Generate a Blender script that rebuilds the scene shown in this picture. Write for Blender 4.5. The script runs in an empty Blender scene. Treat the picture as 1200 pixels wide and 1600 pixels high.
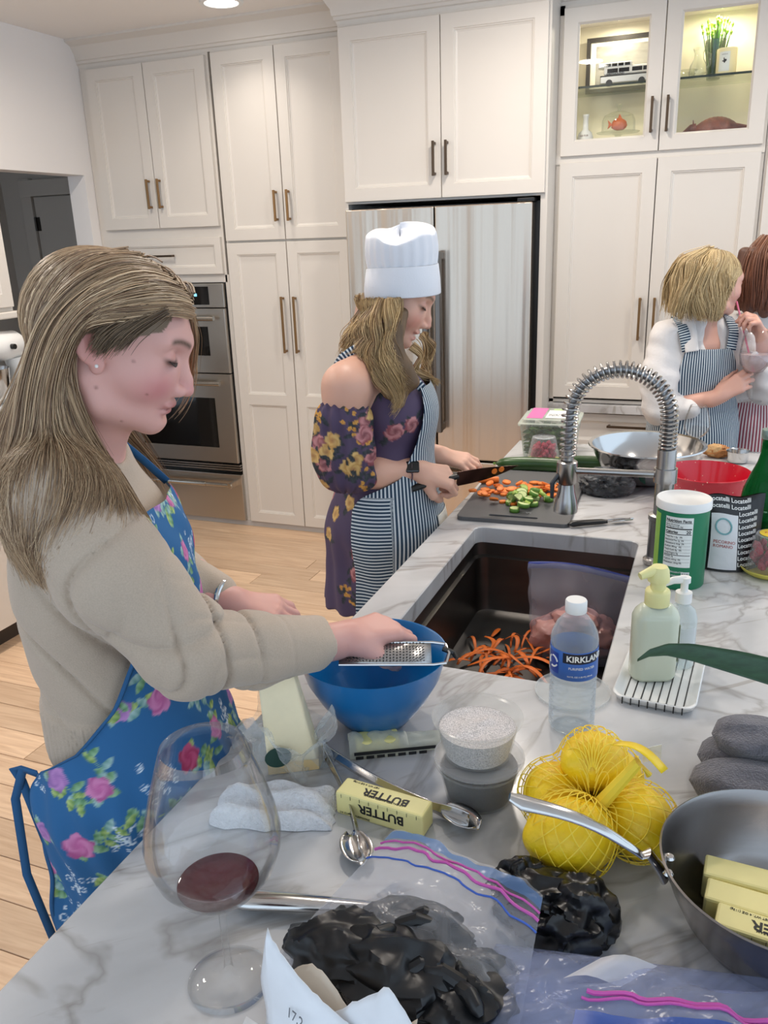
import bpy, math, random
import numpy as np
from math import sin, cos, pi, radians, sqrt
from mathutils import Vector, Matrix
random.seed(7); rng = np.random.default_rng(11)
S = bpy.context.scene
COL = S.collection

# ------------------------------------------------------------------ camera
CAM_H = 1.62
cam = bpy.data.cameras.new('camera'); cam_o = bpy.data.objects.new('camera', cam); COL.objects.link(cam_o)
cam.sensor_fit = 'VERTICAL'; cam.sensor_height = 36.0; cam.lens = 1297.85 / 1600 * 36.0
cam.clip_start = 0.02; cam.clip_end = 60
_r = Vector((0.93147, 0.36229, -0.03330)); _u = Vector((-0.08561, 0.30722, 0.94778)); _f = Vector((-0.35360, 0.87998, -0.31718))
cam_o.matrix_world = Matrix(((_r.x, _u.x, -_f.x, 0), (_r.y, _u.y, -_f.y, 0), (_r.z, _u.z, -_f.z, CAM_H), (0, 0, 0, 1)))
S.camera = cam_o

# ------------------------------------------------------------------ world, exposure
w = bpy.data.worlds.new('world'); S.world = w; w.use_nodes = True
bg = w.node_tree.nodes['Background']; bg.inputs[0].default_value = (0.68, 0.83, 1.0, 1); bg.inputs[1].default_value = 1.30
S.view_settings.view_transform = 'Standard'; S.view_settings.look = 'None'
S.view_settings.exposure = 0.22; S.view_settings.gamma = 1.0; S.view_settings.use_curve_mapping = False
S.cycles.max_bounces = 10; S.cycles.transparent_max_bounces = 24; S.cycles.transmission_bounces = 10
S.cycles.caustics_reflective = False; S.cycles.caustics_refractive = False
S.cycles.sample_clamp_indirect = 6.0
LAMP_W = 10.0; LAMP_COL = (1.0, 0.91, 0.81)

# ------------------------------------------------------------------ materials
def lin(r, g=None, b=None):
    """sRGB 0-255 to linear"""
    if g is None: g = b = r
    f = lambda c: (c / 255 / 12.92) if c <= 10 else ((c / 255 + .055) / 1.055) ** 2.4
    return (f(r), f(g), f(b))
_M = {}
def mat(name, col=(.8, .8, .8), rough=.5, metal=0., noise=None, bump=None, vcol=None, **kw):
    """node material. noise=(scale, amount, (sx,sy,sz)); bump=(scale, strength, (sx,sy,sz)); vcol = name of a colour attribute"""
    if name in _M: return _M[name]
    m = bpy.data.materials.new(name); m.use_nodes = True; _M[name] = m
    nt = m.node_tree; N = nt.nodes; L = nt.links; p = N['Principled BSDF']
    p.inputs['Base Color'].default_value = (*col, 1); p.inputs['Roughness'].default_value = rough; p.inputs['Metallic'].default_value = metal
    for k, v in kw.items():
        k2 = {'trans': 'Transmission Weight', 'ior': 'IOR', 'coat': 'Coat Weight', 'sheen': 'Sheen Weight', 'sss': 'Subsurface Weight', 'alpha': 'Alpha',
              'emit': 'Emission Strength', 'aniso': 'Anisotropic', 'spec': 'Specular IOR Level'}.get(k)
        if k2: p.inputs[k2].default_value = v
    if 'emit_col' in kw: p.inputs['Emission Color'].default_value = (*kw['emit_col'], 1)
    if 'sss' in kw:
        p.inputs['Subsurface Radius'].default_value = (1, .35, .2); p.inputs['Subsurface Scale'].default_value = kw.get('sss_scale', .006)
    tc = None
    def coords(st):
        nonlocal tc
        if tc is None: tc = N.new('ShaderNodeTexCoord')
        mp = N.new('ShaderNodeMapping'); mp.inputs['Scale'].default_value = st
        if kw.get('rot'): mp.inputs['Rotation'].default_value = kw['rot']
        L.new(tc.outputs['Object'], mp.inputs['Vector']); return mp.outputs[0]
    src = None
    if vcol:
        a = N.new('ShaderNodeVertexColor'); a.layer_name = vcol; src = a.outputs['Color']
    if noise:
        n = N.new('ShaderNodeTexNoise'); n.inputs['Scale'].default_value = noise[0]; n.inputs['Detail'].default_value = 4
        L.new(coords(noise[2] if len(noise) > 2 else (1, 1, 1)), n.inputs['Vector'])
        mr = N.new('ShaderNodeMapRange'); mr.inputs[1].default_value = .3; mr.inputs[2].default_value = .7
        mr.inputs[3].default_value = 1 - noise[1]; mr.inputs[4].default_value = 1 + noise[1]
        L.new(n.outputs['Fac'], mr.inputs[0])
        mx = N.new('ShaderNodeMix'); mx.data_type = 'RGBA'; mx.blend_type = 'MULTIPLY'; mx.inputs[0].default_value = 1
        if src: L.new(src, mx.inputs[6])
        else: mx.inputs[6].default_value = (*col, 1)
        L.new(mr.outputs[0], mx.inputs[7]); src = mx.outputs[2]
    if src: L.new(src, p.inputs['Base Color'])
    if bump:
        n = N.new('ShaderNodeTexNoise'); n.inputs['Scale'].default_value = bump[0]; n.inputs['Detail'].default_value = 3
        L.new(coords(bump[2] if len(bump) > 2 else (1, 1, 1)), n.inputs['Vector'])
        b = N.new('ShaderNodeBump'); b.inputs['Strength'].default_value = bump[1]; b.inputs['Distance'].default_value = kw.get('bdist', .004)
        L.new(n.outputs['Fac'], b.inputs['Height']); L.new(b.outputs[0], p.inputs['Normal'])
    return m
def nodes_of(m): return m.node_tree.nodes, m.node_tree.links, m.node_tree.nodes['Principled BSDF']
def film(name, col=(1, 1, 1), clear=.8, rough=.08, bump=None, bdist=.004):
    """thin clear plastic film: mostly transparent, with a glossy skin"""
    if name in _M: return _M[name]
    m = mat(name, col, rough, bump=bump, bdist=bdist); N, L, p = nodes_of(m)
    t = N.new('ShaderNodeBsdfTransparent'); t.inputs[0].default_value = (*[.5 + .5 * c for c in col], 1)
    fr = N.new('ShaderNodeLayerWeight'); fr.inputs['Blend'].default_value = .35
    mr = N.new('ShaderNodeMapRange'); mr.inputs[3].default_value = (1 - clear) * .55; mr.inputs[4].default_value = min(1, 1.25 - clear)
    L.new(fr.outputs['Facing'], mr.inputs[0])
    mx = N.new('ShaderNodeMixShader'); L.new(mr.outputs[0], mx.inputs[0]); L.new(t.outputs[0], mx.inputs[1]); L.new(p.outputs[0], mx.inputs[2])
    L.new(mx.outputs[0], N['Material Output'].inputs['Surface'])
    return m
def glass(name, col=(1, 1, 1), tint=.0):
    """thin clear glass sheet: transparent with fresnel reflection"""
    if name in _M: return _M[name]
    m = bpy.data.materials.new(name); m.use_nodes = True; _M[name] = m
    N, L, p = nodes_of(m); N.remove(p)
    t = N.new('ShaderNodeBsdfTransparent'); t.inputs[0].default_value = (*col, 1)
    g = N.new('ShaderNodeBsdfGlossy'); g.inputs['Roughness'].default_value = .02
    lw = N.new('ShaderNodeLayerWeight'); lw.inputs['Blend'].default_value = .12
    mr = N.new('ShaderNodeMapRange'); mr.inputs[3].default_value = .02 + tint; mr.inputs[4].default_value = .5
    L.new(lw.outputs['Fresnel'], mr.inputs[0])
    mx = N.new('ShaderNodeMixShader'); L.new(mr.outputs[0], mx.inputs[0]); L.new(t.outputs[0], mx.inputs[1]); L.new(g.outputs[0], mx.inputs[2])
    L.new(mx.outputs[0], N['Material Output'].inputs['Surface'])
    return m

# ------------------------------------------------------------------ mesh builder
class MB:
    def __init__(s): s.v = []; s.f = []; s.n = 0
    def add(s, verts, faces):
        b = s.n; s.v.extend([tuple(map(float, q)) for q in verts]); s.n += len(verts)
        s.f.extend([tuple(i + b for i in f) for f in faces]); return s
    def box(s, x0, x1, y0, y1, z0, z1):
        v = [(x, y, z) for x in (x0, x1) for y in (y0, y1) for z in (z0, z1)]
        return s.add(v, [(0, 1, 3, 2), (4, 6, 7, 5), (0, 4, 5, 1), (2, 3, 7, 6), (0, 2, 6, 4), (1, 5, 7, 3)])
    def obox(s, c, size, M3):
        M3 = np.array(M3); h = np.array(size) / 2
        v = [np.array(c) + M3 @ (h * np.array((x, y, z))) for x in (-1, 1) for y in (-1, 1) for z in (-1, 1)]
        return s.add(v, [(0, 1, 3, 2), (4, 6, 7, 5), (0, 4, 5, 1), (2, 3, 7, 6), (0, 2, 6, 4), (1, 5, 7, 3)])
    def lathe(s, prof, c=(0, 0, 0), seg=32, cap0=False, cap1=False, sx=1, sy=1):
        """prof: list of (r, z) from outside bottom on"""
        n = len(prof); v = []; f = []
        for r, z in prof:
            for k in range(seg):
                t = 2 * pi * k / seg; v.append((c[0] + r * cos(t) * sx, c[1] + r * sin(t) * sy, c[2] + z))
        for i in range(n - 1):
            for k in range(seg):
                a = i * seg + k; b = i * seg + (k + 1) % seg; f.append((a, b, b + seg, a + seg))
        if cap0: f.append(tuple(range(seg - 1, -1, -1)))
        if cap1: f.append(tuple((n - 1) * seg + k for k in range(seg)))
        return s.add(v, f)
    def tube(s, path, rad, seg=10, caps=True, flat=1.0, up=(0, 0, 1)):
        P = np.array(path, float); n = len(P); R = np.full(n, rad) if np.isscalar(rad) else np.array(rad, float)
        T = np.gradient(P, axis=0); T /= np.linalg.norm(T, axis=1)[:, None] + 1e-12
        u = np.array(up, float); v = []; f = []
        if abs(T[0] @ u) > .95: u = np.array((1., 0, 0))
        for i in range(n):
            a = u - (u @ T[i]) * T[i]; a /= np.linalg.norm(a) + 1e-12; u = a; b = np.cross(T[i], a)
            for k in range(seg):
                t = 2 * pi * k / seg; v.append(P[i] + R[i] * (cos(t) * a * flat + sin(t) * b))
        for i in range(n - 1):
            for k in range(seg):
                a = i * seg + k; b = i * seg + (k + 1) % seg; f.append((a, b, b + seg, a + seg))
        if caps: f.append(tuple(range(seg - 1, -1, -1))); f.append(tuple((n - 1) * seg + k for k in range(seg)))
        return s.add(v, f)
    def prism(s, poly, z0, z1, m=lambda p: p):
        n = len(poly); v = [m((x, y, z0)) for x, y in poly] + [m((x, y, z1)) for x, y in poly]
        f = [tuple(range(n - 1, -1, -1)), tuple(range(n, 2 * n))] + [(i, (i + 1) % n, n + (i + 1) % n, n + i) for i in range(n)]
        return s.add(v, f)
    def grid(s, P, wrap=False):
        P = np.asarray(P, float); a, b = P.shape[:2]; f = []
        for i in range(a - 1):
            for k in range(b if wrap else b - 1):
                k2 = (k + 1) % b; f.append((i * b + k, i * b + k2, (i + 1) * b + k2, (i + 1) * b + k))
        return s.add(P.reshape(-1, 3), f)
    def loops(s, loops, m=lambda p: p, cap=True):
        """concentric quads loops: each a list of the same number of points"""
        n = len(loops[0]); v = [m(p) for l in loops for p in l]; f = []
        for i in range(len(loops) - 1):
            for k in range(n):
                k2 = (k + 1) % n; f.append((i * n + k, i * n + k2, (i + 1) * n + k2, (i + 1) * n + k))
        if cap: f.append(tuple((len(loops) - 1) * n + k for k in range(n)))
        return s.add(v, f)
    def build(s, name, material, parent=None, smooth=False, bevel=0, seg=2, solid=0, angle=35, sub=0):
        me = bpy.data.meshes.new(name); me.from_pydata(s.v, [], s.f); me.update()
        return mesh_obj(name, me, material, parent, smooth, bevel, seg, solid, angle, sub)
def mesh_obj(name, me, material, parent=None, smooth=False, bevel=0, seg=2, solid=0, angle=35, sub=0):
    if material is not None: me.materials.append(material if not isinstance(material, str) else _M[material])
    o = bpy.data.objects.new(name, me); COL.objects.link(o)
    if parent is not None: o.parent = parent
    if smooth:
        me.shade_smooth()
        if angle < 180: me.set_sharp_from_angle(angle=radians(angle))
    if solid:
        md = o.modifiers.new('solid', 'SOLIDIFY'); md.thickness = solid; md.offset = 0
    if bevel:
        md = o.modifiers.new('bevel', 'BEVEL'); md.width = bevel; md.segments = seg; md.limit_method = 'ANGLE'; md.angle_limit = radians(30)
    if sub:
        md = o.modifiers.new('sub', 'SUBSURF'); md.levels = md.render_levels = sub
    return o
def np_mesh(name, V, F, material, parent=None, smooth=True, colors=None, uv=None, angle=180, solid=0, sub=0):
    """fast mesh from numpy verts and quad/tri faces (F: (n,3) or (n,4)), colours per vertex"""
    V = np.ascontiguousarray(V, np.float32); F = np.ascontiguousarray(F, np.int32)
    me = bpy.data.meshes.new(name); k = F.shape[1]
    me.vertices.add(len(V)); me.vertices.foreach_set('co', V.ravel())
    me.loops.add(F.size); me.loops.foreach_set('vertex_index', F.ravel())
    me.polygons.add(len(F)); me.polygons.foreach_set('loop_start', np.arange(0, F.size, k, dtype=np.int32))
    me.update(calc_edges=True); me.validate()
    if colors is not None:
        c = np.ones((len(V), 4), np.float32); c[:, :3] = colors
        at = me.color_attributes.new('Col', 'FLOAT_COLOR', 'POINT'); at.data.foreach_set('color', c.ravel())
    if uv is not None:
        ul = me.uv_layers.new(name='UVMap'); ul.data.foreach_set('uv', np.ascontiguousarray(np.asarray(uv, np.float32)[F.ravel()]).ravel())
    return mesh_obj(name, me, material, parent, smooth, angle=angle, solid=solid, sub=sub)
def tag(o, label=None, cat=None, group=None, kind=None):
    if label: o['label'] = label
    if cat: o['category'] = cat
    if group: o['group'] = group
    if kind: o['kind'] = kind
    return o
def thing(name, label, cat, loc=(0, 0, 0), rz=0, group=None):
    o = bpy.data.objects.new(name, None); COL.objects.link(o); o.empty_display_size = .05
    o.location = loc; o.rotation_euler = (0, 0, rz); return tag(o, label, cat, group)
def struct(o): o['kind'] = 'structure'; return o
def dup(root, loc=None, rz=None, label=None, rot=None):
    r = root.copy(); COL.objects.link(r)
    if loc is not None: r.location = loc
    if rot is not None: r.rotation_euler = rot
    elif rz is not None: r.rotation_euler = (0, 0, rz)
    if label: r['label'] = label
    for ch in list(root.children):
        c = ch.copy(); COL.objects.link(c); c.parent = r
        for g in ch.children:
            d = g.copy(); COL.objects.link(d); d.parent = c
    return r
def arc(c, r, a0, a1, n, plane='xz'):
    t = np.linspace(a0, a1, n)
    if plane == 'xz': return [(c[0] + r * cos(q), c[1], c[2] + r * sin(q)) for q in t]
    return [(c[0] + r * cos(q), c[1] + r * sin(q), c[2]) for q in t]
def rrect(x0, x1, y0, y1, r, n=5):
    out = []
    for cx, cy, a in ((x1 - r, y0 + r, -pi / 2), (x1 - r, y1 - r, 0), (x0 + r, y1 - r, pi / 2), (x0 + r, y0 + r, pi)):
        out += [(cx + r * cos(a + pi / 2 * k / n), cy + r * sin(a + pi / 2 * k / n)) for k in range(n + 1)]
    return out
def text_mesh(name, body, size, material, parent, place, depth=.0004, align='LEFT', res=2, sx=1.0, bold=0):
    """flat lettering. place(x, y, z) maps text coordinates (x right, y up, z out) to the thing's frame"""
    cu = bpy.data.curves.new(name, 'FONT'); cu.body = body; cu.size = size; cu.extrude = depth / 2; cu.align_x = align; cu.resolution_u = res; cu.offset = bold
    t = bpy.data.objects.new(name, cu); COL.objects.link(t)
    me = bpy.data.meshes.new_from_object(t.evaluated_get(bpy.context.evaluated_depsgraph_get()))
    COL.objects.unlink(t); bpy.data.objects.remove(t)
    for v in me.vertices: v.co = place(v.co.x * sx, v.co.y, v.co.z)
    me.materials.clear(); me.update()
    return mesh_obj(name, me, material, parent)

# colours
mat('paint', lin(220, 214, 206), .42, bump=(260, .03), bdist=.001)
mat('wall_paint', lin(243, 240, 238), .7, bump=(220, .05), bdist=.001)
mat('ceiling_paint', lin(240, 236, 232), .8)
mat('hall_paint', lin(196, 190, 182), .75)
mat('brass', lin(150, 118, 82), .32, .95)
mat('dark_brass', lin(92, 76, 62), .35, .9)
mat('black', lin(14, 14, 15), .35)
mat('black_glass', lin(8, 8, 9), .06, spec=.6)
mat('steel', lin(196, 190, 182), .3, 1., bump=(60, .12, (6, 6, .12)), bdist=.002, aniso=.5)
mat('fridge_steel', lin(205, 190, 174), .24, 1., bump=(3.2, .55, (2.2, 1, .05)), bdist=.03, aniso=.4)
mat('steel_polished', lin(206, 204, 202), .14, 1.)
mat('steel_satin', lin(176, 174, 172), .27, 1., bump=(90, .03), bdist=.001)
mat('sink_steel', lin(104, 101, 98), .36, 1., noise=(7, .12, (1, 1, 3)), bump=(150, .05, (1, 1, .1)), bdist=.001)
mat('white_gloss', lin(238, 238, 236), .25, coat=.3)
mat('white_plastic', lin(236, 236, 234), .35)
mat('ink', lin(24, 24, 26), .55)
mat('lamp_lens', (1, 1, 1), .4, emit=7.0, emit_col=(1, .95, .88))
# oak planks
def _oak():
    m = mat('oak', rough=.38); N, L, p = nodes_of(m)
    tc = N.new('ShaderNodeTexCoord'); oi = N.new('ShaderNodeObjectInfo')
    off = N.new('ShaderNodeVectorMath'); off.operation = 'MULTIPLY_ADD'; off.inputs[1].default_value = (13, 7, 3)
    L.new(oi.outputs['Random'], off.inputs[0]); L.new(tc.outputs['Object'], off.inputs[2])
    mp = N.new('ShaderNodeMapping'); mp.inputs['Scale'].default_value = (1.2, 16, 4); L.new(off.outputs[0], mp.inputs[0])
    n = N.new('ShaderNodeTexNoise'); n.inputs['Scale'].default_value = 2.6; n.inputs['Detail'].default_value = 7; n.inputs['Distortion'].default_value = 1.2; L.new(mp.outputs[0], n.inputs[0])
    cr = N.new('ShaderNodeValToRGB'); e = cr.color_ramp.elements
    e[0].position = .25; e[0].color = (*lin(204, 168, 136), 1); e[1].position = .75; e[1].color = (*lin(238, 208, 176), 1); L.new(n.outputs['Fac'], cr.inputs[0])
    hs = N.new('ShaderNodeHueSaturation'); mr = N.new('ShaderNodeMapRange'); mr.inputs[3].default_value = .8; mr.inputs[4].default_value = 1.12
    L.new(oi.outputs['Random'], mr.inputs[0]); L.new(mr.outputs[0], hs.inputs['Value']); L.new(cr.outputs[0], hs.inputs['Color']); L.new(hs.outputs[0], p.inputs['Base Color'])
_oak()
def _marble():
    m = mat('marble', rough=.2, coat=.15); N, L, p = nodes_of(m)
    tc = N.new('ShaderNodeTexCoord')
    def nz(scale, st, rot, det=6, dist=0.6):
        mp = N.new('ShaderNodeMapping'); mp.inputs['Scale'].default_value = st
        rt = N.new('ShaderNodeMapping'); rt.inputs['Rotation'].default_value = (0, 0, rot)
        L.new(tc.outputs['Object'], rt.inputs[0]); L.new(rt.outputs[0], mp.inputs[0])
        n = N.new('ShaderNodeTexNoise'); n.inputs['Scale'].default_value = scale; n.inputs['Detail'].default_value = det; n.inputs['Distortion'].default_value = dist
        L.new(mp.outputs[0], n.inputs[0]); return n.outputs['Fac']
    def ramp(fac, stops):
        cr = N.new('ShaderNodeValToRGB'); el = cr.color_ramp.elements
        while len(el) < len(stops): el.new(.5)
        for e, (pos, c) in zip(el, stops): e.position = pos; e.color = (*c, 1)
        L.new(fac, cr.inputs[0]); return cr.outputs[0]
    base = ramp(nz(2.2, (1, 3.2, 1), radians(-38)), [(.28, lin(172, 172, 173)), (.5, lin(198, 198, 199)), (.75, lin(216, 216, 217))])
    streak = ramp(nz(4.2, (1, 7.5, 1), radians(-38), 8, 1.1), [(0, (1, 1, 1)), (.60, (1, 1, 1)), (.70, lin(226, 222, 217)), (.85, lin(204, 197, 189))])
    v = nz(1.9, (1, 1.7, 1), radians(-42), 5, 1.6)
    ab = N.new('ShaderNodeMath'); ab.operation = 'SUBTRACT'; ab.inputs[1].default_value = .5; L.new(v, ab.inputs[0])
    ab2 = N.new('ShaderNodeMath'); ab2.operation = 'ABSOLUTE'; L.new(ab.outputs[0], ab2.inputs[0])
    vein = ramp(ab2.outputs[0], [(0, lin(218, 215, 212)), (.010, lin(234, 232, 230)), (.03, (1, 1, 1))])
    cur = base
    for q in (streak, vein):
        mx = N.new('ShaderNodeMix'); mx.data_type = 'RGBA'; mx.blend_type = 'MULTIPLY'; mx.inputs[0].default_value = 1
        L.new(cur, mx.inputs[6]); L.new(q, mx.inputs[7]); cur = mx.outputs[2]
    L.new(cur, p.inputs['Base Color'])
_marble()
# ================================================================== ROOM
CEIL = 2.64; WX = -3.30; PY = 4.05; FY = 3.87   # ceiling height, left wall, pantry front, refrigerator-cabinet front
fl = struct(MB().box(-5.2, 2.6, -1.6, 5.2, -.06, -.012).build('floor', mat('subfloor', lin(120, 92, 66), .7)))
# planks run along x
_pl = {}
def plank(x0, L_, y0, wdt):
    key = (round(L_, 2), wdt)
    if key not in _pl:
        o = MB().box(0, key[0] - .0025, 0, wdt - .0025, -.012, 0).build('plank', _M['oak'], fl, bevel=.0012, seg=1); _pl[key] = o.data
    else:
        o = bpy.data.objects.new('plank', _pl[key]); COL.objects.link(o); o.parent = fl
        md = o.modifiers.new('bevel', 'BEVEL'); md.width = .0012; md.segments = 1
    o.location = (x0, y0, 0)
pr = random.Random(5)
for i in range(34):
    y = .1 + i * .127; x = -3.25 - pr.random() * .9; xe = -.4
    if y > 4.06: break
    while x < xe:
        L_ = pr.choice((.9, 1.2, 1.5, 1.8)); plank(x, L_, y, .127); x += L_
struct(MB().box(-5.2, 2.6, -1.6, 5.2, CEIL, CEIL + .08).build('ceiling', 'ceiling_paint'))
struct(MB().box(WX, 2.6, 4.68, 4.8, 0, CEIL).build('wall_back', 'wall_paint'))
wl = MB(); wl.box(WX - .115, WX, 3.98, 4.8, 0, CEIL); wl.box(WX - .115, WX, 3.06, 3.98, 1.98, CEIL); wl.box(WX - .115, WX, -1.6, 3.06, 0, CEIL)
struct(wl.build('wall_left', 'wall_paint'))
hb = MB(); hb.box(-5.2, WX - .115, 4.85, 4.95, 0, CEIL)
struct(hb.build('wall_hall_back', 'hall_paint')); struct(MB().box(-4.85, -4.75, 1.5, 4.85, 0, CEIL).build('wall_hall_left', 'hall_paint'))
# hall door with casing and hinge
d1 = struct(thing('door_1', 'white hinged door at the end of the dim hallway', 'door', (-4.455, 4.85, 0)))
def panel_loops(x0, x1, z0, z1, prof):
    return [[(x0 + i, z0 + i, d), (x1 - i, z0 + i, d), (x1 - i, z1 - i, d), (x0 + i, z1 - i, d)] for i, d in prof]
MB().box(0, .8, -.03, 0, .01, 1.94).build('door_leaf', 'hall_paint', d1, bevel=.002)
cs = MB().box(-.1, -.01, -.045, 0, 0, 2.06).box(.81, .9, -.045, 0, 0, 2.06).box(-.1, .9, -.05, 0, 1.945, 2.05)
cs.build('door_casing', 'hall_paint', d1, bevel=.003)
MB().tube([(-.003, -.04, 1.72), (-.003, -.04, 1.81)], .008, 8).box(-.012, .03, -.033, -.03, 1.72, 1.81).build('hinge', mat('hinge_metal', lin(70, 66, 62), .4, .8), d1)

# ------------------------------------------------------------------ crown, soffit
def crown(name, pts):
    """pts: list of (x, y) along the front edge, crown runs to the ceiling; profile (out, z)"""
    prof = [(-.012, 2.515), (.0, 2.515), (.004, 2.528), (.012, 2.532), (.012, 2.545), (.018, 2.548), (.022, 2.575), (.045, 2.61), (.085, 2.628), (.085, 2.64), (-.012, 2.64)]
    P = [np.array(p, float) for p in pts]; rows = []
    for i, p in enumerate(P):
        d0 = (P[i] - P[i - 1]) if i > 0 else None; d1_ = (P[i + 1] - P[i]) if i < len(P) - 1 else None
        ns = [np.array((d[1], -d[0])) / np.linalg.norm(d) for d in (d0, d1_) if d is not None]
        n = sum(ns); n = n / (np.linalg.norm(n)); n = n / (n @ ns[0])
        rows.append([(p[0] + n[0] * o, p[1] + n[1] * o, z) for o, z in prof])
    return struct(MB().grid(rows).build(name, 'paint', smooth=True, angle=25))
crown('trim_1', [(WX, PY), (-1.70, PY)])
crown('trim_2', [(-1.70, 4.15), (-1.70, FY), (-.735, FY), (-.735, 4.15)])
crown('trim_3', [(-.735, PY), (1.2, PY)])

# ------------------------------------------------------------------ cabinets
DOORP = [(0, 0), (0, .0195), (.0012, .021), (.058, .021), (.060, .017), (.064, .017), (.066, .0135), (.0735, .0105), (.075, .0105)]
def door_mb(x0, x1, z0, z1, prof=DOORP, rails=()):
    """shaker door in the xz plane, growing to -y; rails = heights of extra cross rails"""
    mb = MB(); m = lambda p: (p[0], -p[2], p[1])
    if not rails: return mb.loops(panel_loops(x0, x1, z0, z1, prof), m)
    zs = [z0] + list(rails) + [z1]; fw = .058
    mb.loops(panel_loops(x0, x1, z0, z1, prof[:3]), m, cap=False)
    e = .0012; A = (x0 + e, x1 - e, z0 + e, z1 - e)
    for k in range(len(zs) - 1):
        a = zs[k] + (0 if k == 0 else -fw / 2); b = zs[k + 1] + (0 if k == len(zs) - 2 else fw / 2)
        mb.loops(panel_loops(x0, x1, a, b, [(.058, .021)] + prof[4:]), m)
    q = lambda u0, u1, w0, w1: mb.add([m((u0, w0, .021)), m((u1, w0, .021)), m((u1, w1, .021)), m((u0, w1, .021))], [(0, 1, 2, 3)])
    q(A[0], x0 + fw, A[2], A[3]); q(x1 - fw, A[1], A[2], A[3]); q(x0 + fw, x1 - fw, A[2], z0 + fw); q(x0 + fw, x1 - fw, z1 - fw, A[3])
    for r in rails: q(x0 + fw, x1 - fw, r - fw / 2, r + fw / 2)
    return mb
def pull(parent, x, z0, z1, m='brass', y=-.021, horiz=False, w=.011, out=.034):
    mb = MB(); h = w / 2
    if not horiz:
        mb.box(x - h, x + h, y - out, y - out + w, z0, z1)
        for z in (z0 + .004, z1 - .004 - w): mb.box(x - h, x + h, y - out + w, y, z, z + w)
    else:
        mb.box(z0, z1, y - out, y - out + w, x - h, x + h)
        for z in (z0 + .004, z1 - .004 - w): mb.box(z, z + w, y - out + w, y, x - h, x + h)
    return mb.build('handle', m, parent, bevel=.0015)
# oven tower
t = thing('oven_tower_cabinet', 'tall white cabinet by the left wall with doors and drawer above the ovens', 'cabinet', (0, PY, 0))
b = MB(); b.box(WX + .002, -2.495, 0, .62, 1.40, 2.53); b.box(WX + .002, -3.262, 0, .62, .03, 1.40); b.box(-2.508, -2.483, 0, .62, .03, 1.44); b.box(WX + .002, -2.483, .5, .62, .03, 1.4); b.box(WX + .002, -2.483, .01, .62, .0, .03)
b.build('body', 'paint', t, bevel=.001)
for x0, x1, hx in ((-3.245, -2.8825, -2.915), (-2.8785, -2.508, -2.846)):
    d = door_mb(x0, x1, 1.69, 2.50).build('door', 'paint', t, bevel=0); pull(d, hx, 1.79, 1.94)
d = door_mb(-3.245, -2.508, 1.445, 1.635, [(0, 0), (0, .0195), (.0012, .021), (.038, .021), (.040, .017), (.044, .017), (.046, .0135), (.05, .0105), (.052, .0105)]).build('drawer_front', 'paint', t); pull(d, 1.545, -2.965, -2.80, 'dark_brass', horiz=True)
# pantry
t = thing('pantry_cabinet', 'tall white double door pantry cabinet between ovens and refrigerator', 'cabinet', (0, PY, 0))
MB().box(-2.480, -1.705, 0, .62, .03, 2.53).box(-2.48, -1.705, .01, .6, 0, .03).build('body', 'paint', t, bevel=.001)
for x0, x1, hx in ((-2.470, -2.116, -2.150), (-2.111, -1.752, -2.078)):
    d = door_mb(x0, x1, 1.612, 2.505).build('door', 'paint', t); pull(d, hx, 1.70, 1.85)
    d = door_mb(x0, x1, .036, 1.60, rails=(.765,)).build('door', 'paint', t); pull(d, hx, 1.03, 1.325)
tb = MB().box(WX + .002, -1.705, -.004, 0, 0, .03); struct(tb.build('baseboard_back', mat('base_grey', lin(196, 193, 190), .5))).location = (0, PY, 0)
# refrigerator cabinet
t = thing('refrigerator_cabinet', 'white double door cabinet and side panels around the refrigerator', 'cabinet', (0, FY, 0))
b = MB().box(-1.70, -.735, 0, .78, 1.758, 2.53).box(-1.70, -1.682, 0, .78, 0, 1.76).box(-.765, -.735, 0, .78, 0, 1.76)
b.build('body', 'paint', t, bevel=.001)
for x0, x1, hx in ((-1.690, -1.2135, -1.241), (-1.2095, -.745, -1.182)):
    d = door_mb(x0, x1, 1.768, 2.50).build('door', 'paint', t); pull(d, hx, 1.86, 2.005, 'dark_brass')
# right-hand hutch
t = thing('glass_door_hutch', 'tall white hutch with lit glass doors above solid doors', 'cabinet', (0, PY, 0))
HX0, HX1 = -.7345, .125
b = MB()
b.box(HX0, HX0 + .02, 0, .60, .80, 2.53); b.box(HX1 - .02, HX1, 0, .60, .80, 2.53); b.box(HX0, HX1, .30, .32, .80, 2.53)
b.box(HX0, HX1, .004, .30, 1.91, 1.974); b.box(HX0, HX1, 0, .30, .815, .83); b.box(HX0, HX1, 0, .30, 2.478, 2.53); b.box(HX0, HX1, -.006, .02, 1.888, 1.924)
b.build('body', 'paint', t)
MB().box(HX0 + .02, HX1 - .02, .285, .299, 1.974, 2.478).build('back_panel', mat('cream_paint', lin(238, 231, 208), .6), t)
MB().box(HX0 - .01, 1.2, -.035, .6, .772, .812).build('countertop', 'marble', t, bevel=.002)
MB().box(HX0, 1.2, .02, .6, .08, .772).box(HX0, 1.2, .08, .6, 0, .08).build('base', 'paint', t)
d = door_mb(HX0 + .012, .112, .595, .762, [(0, 0), (0, .0195), (.0012, .021), (.035, .021), (.037, .017), (.043, .0135), (.05, .0105)]); d = d.build('drawer_front', 'paint', t); d.location.y = .02
pull(d, .708, -.45, -.17, 'dark_brass', horiz=True)
d = door_mb(HX0 + .012, .112, .1, .585).build('door', 'paint', t); d.location.y = .02
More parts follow.
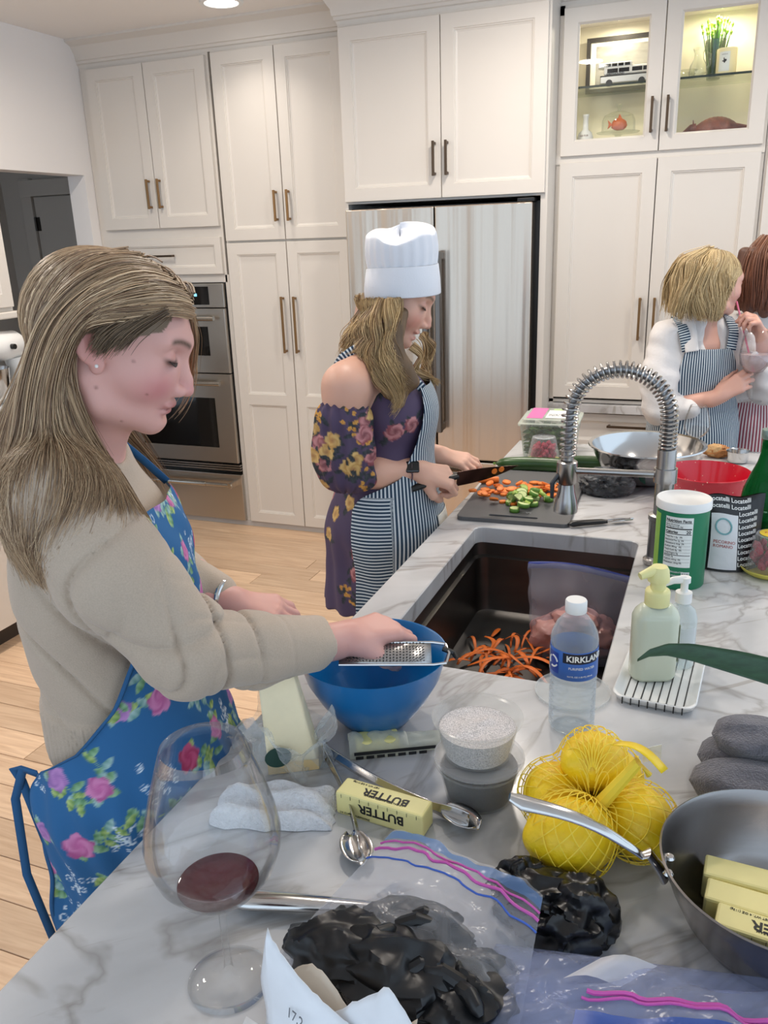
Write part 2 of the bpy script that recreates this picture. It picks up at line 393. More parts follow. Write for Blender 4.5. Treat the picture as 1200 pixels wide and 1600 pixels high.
for x0, x1, hx in ((-.714, -.299, -.331), (-.295, .112, -.268)):
    d = door_mb(x0, x1, .842, 1.893).build('door', 'paint', t); pull(d, hx, 1.12, 1.31, 'brass')
    g = MB(); m = lambda p: (p[0], -p[2], p[1])
    g.loops(panel_loops(x0, x1, 1.92, 2.50, [(.066, 0), (0, 0), (0, .0195), (.0012, .021), (.058, .021), (.062, .016), (.066, .012), (.066, 0)]), m, cap=False)
    d = g.build('glass_door', 'paint', t); pull(d, hx, 1.99, 2.13, 'dark_brass')
    MB().box(x0 + .06, x1 - .06, -.010, -.006, 1.98, 2.44).build('pane', glass('clear_pane', (.985, .99, .98)), d)
for x0, x1 in ((HX0 + .021, -.30), (-.294, HX1 - .021)):
    MB().box(x0, x1, .012, .282, 2.192, 2.200).build('glass_shelf', glass('shelf_glass', (.93, .96, .93), .01), t)
    MB().box(x0, x1, .0105, .0122, 2.1915, 2.2002).build('shelf_edge', mat('glass_edge', lin(34, 48, 42), .2), t)
MB().box(-.305, -.289, .002, .284, 1.974, 2.478).build('divider', 'paint', t)
for x in (-.51, -.09):
    MB().lathe([(.0, 2.470), (.03, 2.470), (.034, 2.478)], (x, .15, 0), 20).build('puck_lamp', 'lamp_lens', t)
    l = bpy.data.lights.new('puck_light', 'AREA'); l.shape = 'DISK'; l.size = .05; l.energy = 1.5; l.color = (1, .90, .70); lo = bpy.data.objects.new('puck_light', l); COL.objects.link(lo); lo.parent = t; lo.location = (x, .15, 2.465)
t = thing('white_filler_cabinet', 'plain white cabinet right of the lit hutch, at the frame edge', 'cabinet', (0, PY, 0))
MB().box(HX1 + .002, 1.2, 0, .6, .815, 2.53).build('body', 'paint', t)
for x0, x1 in ((.137, .55),): door_mb(x0, x1, .842, 2.50).build('door', 'paint', t)

# ------------------------------------------------------------------ refrigerator
t = thing('refrigerator', 'stainless steel french door refrigerator', 'refrigerator', (0, FY, 0))
MB().box(-1.678, -.770, .03, .74, .02, 1.738).build('body', 'black', t)
for x0, x1, hx in ((-1.676, -1.2405, -1.268), (-1.2345, -.790, -1.205)):
    d = MB().box(x0, x1, -.055, .03, .556, 1.732).build('door', 'fridge_steel', t, bevel=.005, seg=3)
    h = MB(); h.box(hx - .014, hx + .014, -.125, -.095, .70, 1.54)
    for z in (.705, 1.50): h.box(hx - .012, hx + .012, -.096, -.055, z, z + .035)
    h.build('handle', mat('handle_steel', lin(120, 116, 112), .3, 1.), d, bevel=.005, seg=3)
d = MB().box(-1.676, -.790, -.055, .03, .06, .546).build('freezer_drawer', 'fridge_steel', t, bevel=.005, seg=3)
h = MB().box(-1.6, -.87, -.125, -.095, .475, .503)
for x in (-1.58, -.92): h.box(x, x + .035, -.096, -.055, .478, .50)
h.build('handle', 'handle_steel', d, bevel=.005, seg=3)
MB().box(-.86, -.785, -.04, .1, 1.734, 1.75).build('hinge_cover', 'black', t, bevel=.003)

# ------------------------------------------------------------------ ovens
t = thing('built_in_oven', 'stainless double wall oven with a compact oven above', 'oven', (0, PY, 0))
OX0, OX1 = -3.262, -2.510
MB().box(OX0, OX1, .01, .5, .30, 1.40).build('body', 'black', t)
cp = MB().box(OX0, OX1 - .006, -.022, .012, 1.268, 1.395).build('control_panel', 'steel', t, bevel=.002)
MB().box(OX0 + .1, OX1 - .10, -.024, -.02, 1.283, 1.380).build('display_glass', 'black_glass', cp)
MB().box(-2.725, -2.685, -.0252, -.0238, 1.328, 1.343).build('display', mat('lcd', lin(120, 190, 225), .4, emit=1.2, emit_col=lin(120, 200, 235)), cp)
text_mesh('clock_digits', '8:25', .011, 'ink', cp, lambda x, y, z: (-2.719 + x, -.0256 - z, 1.331 + y))
def oven_door(z0, z1, gx0, gx1, gz0, gz1, hz):
    d = MB().loops(panel_loops(OX0, OX1 - .006, z0, z1, [(0, -.012), (0, .028), (.003, .031)]), lambda p: (p[0], -p[2], p[1])).build('oven_door', 'steel', t)
    MB().box(gx0, gx1, -.0325, -.030, gz0, gz1).build('window', 'black_glass', d)
    h = MB().tube([(OX0 + .05, -.075, hz), (OX1 - .05, -.075, hz)], .0135, 14)
    for x in (OX0 + .075, OX1 - .09): h.box(x, x + .022, -.078, -.03, hz - .011, hz + .011)
    h.build('handle', mat('bar_steel', lin(214, 208, 198), .22, 1.), d, smooth=True)
oven_door(.908, 1.262, OX0 + .11, OX1 - .12, 1.005, 1.165, 1.213)
oven_door(.385, .902, OX0 + .11, OX1 - .12, .475, .765, .855)
v = MB()
for i in range(3): v.box(OX0, OX1, -.018 - .004 * i, .01, .335 + i * .015, .343 + i * .015)
v.build('vent_trim', 'steel_satin', t)
t = thing('warming_drawer', 'stainless warming drawer under the wall oven', 'drawer', (0, PY, 0))
d = MB().box(OX0, OX1 + .006, -.025, .3, .034, .315).build('drawer_front', 'steel', t, bevel=.003)
h = MB().tube([(OX0 + .03, -.075, .262), (OX1 - .03, -.075, .262)], .011, 12); h.tube([(-3.05, -.075, .262), (-2.72, -.075, .262)], .0145, 12)
for x in (OX0 + .035, OX1 - .055): h.box(x, x + .022, -.088, -.025, .248, .276)
h.build('handle', 'bar_steel', d, smooth=True)

# ------------------------------------------------------------------ left run
t = thing('left_wall_cabinet', 'white wall cabinet with light rail at the left edge', 'cabinet', (-2.99, 0, 0))
MB().box(WX + .002 + 2.99, 0, .9, 3.0, 1.345, 2.3).build('body', 'paint', t, bevel=.001)
for y0, y1 in ((2.53, 2.99), (2.06, 2.52)):
    d = door_mb(y0, y1, 1.365, 2.28); d.v = [(-p[1], p[0], p[2]) for p in d.v]; d.f = [f[::-1] for f in d.f]; d.build('door', 'paint', t)
MB().box(WX + .002 + 2.99, .03, .9, 3.02, 1.315, 1.345).build('light_rail', 'paint', t, bevel=.006, seg=3)
t = thing('left_base_cabinet', 'white base cabinet with pale countertop along the left wall', 'cabinet', (-2.68, 0, 0))
MB().box(WX + .002 + 2.68, 0, .6, 3.03, .1, .88).build('body', 'paint', t)
MB().box(WX + .002 + 2.68, -.07, .6, 2.99, 0, .1).build('toe_kick', mat('toe_dark', lin(60, 52, 46), .6), t)
MB().box(WX + .002 + 2.68, .03, .6, 3.05, .88, .92).build('countertop', 'marble', t, bevel=.002)
# stand mixer on it
t = thing('stand_mixer', 'white stand mixer with chrome band on the left counter', 'mixer', (-3.02, 2.90, .92))
MB().lathe([(.0, 0), (.11, 0), (.115, .012), (.10, .025), (.05, .03), (0, .03)], (0, 0, 0), 28, sy=1.3).tube([(0, .1, .02), (0, .11, .12), (0, .1, .22)], [.06, .045, .055], 16).build('stand', 'white_gloss', t, smooth=True)
hd = MB().tube([(0, .16, .27), (0, .1, .275), (0, .0, .275), (0, -.1, .272), (0, -.16, .268), (0, -.185, .266)], [.03, .062, .068, .064, .052, .02], 20).build('motor_head', 'white_gloss', t, smooth=True)
MB().lathe([(.054, -.012), (.0665, -.012), (.0665, .012), (.054, .012)], (0, 0, 0), 28).build('band', 'steel_polished', hd, smooth=True).matrix_local = Matrix.Translation((0, -.07, .273)) @ Matrix.Rotation(pi / 2, 4, 'X')
MB().tube([(.06, .02, .275), (.085, .02, .275)], .012, 12).build('speed_knob', 'black', hd)
MB().lathe([(0, .035), (.06, .035), (.095, .1), (.105, .19), (.107, .19), (.1, .1), (.065, .04)], (0, -.1, 0), 30).build('bowl', 'steel_polished', t, smooth=True)
MB().tube([(0, -.1, .21), (0, -.1, .12)], .012, 10).build('beater_shaft', 'steel_polished', t)

# ------------------------------------------------------------------ recessed ceiling lamps
for i, (x, y) in enumerate([(-2.21, 3.745), (-.75, 3.15), (.75, 3.15), (-2.55, 2.7), (-.9, 2.0), (.7, 2.0), (-2.45, 1.45)]):  # last lamp is an unseen extra, added to brighten left wall and floor
    loc = ('above the pantry', 'in front of the refrigerator', 'in front of the hutch', 'over the left aisle', 'over the cutting board side of the island', 'over the far right of the island', 'added over the left counter as extra light')[i]
    t = thing('recessed_downlight', 'round recessed ceiling downlight ' + loc, 'ceiling lamp', (x, y, CEIL), group='recessed ceiling lamps')
    MB().lathe([(.075, 0), (.098, 0), (.1, -.004), (.098, -.008), (.078, -.008), (.075, -.002)], (0, 0, 0), 36).build('trim_ring', 'white_plastic', t, smooth=True)
    MB().lathe([(0, -.003), (.076, -.003)], (0, 0, 0), 36).build('lens', 'lamp_lens', t)
    l = bpy.data.lights.new('lamp', 'AREA'); l.shape = 'DISK'; l.size = .15; l.energy = LAMP_W * (.16, 1, 1, 1, .8, .45, 1)[i]; l.color = LAMP_COL; l.spread = radians(110 if i == 0 else 170)
    lo = bpy.data.objects.new('lamp', l); COL.objects.link(lo); lo.parent = t; lo.location = (0, 0, -.012)
# ================================================================== ISLAND
from mathutils import noise as mn
CT = .92
t = thing('kitchen_island', 'long island with grey veined marble top and undermount sink cutout', 'island', (0, 0, 0))
SX0, SX1, SY0, SY1 = -.515, -.125, 1.20, 1.90
IX0, IX1, IY0, IY1 = -.61, .80, -.35, 2.81
hole = rrect(SX0, SX1, SY0, SY1, .022, 5); nh = len(hole)
def slab():
    mb = MB(); e = .004
    per = nh // 4
    def ring(z, ex):   # outer rectangle resampled to nh points, corner runs collapse to the corner
        c = [(IX1 - ex, IY0 + ex), (IX1 - ex, IY1 - ex), (IX0 + ex, IY1 - ex), (IX0 + ex, IY0 + ex)]
        return [(*c[k // per], z) for k in range(nh)]
    L_ = [[(x, y, CT - .04) for x, y in hole], ring(CT - .04, 0), ring(CT - e, 0), ring(CT, e)]
    h2 = rrect(SX0 - .002, SX1 + .002, SY0 - .002, SY1 + .002, .022, 5)
    L_ += [[(x, y, CT) for x, y in h2], [(x, y, CT - .002) for x, y in hole], [(x, y, CT - .04) for x, y in hole]]
    return mb.loops(L_, cap=False)
slab().build('countertop', 'marble', t)
MB().box(IX0 + .03, IX1 - .25, IY0 + .05, SY0 - .03, .1, CT - .04).box(IX0 + .03, IX1 - .25, SY1 + .03, IY1 - .03, .1, CT - .04).box(IX0 + .03, SX0 - .03, SY0 - .03, SY1 + .03, .1, CT - .04).box(SX1 + .03, IX1 - .25, SY0 - .03, SY1 + .03, .1, CT - .04).box(IX0 + .03, IX1 - .25, IY0 + .05, IY1 - .03, .1, .4).box(IX0 + .1, IX1 - .3, IY0 + .1, IY1 - .1, 0, .1).build('base_cabinet', 'paint', t)
for y0 in (-.25, .2, .65, 1.2, 1.65, 2.22):
    d = door_mb(y0, y0 + .43, .13, .84); d.v = [(IX0 + .03 + p[1], -p[0] + 2 * y0 + .43, p[2]) for p in d.v]; d.build('door', 'paint', t)
# sink
t = thing('kitchen_sink', 'rectangular brushed steel undermount sink in the island', 'sink', (0, 0, 0))
ZB = .690
sk = MB()
def rr(o, z, r=.03): return [(x, y, z) for x, y in rrect(SX0 - .006 + o, SX1 + .006 - o, SY0 - .006 + o, SY1 + .006 - o, r, 6)]
sk.loops([rr(-.02, CT - .041), rr(0, CT - .041), rr(.001, CT - .075), rr(.010, CT - .078), rr(.012, ZB + .03), rr(.016, ZB + .012), rr(.028, ZB + .003, .035), rr(.05, ZB, .04)])
sk.build('basin', 'sink_steel', t, smooth=True)
dr = MB().lathe([(.058, .001), (.055, .003), (.046, .002), (.042, -.006), (.0, -.008)], (-.30, 1.52, ZB), 30).build('drain', 'steel_satin', t, smooth=True)

# ------------------------------------------------------------------ faucet
FX, FYY = -.073, 1.776
t = thing('spring_faucet', 'tall brushed nickel faucet with coiled spring arc over the sink', 'faucet', (FX, FYY, CT))
MB().lathe([(0, 0), (.032, 0), (.034, .003), (.034, .01), (.028, .014), (.0265, .02), (.0265, .10), (.029, .102), (.029, .112), (.0195, .115), (.0195, .255), (.0, .256)], (0, 0, 0), 28).build('post', 'steel_satin', t, smooth=True, angle=50)
MB().tube([(.02, 0, .06), (.055, 0, .062), (.06, 0, .065)], [.012, .012, .01], 14).tube([(.055, 0, .062), (.06, -.01, .15)], [.006, .005], 10).build('lever', 'steel_satin', t, smooth=True)
# arc path in the xz plane: up the post, over, down to the spray head
R = .1015; zc = .318
path = [(0, 0, .25), (0, 0, zc)] + [(-R + R * cos(a), 0, zc + R * sin(a)) for a in np.linspace(0, pi, 60)][1:] + [(-2 * R - .001, 0, zc - .05), (-2 * R - .002, 0, .215)]
pp = np.array(path); sl = np.r_[0, np.cumsum(np.linalg.norm(np.diff(pp, axis=0), axis=1))]
def along(s): return np.array([np.interp(s, sl, pp[:, k]) for k in range(3)])
MB().tube([along(s) for s in np.linspace(0, sl[-1], 60)], .0085, 12).build('hose', mat('hose_grey', lin(150, 150, 152), .35, .9), t, smooth=True)
coil = []; turns = 44; n = turns * 12
for i in range(n + 1):
    u = i / n; s = u ** 1.0 * sl[-1] * .985
    # tight turns low on the post, wider over the arc
    uu = u; s = sl[-1] * .985 * (.62 * uu + .38 * uu ** 1.6)
    p = along(s); q = along(min(s + .002, sl[-1])); T = (q - p); T /= np.linalg.norm(T) + 1e-9
    nA = np.array((0, 1., 0)); nB = np.cross(T, nA); a = 2 * pi * turns * u; r = .0165
    coil.append(p + r * (cos(a) * nA + sin(a) * nB))
MB().tube(coil, .0027, 7).build('spring', 'steel_satin', t, smooth=True)
MB().tube([(-.012, 0, .20), (-.185, 0, .196)], .0075, 14).lathe([(.0205, -.015), (.024, -.015), (.024, .015), (.0205, .015)], (0, 0, .20), 24).build('support_arm', 'steel_satin', t, smooth=True)
hx = -2 * R - .002
hd = MB().lathe([(0, .099), (.022, .099), (.026, .101), (.0265, .11), (.0235, .13), (.0185, .15), (.017, .165), (.0225, .17), (.0225, .215), (.0185, .218), (.0135, .22), (.0135, .245), (.0, .246)], (hx, 0, 0), 28).build('spray_head', 'steel_satin', t, smooth=True, angle=50)
MB().tube([(hx - .016, -.012, .188), (hx - .028, -.018, .17), (hx - .028, -.018, .135)], [.005, .0055, .004], 8).build('trigger', mat('trigger_grey', lin(66, 68, 72), .4, .5), hd, smooth=True)

# ------------------------------------------------------------------ helpers for lumps, films, cloth
def fnoise(p, f, seed=0, oct=3):
    v = 0; a = 1
    for k in range(oct): v += a * mn.noise(Vector((p[0] * f + seed * 7.3, p[1] * f - seed * 3.1, p[2] * f + seed))); f *= 2.1; a *= .5
    return v
def lump(c, r, amp=.2, freq=2.5, seed=0, nu=36, nv=22, flat=-.8, ridge=False, power=1.0, oct=3):
    """closed organic lump, flattened below; r = half sizes; returns verts grid mesh builder"""
    mb = MB(); P = []
    for i in range(nv + 1):
        th = pi * i / nv; row = []
        for k in range(nu):
            ph = 2 * pi * k / nu; d = (sin(th) * cos(ph), sin(th) * sin(ph), -cos(th))
            d = tuple(math.copysign(abs(q) ** power, q) for q in d)
            nz = fnoise(d, freq, seed, oct)
            if ridge: nz = .30 - 1.25 * abs(nz)
            s = 1 + amp * nz
            z = max(d[2] * s, flat); row.append((c[0] + r[0] * d[0] * s, c[1] + r[1] * d[1] * s, c[2] + r[2] * z))
        P.append(row)
    return mb.grid(P, wrap=True)
def sheet(fn, nu, nv):
    return MB().grid([[fn(i / (nu - 1), k / (nv - 1)) for k in range(nv)] for i in range(nu)])
mat('clear_plastic_hard', lin(232, 234, 234), .12)
PET = film('pet', lin(240, 244, 246), .82, .06)
FILM = film('bag_film', lin(236, 238, 244), .80, .16, bump=(38, .5), bdist=.006)
FILM2 = film('bag_film_blue', lin(196, 206, 236), .72, .16, bump=(30, .55), bdist=.006)
CLING = film('cling_film', lin(240, 243, 243), .72, .10, bump=(60, .7), bdist=.006)
WG = glass('wine_glass_clear', (.985, .985, .985), .015)

# ------------------------------------------------------------------ blue bowl, grater
t = thing('blue_mixing_bowl', 'bright blue plastic mixing bowl under the grating hands', 'bowl', (-.431, 1.008, CT))
bp = [(0, .0), (.040, 0), (.046, .003), (.062, .022), (.082, .05), (.098, .083), (.1075, .118), (.110, .119), (.1085, .116), (.099, .082), (.082, .05), (.06, .022), (.042, .006), (0, .005)]
MB().lathe([(r, z) for r, z in bp], (0, 0, 0), 56).build('shell', mat('blue_plastic', lin(8, 112, 178), .28, coat=.2), t, smooth=True, angle=60)
MB().lathe([(0, .012), (.04, .012), (.05, .009), (.055, .013)], (0, 0, 0), 30).build('grated_cheese', mat('cheese_shreds', lin(236, 226, 190), .8, bump=(300, 1.0)), t)
g0 = np.array((-.446, .972, 1.050)); g1 = np.array((-.322, 1.020, 1.046))
t = thing('flat_grater', 'narrow steel rasp grater resting on the blue bowl rim', 'grater', tuple(g0))
ax = g1 - g0; Lg = np.linalg.norm(ax); ax /= Lg; sd = np.cross(ax, (0, 0, 1)); sd /= np.linalg.norm(sd); un = np.cross(sd, ax); sd, un = sd * cos(.42) - un * sin(.42), un * cos(.42) + sd * sin(.42)
gp = lambda u, v, w: tuple(ax * u + sd * v + un * w)
mb = MB()
for s in (-1, 1): mb.tube([gp(-.02, s * .020, 0), gp(.06, s * .020, 0), gp(.115, s * .020, 0), gp(Lg, s * .017, 0)], .0022, 8)
mb.tube([gp(Lg, -.017, 0), gp(Lg + .005, 0, 0), gp(Lg, .017, 0)], .0022, 8)
mb.build('wire_frame', 'steel_polished', t, smooth=True)
MB().grid([[gp(u, v, .004 * (1 - (v / .020) ** 2)) for v in np.linspace(-.020, .020, 9)] for u in np.linspace(-.02, .112, 4)]).build('blade', 'steel_satin', t, smooth=True, solid=.0008)
te = MB()
for i in range(24):
    for j in range(7):
        u = -.01 + i * .0048; v = -.0150 + j * .0050 + (.001 if i % 2 else 0)
        te.tube([gp(u, v, .0042), gp(u + .0018, v, .0052)], [.0010, .0004], 5, caps=False)
te = te.build('teeth', mat('tooth_dark', lin(70, 70, 70), .4, .8), t); te['kind'] = 'stuff'
MB().tube([gp(Lg - .004, -.008, .001), gp(Lg + .012, -.004, -.004), gp(Lg + .016, .006, -.004)], [.004, .0045, .003], 8).build('end_foot', 'black', t, smooth=True)

# ------------------------------------------------------------------ cheese wedge with torn wrap
t = thing('cheese_wedge', 'tall pale cheese wedge standing on its rind in torn cling wrap', 'cheese', (-.500, .872, CT))
cy = [((-.035, -.028), (.030, -.012), (.040, .034), (-.022, .022))]
b0 = [(-.020, -.036), (.040, -.002), (.034, .028), (-.034, .0)]
t0 = [(-.034, -.022), (.006, .004), (.000, .022), (-.040, .0)]
lo = [[(x, y, z) for x, y in b0] for z in (0, .002)]
rows = []
for k in range(8):
    u = k / 7; rows.append([(b0[i][0] * (1 - u) + t0[i][0] * u, b0[i][1] * (1 - u) + t0[i][1] * u, .148 * u + (.004 * sin(i * 2.1) if k == 7 else 0)) for i in range(4)])
MB().loops([[(0, 0, 0)] * 4] + rows).build('wedge', mat('cheese', lin(252, 236, 198), .5, noise=(30, .04), bump=(60, .15)), t, bevel=.003)
MB().loops([[(x * 1.012, y * 1.012, z) for x, y in b0] for z in (.001, .018)], cap=False).build('rind', mat('rind', lin(226, 196, 142), .6, noise=(40, .1)), t)
def cw(u, v):
    a = 2 * pi * v; r = .042 + .02 * u + .012 * mn.noise(Vector((cos(a) * 2, sin(a) * 2, u * 3))) + .01 * sin(5 * a + 3 * u)
    z = .003 + .07 * u * (1 + .35 * sin(3 * a + 1)) + .008 * mn.noise(Vector((a * 3, u * 5, 1)))
    rr_ = r * (1.1 - .25 * sin(pi * u)); return (rr_ * cos(a) * 1.05 - .004, rr_ * sin(a) * .8, z)
sheet(cw, 22, 64).build('cling_wrap', CLING, t, smooth=True)
def cw2(u, v):
    x = -.04 - .075 * u; y = .0 + .06 * (v - .5) + .01 * sin(9 * u); z = .012 + .045 * (1 - u) * (1 - .5 * (2 * v - 1) ** 2) + .012 * mn.noise(Vector((u * 4, v * 4, 2))); return (x, y + .02, max(.001, z))
sheet(cw2, 20, 20).build('loose_wrap', CLING, t, smooth=True)
MB().lathe([(0, 0), (.014, 0), (.014, .0006), (0, .0006)], (0, 0, 0), 24, sx=1.3).build('label_sticker', mat('label_green', lin(28, 62, 52), .5), t).matrix_local = Matrix.Translation((-.005, -.0325, .03)) @ Matrix.Rotation(radians(35), 4, 'Z') @ Matrix.Rotation(radians(80), 4, 'X')

# ------------------------------------------------------------------ white terry cloth, grey towel
def towel(name, label, c, size, rz, seed, col, folds):
    t = thing(name, label, 'towel', c, rz)
    def fn(u, v):
        x = size[0] * (u - .5); y = size[1] * (v - .5) * (1 - .35 * abs(u - .45)) ; e = min(1, 6 * min(u, 1 - u), 6 * min(v, 1 - v))
        z = size[2] * sqrt(max(0, e)) * (.7 + .3 * sin(folds * v * pi + u * 2) + .35 * mn.noise(Vector((u * 3, v * 3, seed))))
        return (x + .006 * mn.noise(Vector((u * 6, v * 6, seed + 3))), y + .01 * mn.noise(Vector((u * 4, v * 4, seed + 9))), max(.001, z))
    o = sheet(fn, 60, 46).build('cloth', mat(name + '_terry', col, .95, sheen=.3, bump=(420, 1.0), noise=(120, .08), bdist=.004), t, smooth=True)
    return t
towel('white_terry_cloth', 'crumpled white terry cloth beside the cheese wedge', (-.475, .775, CT), (.155, .085, .030), .25, 3, lin(236, 236, 238), 4)
t = thing('grey_towel', 'thick folded grey towel behind the saucepan', 'towel', (.085, 1.0, CT))
def roll(c0, c1, r, seed, sq=.66):
    c0 = np.array(c0); c1 = np.array(c1); n = 26; P = []
    d = (c1 - c0); s = np.cross(d, (0, 0, 1)); s /= np.linalg.norm(s)
    for i in range(n + 1):
        u = i / n; c = c0 + d * u; rr_ = r * min(1, sqrt(max(0, 1 - (1 - min(1, u * 5)) ** 2)) + .02) * min(1, sqrt(max(0, 1 - (1 - min(1, (1 - u) * 5)) ** 2)) + .02)
        P.append([c + (s * cos(a) + np.array((0, 0, sq)) * sin(a)) * rr_ * (1 + .30 * mn.noise(Vector((cos(a) * 1.6, sin(a) * 1.6, u * 3.5 + seed)))) for a in np.linspace(0, 2 * pi, 28, endpoint=False)])
    return MB().grid(P, wrap=True)
gt = mat('grey_terry', lin(112, 110, 118), .95, sheen=.4, bump=(420, 1.0), noise=(140, .15), bdist=.004)
roll((-.068, -.03, .026), (.17, .02, .026), .036, 1).build('lower_fold', gt, t, smooth=True)
roll((-.045, .03, .062), (.17, .06, .058), .036, 2).build('upper_fold', gt, t, smooth=True)
roll((-.06, .03, .026), (.17, .075, .026), .036, 4).build('rear_fold', gt, t, smooth=True)

# ------------------------------------------------------------------ wine glass
def wine_glass(name, label, loc, s=1.0, wine=True, tilt=None):
    t = thing(name, label, 'wine glass', loc)
    pr = [(.0, .0012), (.02, .0012), (.0405, .0008), (.041, .002), (.03, .0035), (.012, .007), (.0048, .014), (.0036, .03), (.0036, .085), (.0045, .098), (.009, .104), (.022, .108), (.040, .120), (.055, .140), (.0625, .162), (.0635, .176), (.060, .198), (.052, .228), (.0435, .256), (.0385, .272), (.0378, .2725), (.0427, .256), (.0512, .228), (.0592, .198), (.0627, .176), (.0617, .162), (.0542, .1405), (.0393, .1209), (.021, .109), (.0, .1075)]
    MB().lathe([(r * s, z * s) for r, z in pr], (0, 0, 0), 64).build('glass_body', WG, t, smooth=True, angle=180)
    return t
t = wine_glass('wine_glass', 'large stemmed glass with a little red wine at the counter edge', (-.396, .530, CT))
wp = [(0, .1085), (.0208, .110), (.0345, .1178), (.0385, .1222), (.0372, .1218), (.0, .1216)]
MB().lathe(wp, (0, 0, 0), 56).build('red_wine', mat('wine', lin(74, 8, 22), .05, spec=.6), t, smooth=True, angle=50)

# ------------------------------------------------------------------ butter sticks, wrapper, tongs
mat('butter_paper', lin(244, 232, 160), .45, noise=(20, .04)); 
def butter_stick(name, label, loc, rz, L_=.121, tilt=0., text=True):
    t = thing(name, label, 'butter', loc, rz); t.rotation_euler = (tilt, 0, rz)
    MB().box(-L_ / 2, L_ / 2, -.0165, .0165, 0, .033).build('wrapped_block', 'butter_paper', t, bevel=.003, seg=2)
    if text:
        text_mesh('lettering', 'BUTTER', .0175, 'ink', t, lambda x, y, z: (-x + .004, -y + .004, .0333 + z), align='CENTER', bold=.0004, sx=1.0)
        text_mesh('lettering', 'UNSALTED SWEET CREAM', .0045, 'ink', t, lambda x, y, z: (-x + .004, -y - .007, .0333 + z), align='CENTER')
        text_mesh('lettering', 'NET WT. 4 OZ (113g)', .004, 'ink', t, lambda x, y, z: (-x - .03, -y + .012, .0333 + z), align='CENTER')
        text_mesh('lettering', 'BUTTER', .0175, 'ink', t, lambda x, y, z: (-x + .004, -.0168 - z, .0232 - y), align='CENTER', bold=.0004)
        text_mesh('lettering', '1/4 CUP  TABLESPOONS', .004, 'ink', t, lambda x, y, z: (x - .055, -.0168 - z, .003 + y))
        ti = MB()
        for k in range(9): ti.box(-.052 + k * .013, -.0515 + k * .013, -.0170, -.0166, .026, .031)
        ti.build('measure_ticks', 'ink', t)
    return t
bt = butter_stick('butter_stick', 'wrapped butter stick lying between the open tongs', (-.338, .806, CT), radians(-5))
# butter sticks in the saucepan later
t = thing('butter_wrapper', 'opened butter in crinkled translucent wrapper below the blue bowl', 'butter', (-.375, .958, CT), radians(28))
MB().box(-.062, .0, -.014, .016, .001, .02).build('butter_block', mat('butter', lin(246, 232, 150), .4), t, bevel=.003)
def wr(u, v):
    x = -.072 + .15 * u; a = -pi * .08 + pi * 1.16 * v; sq = 1 - .45 * max(0, u - .45) ; rr_ = .024 * sq
    return (x, -rr_ * cos(a) * (1 + .12 * mn.noise(Vector((u * 8, v * 5, 1)))), max(.0012, rr_ * sin(a) * (.95 + .3 * mn.noise(Vector((u * 9, v * 6, 5)))) * (1 if u < .55 else .75)))
sheet(wr, 40, 22).build('wrapper', film('waxed_paper', lin(238, 238, 222), .30, .25, bump=(80, .6)), t, smooth=True)
MB().box(-.066, .05, -.0262, -.0256, .008, .013).build('dark_band', 'ink', t)
tk = MB()
for k in range(7): tk.box(-.064 + k * .015, -.053 + k * .015, -.0264, -.0257, .0015, .006)
tk.build('measure_boxes', 'ink', t)
t = thing('kitchen_tongs', 'open stainless tongs around the wrapped butter stick', 'tongs', (-.462, .889, CT))
def tong_arm(p0, p1, w0, w1, bow):
    p0 = np.array(p0); p1 = np.array(p1); d = p1 - p0; s = np.cross(d, (0, 0, 1)); s /= np.linalg.norm(s); P = []
    for u in np.linspace(0, 1, 24):
        c = p0 + d * u + s * bow * sin(pi * u); hw = (w0 + (w1 - w0) * u) * (1 if u < .8 else 1 + .7 * sin((u - .8) / .2 * pi * .8))
        P.append([c + np.array((0, 0, z)) * hw + s * (.004 * (1 - abs(q)) * (1 if bow > 0 else -1)) for z, q in ((-1, 1), (-.85, .9), (0, 0), (.85, .9), (1, 1))])
    return MB().grid(P)
tong_arm((0, 0, .017), (.125, -.165, .010), .0085, .006, -.008).build('arm', 'steel_polished', t, smooth=True, solid=.0014)
tong_arm((.004, .004, .017), (.232, -.068, .012), .0085, .0075, .010).build('arm', 'steel_polished', t, smooth=True, solid=.0014)
MB().tube([(0, .003, .0), (0, .003, .032)], .0055, 14).build('hinge_pin', 'steel_polished', t, smooth=True)
def head_(c, d, name):
    c = np.array(c); d = np.array(d); d = d / np.linalg.norm(d); s = np.cross(d, (0, 0, 1)); P = []
    for u in np.linspace(0, 1, 12):
        hw = .017 * sqrt(max(.02, 1 - (2 * u - 1) ** 2)) + .002
        P.append([c + d * .055 * u + s * hw * v + np.array((0, 0, .012 + .007 * v * v)) for v in np.linspace(-1, 1, 9)])
    MB().grid(P).build(name, 'steel_polished', t, smooth=True, solid=.0014)
head_((.195, -.055, -.002), (.9, -.42, 0), 'scalloped_tip'); head_((.10, -.135, -.004), (.62, -.78, 0), 'scalloped_tip')
t = thing('steel_utensil', 'polished steel utensil handle lying beside the wine glass foot', 'utensil', (-.44, .612, CT))
MB().tube([(0, 0, .011), (.006, .002, .012), (.02, .006, .013), (.06, .017, .013), (.115, .032, .012), (.16, .046, .01)], [.003, .011, .0135, .012, .0095, .007], 18, flat=.6).build('handle', 'steel_polished', t, smooth=True)

